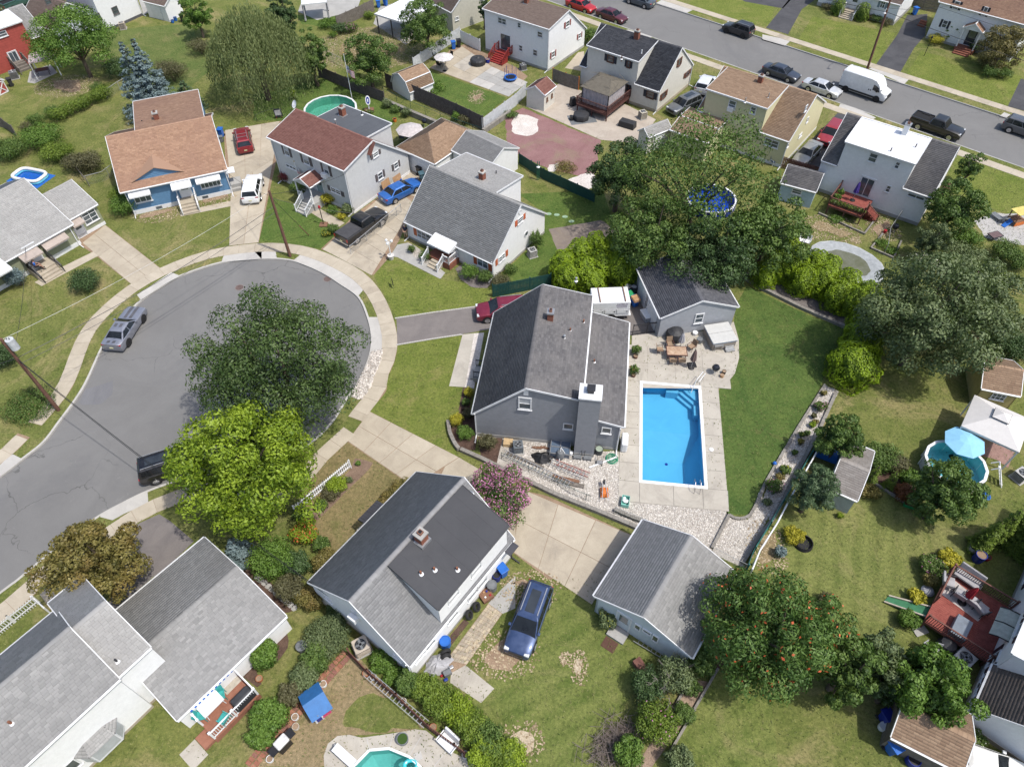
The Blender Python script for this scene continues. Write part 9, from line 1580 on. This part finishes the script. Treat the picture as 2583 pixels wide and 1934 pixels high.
gp=g(5,380,285);e=thing('guy_wire','brown guy wire with sleeve anchoring the verge pole','wire',g(5,462,378));MB().tube([(0,0,0),(p2_+t2*.9)-g(5,462,378)],.02,5).put('cable',BLACK,e);dd=((p2_+t2*.9)-g(5,462,378)).normalized();MB().tube([(0,0,.02),dd*2.2],.045,6).put('sleeve',WOOD,e)
def wire(label,a,b,sag=.4,r=.018,mat=None):
 a,b=Vector(a),Vector(b);P=[]
 for i in range(13):f=i/12;q=a.lerp(b,f);q.z-=sag*4*f*(1-f);P.append(q-a)
 e=thing('overhead_wire',label,'wire',a);MB().tube(P,r,4).put('cable',mat or BLACK,e)
T1,T2,T3=p1+t1,p2_+t2,p3_+t3;wire('upper pale wire between the two cul-de-sac poles',T1+vC((0,0,-.1)),T2+vC((0,0,-.1)),.5,.014,GALV);wire('thick sagging cable between the two cul-de-sac poles',p1+t1*.75,p2_+t2*.78,.6,.03);wire('lower cable between the two cul-de-sac poles',p1+t1*.68,p2_+t2*.7,.7,.022);wire('service drop from the verge pole to the blue house',p2_+t2*.93,H5.world(H5.W-.3,.3,3.),.5);wire('service drop from the verge pole to the orange shuttered house',p2_+t2*.9,H7.world(.6,1.,2.6),.8);wire('service drop from the verge pole to the pale house',p2_+t2*.95,H6.world(H6.W,1.,4.6),.4);wire('service drop from the leaning pole to the white dormer house',p1+t1*.75,H3.world(1.2,0.,3.),1.,.022);wire('second drop from the leaning pole to the white dormer house',p1+t1*.72,H3.world(1.6,0.,2.8),1.2);wire('service drop from the leaning pole to the sage house',p1+t1*.8,H19.world(4,0.,2.6),.4);wire('street wire running right from the upper street pole',T3,T3+dm*60,1.);wire('street wire running left from the upper street pole',T3,T3-dm*60,1.);wire('lower street cable running right',p3_+t3*.75,p3_+t3*.75+dm*60,1.2,.03);wire('lower street cable running left',p3_+t3*.75,p3_+t3*.75-dm*60,1.2,.03);wire('service drop to the white entry gable house',p3_+t3*.8,H14.world(2,0,5.),.4);wire('cable off the leaning pole towards the left edge',p1+t1*.75,p1+t1*.75+vC((-20,-8,0)),.5,.03)
p=g(5,1150,575);e=thing('lamp_post','white three headed lamp post in a pale planter pot','lamp',p);MB().lt([(.22,0),(.3,.45),(.34,.5),(.28,.5)],16).put('pot',pl('pot_white',(.6,.58,.55),rough=.8),e);MB().cyl((0,0),.05,.4,2.1,10).put('shaft',WHITE,e);[(MB().tube([(0,0,1.95),(.25*cO(a),.25*sI(a),2.05)],.025,6).put('arm',WHITE,e),MB().lathe((.3*cO(a),.3*sI(a),2.),[(.05,0),(.13,.06),(.13,.2),(.03,.3)],10).put('lantern',WHITE,e))for a in(.3,2.4,4.5)]
p=g(5,585,290);e=thing('lamp_post','dark lamp post with red lantern in the porch lawn','lamp',p);MB().cyl((0,0),.045,0,2.,8).put('shaft',BLACK,e);MB().lathe((0,0,2.),[(.06,0),(.14,.1),(.12,.3),(.02,.4)],8).put('lantern',REDC,e);_X(-.4,.4,-.35,.35,0,.12).put('planter',WOOD,e)
p=g(3,1350,470);e=thing('lamp_post','slim dark lamp post on the lawn across the street','lamp',p);MB().cyl((0,0),.04,0,2.3,8).put('shaft',BLACK,e);MB().lathe((0,0,2.3),[(.06,0),(.15,.1),(.12,.3),(.02,.4)],8).put('lantern',BLACK,e)
def flag(label,t,x,y,h,fz,fw=1.5,rz=-.6,lean=0):
 p=g(t,x,y);e=thing('flag_pole',label,'flag',p,rz);MB().cyl((0,0),.04,0,h,8,.025).put('shaft',WHITE,e);MB().lathe((0,0,h),[(.03,0),(.07,.06),(.03,.13)],8).put('finial',pl('gold',(.5,.35,.08),metal=.6),e);fh=fw*.6
 fe=MB().bar((.04,0,fz),(.04,0,fz+fh),.02).put('flag',WHITE,e);RED=pl('flag_red',(.42,.03,.04),rough=.8);NAV=pl('flag_blue',(.03,.05,.2),rough=.8)
 def wave(x):return .1*sI(x*5.)
 for s in range(13):
  z0=fz+fh*(12-s)/13;x0=fw*.42 if s<7 else .05;n=8;b=MB();xs_=[x0+(fw-x0)*i/n for i in range(n+1)];b.add([(x_*.75,wave(x_),z0-.35*x_)for x_ in xs_]+[(x_*.75,wave(x_),z0+fh/13-.35*x_)for x_ in xs_],[(i,i+1,n+2+i,n+1+i)for i in range(n)]);b.put('stripe',RED if s%2==0 else WHITE,fe)
 n=5;xs_=[.05+(fw*.42-.05)*i/n for i in range(n+1)];b=MB();z0=fz+fh*6/13;b.add([(x_*.75,wave(x_),z0-.35*x_)for x_ in xs_]+[(x_*.75,wave(x_),fz+fh-.35*x_)for x_ in xs_],[(i,i+1,n+2+i,n+1+i)for i in range(n)]);b.put('canton',NAV,fe)
 for i in range(4):
  for j in range(4):x_=.1+i*fw*.1;_X(-.03,.03,-.012,.012,-.03,.03).put('star',WHITE,fe,loc=(x_*.75,wave(x_),z0+.1+j*fh*.125-.35*x_))
 return e
flag('tall white flag pole with striped flag by the round pool',1,830,870,6.3,4.);flag('short white flag pole with striped flag at the pale house',5,405,10,3.6,2.3,1.)
p=g(5,1165,805);e=thing('lawn_sign','thin black lawn sign seen edge on','sign',p,yaw_of(g(5,1165,805),g(5,1135,720)));_X(-.32,.32,-.012,.012,.3,.95).put('board',BLACK,e);[MB().cyl((x,0),.012,0,.4,6).put('stake',METAL,e)for x in(-.2,.2)]
p=g(1,215,990);e=thing('yard_sign','framed dark sign with pale panel by the round pool','sign',p,.25);b=_X(-.45,.45,-.02,.02,.2,1.25).put('board',SH_NAVY,e);_X(-.36,.36,-.03,-.02,.42,1.08).put('panel',CLOTH,b);[_X(x-.02,x+.02,-.02,.02,0,.3).put('leg',REDC,e)for x in(-.3,.3)]
p=g(1,968,930);e=thing('sign_post','oval blue and white sign board above a planter box','sign',p,.1);_X(-.55,.55,-.35,.35,0,.3).put('planter',WOOD,e);_X(-.06,.06,-.06,.06,.2,1.1).put('post',WHITE,e);b=MB();b.prism([(.3*cO(a),.55*sI(a))for a in[k*.3927 for k in range(16)]],-.03,.03);o=b.put('board',WHITE,e);o.location.z=1.4;o.rotation_euler.x=R_(70);b=MB();b.prism([(.2*cO(a),.42*sI(a))for a in[k*.3927 for k in range(16)]],.03,.045);q=b.put('panel',BLUED,o);b=MB();b.add([(-.05,-.2,.046),(.05,-.2,.046),(.05,0.,.046),(.12,0.,.046),(0,.22,.046),(-.12,0.,.046),(-.05,0.,.046)],[(0,1,2,3,4,5,6)]);b.put('emblem',WHITE,o);bush('flowers in the planter box under the oval sign',1,968,915,38,.4,'green',300,.12,4,None,'planter',('white',30,.1),cat='plant',z=.4)
p=g(1,345,880,4.6);e=thing('satellite_dish','white satellite dish on the pale house roof corner','dish',(p.x,p.y,4.2),-.8);b=MB();n=16;b.v=[(0,0,0.)]+[(r*.38*cO(6.2832*k/n),r*.45*sI(6.2832*k/n),.09*r*r)for r in(.5,1)for k in range(n)];b.f=[(0,1+k,1+(k+1)%n)for k in range(n)]+[(1+k,1+n+k,1+n+(k+1)%n,1+(k+1)%n)for k in range(n)];o=b.put('reflector',WHITE,e);o.location.z=.5;o.rotation_euler.x=R_(60);MB().cyl((0,.05),.03,0,.5,8).put('mast',METAL,e);MB().bar((0,0,.35),(0.,-.45,.55),.03).put('feed_arm',METAL,e)
p=g(2,255,1505);e=thing('basketball_hoop','green pole lantern post on the lawn behind the white house','post',p);[_X(x-.04,x+.04,-.04,.04,0,2.3).put('post',pl('post_green',(.03,.14,.09)),e)for x in(-.1,.1)];MB().lathe((0,0,1.5),[(.05,0),(.2,.1),(.2,.16),(.05,.25)],10).put('feeder',WHITE,e)
p=g(2,25,650,.3);e=thing('trampoline','small blue rimmed trampoline on the concrete patio','trampoline',(p.x,p.y,0));MB().tube([(.75*cO(a),.75*sI(a),.35)for a in[k*.3142 for k in range(21)]],.11,6).put('pad',BLUE,e);MB().cyl((0,0),.68,.36,.37,20).put('mat',BLACK,e);[(MB().cyl((.75*cO(a),.75*sI(a)),.03,0,1.6,6).put('pole',BLUED,e))for a in(.2,1.25,2.3,3.34,4.4,5.4)]
p=g(1,1872,505,.5);e=thing('covered_table','round patio table set under a black cover','furniture',(p.x,p.y,0));MB().lt([(1.,.03),(1.05,.6),(.9,.8),(.3,.86),(.15,.98),(.02,1.)],14).put('cover',COVER,e);barrel('dark planter beside the covered table',1,1955,510,.28,.5,BLUED,True,'planter','planter',DIRT);table('black patio table under the off white umbrella',1,1580,500,1.1,1.1,0,DKM,DKM,round_=True);[chair(lb,1,x,y,r,BLACK,DKM)for x,y,r,lb in((1550,540,2.6,'black folding chair in front of the off white umbrella'),(1640,470,-.8,'black chair right of the off white umbrella'),(1520,480,1.6,'black chair left of the off white umbrella'))];table('round dark table under the grey white umbrella',1,1300,1130,1.2,1.2,0,DKM,DKM,round_=True);[chair(lb,1,x,y,r,BLACK,DKM)for x,y,r,lb in((1240,1150,1.5,'dark chair left of the table by the hip roof'),(1330,1140,-1.2,'dark chair right of the table by the hip roof'))];barrel('orange bucket on the lawn by the variegated shrubs',1,1178,1005,.22,.4,ORNG,True,'bucket','bucket');kettle('black smoker grill behind the tan hip roof',1,1425,1020)
for x,y,r,lb in((1375,680,.5,'grey mesh chair at the red umbrella table'),(1360,770,1.4,'second grey mesh chair at the red umbrella table'),(1450,700,-.3,'grey mesh chair beside the covered kettle'),(1520,800,-1.4,'grey mesh chair right of the red umbrella')):chair(lb,15,x,y,r,CLOTH,GALV)
table('glass lawn table under the closed bright red umbrella',15,1440,770,1.1,1.1,0,GREYP,GALV,round_=True);p=g(15,1545,640,.5);e=thing('covered_grill','kettle grill under a shiny black cover below the deck','grill',(p.x,p.y,0));MB().lt([(.55,.02),(.58,.4),(.45,.8),(.05,1.)],12).put('cover',COVER,e)
A,B_,C_,D_=[g(15,*q)for q in((1050,230),(1370,350),(1330,430),(1010,280))];e=thing('ramp','green turf ramp with timber sides down from the red deck','ramp',A);b=MB();b.add([(0,0,.05),tuple(B_-A+vC((0,0,.55))),tuple(C_-A+vC((0,0,.55))),tuple(D_-A+vC((0,0,.05))),(0,0,0.),tuple(B_-A),tuple(C_-A),tuple(D_-A)],[(0,3,2,1),(0,1,5,4),(2,3,7,6),(1,2,6,5)]);b.put('turf',pl('turf_green',(.05,.18,.09),rough=.95),e);[MB().bar(q0-A+vC((0,0,.12)),q1-A+vC((0,0,.62)),.09,.12).put('side_board',pl('timber_pale',(.45,.4,.33),rough=.8),e)for q0,q1 in((A,B_),(D_,C_))]
p=g(15,1310,510);e=thing('paving_slab','pale loose slab beside the green ramp','slab',p,.3);_X(-.45,.45,-.35,.35,0.,.08).put('stone',CONCG,e);p=g(15,1375,190);e=thing('cover_lid','grey round cover propped beside the deck rail','lid',p);MB().lt([(.4,.02),(.42,.12),(.3,.25),(.02,.3)],14).put('shell',CLOTH,e)
pa=H21;ax_=H21.loc(g(15,1960,420,2.6));b=MB();ya=ax_.y;b.add([(-.03,ya-1.1,2.75),(-.03,ya+1.1,2.75),(-.6,ya+1.1,2.65),(-.6,ya-1.1,2.65),(-1.,ya+1.1,2.4),(-1.,ya-1.1,2.4)],[(0,1,2,3),(3,2,4,5)]);b.put('door_awning',pl('awning_clear',(.34,.36,.3),rough=.2,spec=.7),H21.e);f=MB();[f.bar((-.03,y,2.77),(-.6,y,2.67),.05).bar((-.6,y,2.67),(-1.,y,2.42),.05)for y in(ya-1.1,ya,ya+1.1)];f.put('awning_frame',BLACK,H21.e)
[_X(x,x+.9,y,y+1.5,ZD+.02,ZD+.55).put('storage_box',pl('box_slate',(.17,.2,.24),rough=.5),H21.e,bev=.03)for x,y in((H21.loc(g(15,1560,500,ZD)).x,H21.loc(g(15,1560,500,ZD)).y-.5),)]
sheet('patio',gs(7,1780,260,1900,190,2300,200,2300,480,2100,450,1860,400),.01,earth('grey_pavers',(.33,.32,.31),(.44,.43,.41),None,2.,14,.4,(.75,1.15)),.2);p=g(7,1980,230,.3);e=thing('sun_lounger','dark grey sun lounger on the paved circle','lounger',(p.x,p.y,0),-1.2);_X(-.9,.3,-.32,.32,.28,.36).put('seat',GREYP,e);o=_X(0,.75,-.32,.32,0,.07).put('backrest',GREYP,e,loc=(.3,0,.3));o.rotation_euler.y=-.7;[_X(x-.03,x+.03,y-.03,y+.03,0,.28).put('leg',DKM,e)for x in(-.85,.2)for y in(-.28,.28)]
p=g(7,2130,230,.6);e=thing('play_set','small wooden play set with yellow roof','play set',(p.x,p.y,0),.3);[_X(x-.04,x+.04,y-.04,y+.04,0,1.4).put('post',WOOD,e)for x in(-.6,.6)for y in(-.5,.5)];_X(-.75,.75,-.6,.6,1.4,1.46).put('roof',pl('play_yellow',(.6,.5,.15)),e);_X(-.65,.65,-.55,.55,.45,.52).put('platform',WOOD,e);b=MB();b.bar((-.6,0,.5),(-1.6,-.2,.05),.45,.05);b.put('slide',BLUE,e);_X(-.6,.6,-.58,-.54,.05,.45).put('panel',ORNG,e);table('low fire table with tiled top on the paved circle',7,1950,370,1.2,.8,.3,pl('fire_tile',(.14,.09,.09)),DKM,h=.5);chair('white resin chair beside the covered oval pool',7,335,420,1.,WHITE,WHITE);chair('second white resin chair by the covered oval pool',7,375,430,-.6,WHITE,WHITE);chair('blue folding chair beside the yellow house',3,95,1350,.5,pl('chair_blue',(.02,.07,.22)),WHITE);kettle('black smoker by the wire garden fence',7,1110,310);barrel('red gas can beside the black smoker',7,1025,345,.16,.35,REDC,False,'can','gas_can');[rwall([q0,q1],.15,.2,WALLST,lb,'timber_edging',3.,1)for q0,q1,lb in(((7,465,195),(7,850,370),'front timber edging under the red deck'),((7,850,370),(7,935,255),'side timber edging under the red deck'),((7,905,490),(7,1095,570),'near timber edge of the fenced garden bed'),((7,1095,570),(7,1155,430),'right timber edge of the fenced garden bed'),((7,905,490),(7,1000,370),'left timber edge of the fenced garden bed'),((14,1755,835),(14,1310,1620),'long pale timber edge of the mulch strip'),((14,1500,970),(14,1400,1150),'short timber edge behind the round dark shrub'),((11,920,850),(11,1270,1080),'timber edging of the dark shed bed'))]
[bush(lb,7,x,y,60,.4,'bright',700,.12,6,None,'plant',cat='plant')for x,y,lb in((1000,440,'leafy crop in the upper garden bed'),(1080,500,'leafy crop in the lower garden bed'),(620,240,'weeds in the bed below the red deck'))]
p=g(11,340,1365);e=thing('fire_ring','black wire fire ring on the mown lawn','fire ring',p);[MB().tube([(r*cO(a),r*sI(a),.05+.12*k)for a in[i*.3142 for i in range(21)]],.04,5).put('ring',BLACK,e)for k,r in enumerate((.62,.6,.58))];MB().cyl((0,0),.55,.006,.03,18).put('ash',BLACK,e);p=g(11,545,610,.3);e=thing('tarp_heap','bright blue tarp over goods beside the pipe fence','tarpaulin',(p.x,p.y,0),-.5);_X(-.9,.9,-.5,.5,0,.7,taper=.2).put('sheet',BLUE,e,bev=.08);p=g(11,1235,1035,.1);e=thing('planter_box','green planter box at the timber edging','planter',(p.x,p.y,0),-.4);_X(-.45,.45,-.28,.28,0,.25).put('box',pl('box_green',(.02,.25,.08)),e);_X(-.4,.4,-.24,.24,.25,.27).put('soil',LF['olive'],e);barrel('blue paddling tub beside the pool ladder',11,1860,965,.35,.15,BLUE,True,'tub','tub',BLUE)
rg=np.random.default_rng(9);V=[];Q=[];A,B_=g(14,760,1600),g(14,1020,1290)
for i in range(420):
 f=rg.uniform(0,1);c_=A.lerp(B_,f)+vC((rg.normal(0,.55),rg.normal(0,.4),abs(rg.normal(.2,.2))));a=rg.uniform(0,6.28);L=rg.uniform(.4,1.3);d=vC((cO(a),sI(a),rg.normal(0,.25)))*L/2;s_=vC((-sI(a),cO(a),0))*.014;up=vC((0,0,.02));k=len(V);V+=[tuple(c_-d-s_),tuple(c_-d+s_),tuple(c_+d+s_),tuple(c_+d-s_),tuple(c_-d+up),tuple(c_+d+up)];Q+=[(k,k+4,k+5,k+3),(k+4,k+1,k+2,k+5),(k,k+3,k+2,k+1)]
e=np_mesh('twig_pile',V,Q,LF['twig'],rg.uniform(0,1,len(Q)));tag(e,'pile of dry grey twigs beside the mulch strip','twigs',None,'stuff')
def bare(label,t,x,y,h,n=9,seed=1):
 p=g(t,x,y);e=thing('bare_shrub',label,'shrub',p);r=random.Random(seed);b=MB()
 for i in range(n):
  a=r.uniform(0,6.28);q=[vC((0,0,0))];d=vC((cO(a)*.5,sI(a)*.5,1)).normalized()
  for k in range(4):d=(d+vC((r.uniform(-.4,.4),r.uniform(-.4,.4),.1))).normalized();q.append(q[-1]+d*h/4)
  b.tube(q,[.04,.03,.022,.014,.006],5)
  for k in(2,3):
   for s in range(3):d2=(d+vC((r.uniform(-1,1),r.uniform(-1,1),.3))).normalized();b.tube([q[k],q[k]+d2*h*.22],[.014,.004],4)
 b.put('branches',pl('bare_twig',(.26,.23,.2),rough=.9),e)
bare('leafless pale shrub rising through the garage corner shrubs',14,1330,1000,2.8,10,1);bare('leafless branches under the pink flowered shrub',14,1180,1180,1.6,6,2);bare('bare dead branches in the tree by the slate garage',6,1150,420,6.,5,3)
# ------------------------------------------------------------ people: one skinned body each, clothes grown the same way a little larger
def skin_mesh(name,verts,edges,radii,mat,parent,root=0,sub=1):
 me=bpy.data.meshes.new(name);me.from_pydata([tuple(v)for v in verts],edges,[]);o=bpy.data.objects.new('tmp_skin',me);COL.objects.link(o)
 m=o.modifiers.new('skin','SKIN');m.use_smooth_shade=True
 for i,v in enumerate(me.skin_vertices[0].data):v.radius=(radii[i],radii[i])if not isinstance(radii[i],tuple)else radii[i];v.use_root=(i==root)
 s=o.modifiers.new('sub','SUBSURF');s.levels=sub;s.render_levels=sub
 dg=bpy.context.evaluated_depsgraph_get();dg.update();me2=bpy.data.meshes.new_from_object(o.evaluated_get(dg));bpy.data.objects.remove(o);me2.materials.clear();me2.materials.append(mat);me2.name=name
 q=bpy.data.objects.new(name,me2);COL.objects.link(q);q.parent=parent;return q
SKIN=plain('skin',(.42,.24,.17),.6,.08);HAIRG=plain('hair_grey',(.3,.28,.27),.9);HAIRB=plain('hair_brown',(.06,.04,.03),.9);EYE=plain('eye',(.03,.03,.03),.3)
def person(label,loc,rz,pose,shirt,trousers,shoes,hair,long_=False):
 e=thing('person',label,'person',loc,rz)
 if pose=='stand':
  hip,kn,an=.92,.48,.07;J=dict(pel=(0,0,hip),wai=(0,0,1.08),che=(0,.01,1.3),neck=(0,.01,1.46),head=(0,-.02,1.58),top=(0,-.02,1.68))
  legs={s:[(s*.09,0,hip-.04),(s*.11,-.02,kn),(s*.12,.02,an),(s*.13,-.13,.04)]for s in(-1,1)};arms={s:[(s*.19,.01,1.38),(s*.25,.02,1.12),(s*.14,-.2,1.02),(s*.06,-.27,1.04)]for s in(-1,1)}
 else:
  hip=.46;J=dict(pel=(0,0,hip+.06),wai=(0,.02,hip+.22),che=(0,0.,hip+.44),neck=(0,-.03,hip+.6),head=(0,-.06,hip+.71),top=(0,-.06,hip+.81))
  legs={s:[(s*.1,-.02,hip+.04),(s*.14,-.44,hip+.03),(s*.13,-.48,.08),(s*.13,-.62,.04)]for s in(-1,1)};arms={s:[(s*.19,0.,hip+.52),(s*.25,-.08,hip+.27),(s*.14,-.32,hip+.18),(s*.08,-.38,hip+.16)]for s in(-1,1)}
 V=[J['pel'],J['wai'],J['che'],J['neck'],J['head'],J['top']];Rr=[(.15,.11),(.13,.1),(.16,.11),.055,(.085,.105),(.06,.075)];E_=[(0,1),(1,2),(2,3),(3,4),(4,5)]
 for s in(-1,1):
  b=len(V);V+=legs[s];Rr+=[.085,.06,.04,.03];E_+=[(0,b),(b,b+1),(b+1,b+2),(b+2,b+3)]
  b=len(V);V+=arms[s];Rr+=[.055,.045,.033,.03];E_+=[(2,b),(b,b+1),(b+1,b+2),(b+2,b+3)]
  hb=Vector(arms[s][3]);dr=(Vector(arms[s][3])-Vector(arms[s][2])).normalized();sd=vC((dr.y,-dr.x,0)).normalized()
  for k in range(4):n0=len(V);V+=[tuple(hb+dr*.05+sd*(.022*(k-1.5))),tuple(hb+dr*(.09+.008*(k in(1,2)))+sd*(.022*(k-1.5))+vC((0,0,-.025)))];Rr+=[.009,.008];E_+=[(b+3,n0),(n0,n0+1)]
  n0=len(V);V+=[tuple(hb-sd*s*.035+dr*.01),tuple(hb-sd*s*.05+dr*.045)];Rr+=[.01,.009];E_+=[(b+3,n0),(n0,n0+1)]
 skin_mesh('body',V,E_,Rr,SKIN,e)
 hd=Vector(J['head'])
 for s in(-1,1):MB().lt([(.004,-.008),(.012,0),(.004,.008)],8).put('eye',EYE,e,loc=hd+vC((s*.032,-.098,.015)));_X(-.008,.008,-.02,.02,-.03,.03).put('ear',SKIN,e,loc=hd+vC((s*.09,0,0)),bev=.006)
 _X(-.012,.012,-.025,.01,-.025,.02,taper=.5).put('nose',SKIN,e,loc=hd+vC((0,-.105,-.012)));_X(-.025,.025,-.006,.006,-.004,.004).put('mouth',REDC,e,loc=hd+vC((0,-.098,-.05)))
 hr=MB();hr.lt([(.095,-.02),(.102,.03),(.09,.08),(.05,.115),(.005,.125)],14);hr.put('hair',hair,e,loc=hd+vC((0,.012,0.)),smooth=True)
 sv=[J['pel'],J['wai'],J['che'],tuple(Vector(J['neck'])-vC((0,0,.05)))];sr=[(.165,.125),(.155,.12),(.18,.125),.085];se=[(0,1),(1,2),(2,3)]
 for s in(-1,1):a=arms[s];b=len(sv);m=Vector(a[0]).lerp(Vector(a[1]),.75);sv+=[a[0],tuple(m)];sr+=[.075,.068];se+=[(2,b),(b,b+1)]
 skin_mesh('shirt',sv,se,sr,shirt,e)
 tv=[tuple(Vector(J['pel'])+vC((0,0,.03)))];trr=[(.168,.128)];te=[]
 for s in(-1,1):l=legs[s];b=1+len([x for x in tv[1:]]);end=Vector(l[1]).lerp(Vector(l[2]),.9)if long_ else Vector(l[0]).lerp(Vector(l[1]),.95);tv+=[l[0],tuple(Vector(l[0]).lerp(Vector(l[1]),.6)),tuple(end)];trr+=[.105,.095,.085];te+=[(0,b),(b,b+1),(b+1,b+2)]
 skin_mesh('trousers',tv,te,trr,trousers,e)
 for s in(-1,1):l=legs[s];_X(-.045,.045,-.17,.09,0.,.09,taper=.2).put('shoe',shoes,e,loc=(l[2][0],l[2][1],0.),bev=.02)
 return e
p=g(5,1275,405);person('man in navy shirt and tan shorts standing on the driveway by the white house',(p.x,p.y,.034),R_(-20),'stand',plain('navy_cloth',(.02,.025,.05),.9),plain('khaki_cloth',(.36,.3,.22),.9),BLACK,HAIRG)
q=H19.world(H19x-.75,-.45,.68);cs=chair('dark porch chair on the sage house stoop',-1,*proj((q.x,q.y,1.08)),H19.yaw,GREYP,DKM,.68);person('person in white shirt and grey shorts sitting on the sage house stoop',(q.x,q.y,.68),H19.yaw+.3,'sit',plain('white_cloth',(.6,.6,.62),.9),plain('grey_shorts',(.22,.23,.25),.9),WHITE,HAIRB)
q=H19.world(H19x-.7,-1.25,.68);chair('second porch chair at the sage house railing',-1,*proj((q.x,q.y,1.08)),H19.yaw+1.2,GREYP,DKM,.68);person('person in bright blue shirt sitting at the sage house railing',(q.x,q.y,.68),H19.yaw+1.3,'sit',BLUE,plain('black_cloth',(.02,.02,.022),.9),BLACK,HAIRB,True)
text([o for o in COL.objects if o.name.startswith('utility_trailer')][0],'KAMBELAS',.2,(.95,-1.012,1.95),(R_(90),0,0),plain('ink_plum',(.12,.05,.16),.6))
trl=[o for o in COL.objects if o.name.startswith('utility_trailer')][0]
for zz,x0,n in((1.79,.4,9),(1.64,.5,8)):
 for k in range(n):_X(x0+k*.11,x0+k*.11+.08,-1.008,-1.,zz,zz+.06).put('lettering',MATS['ink_plum'],trl)
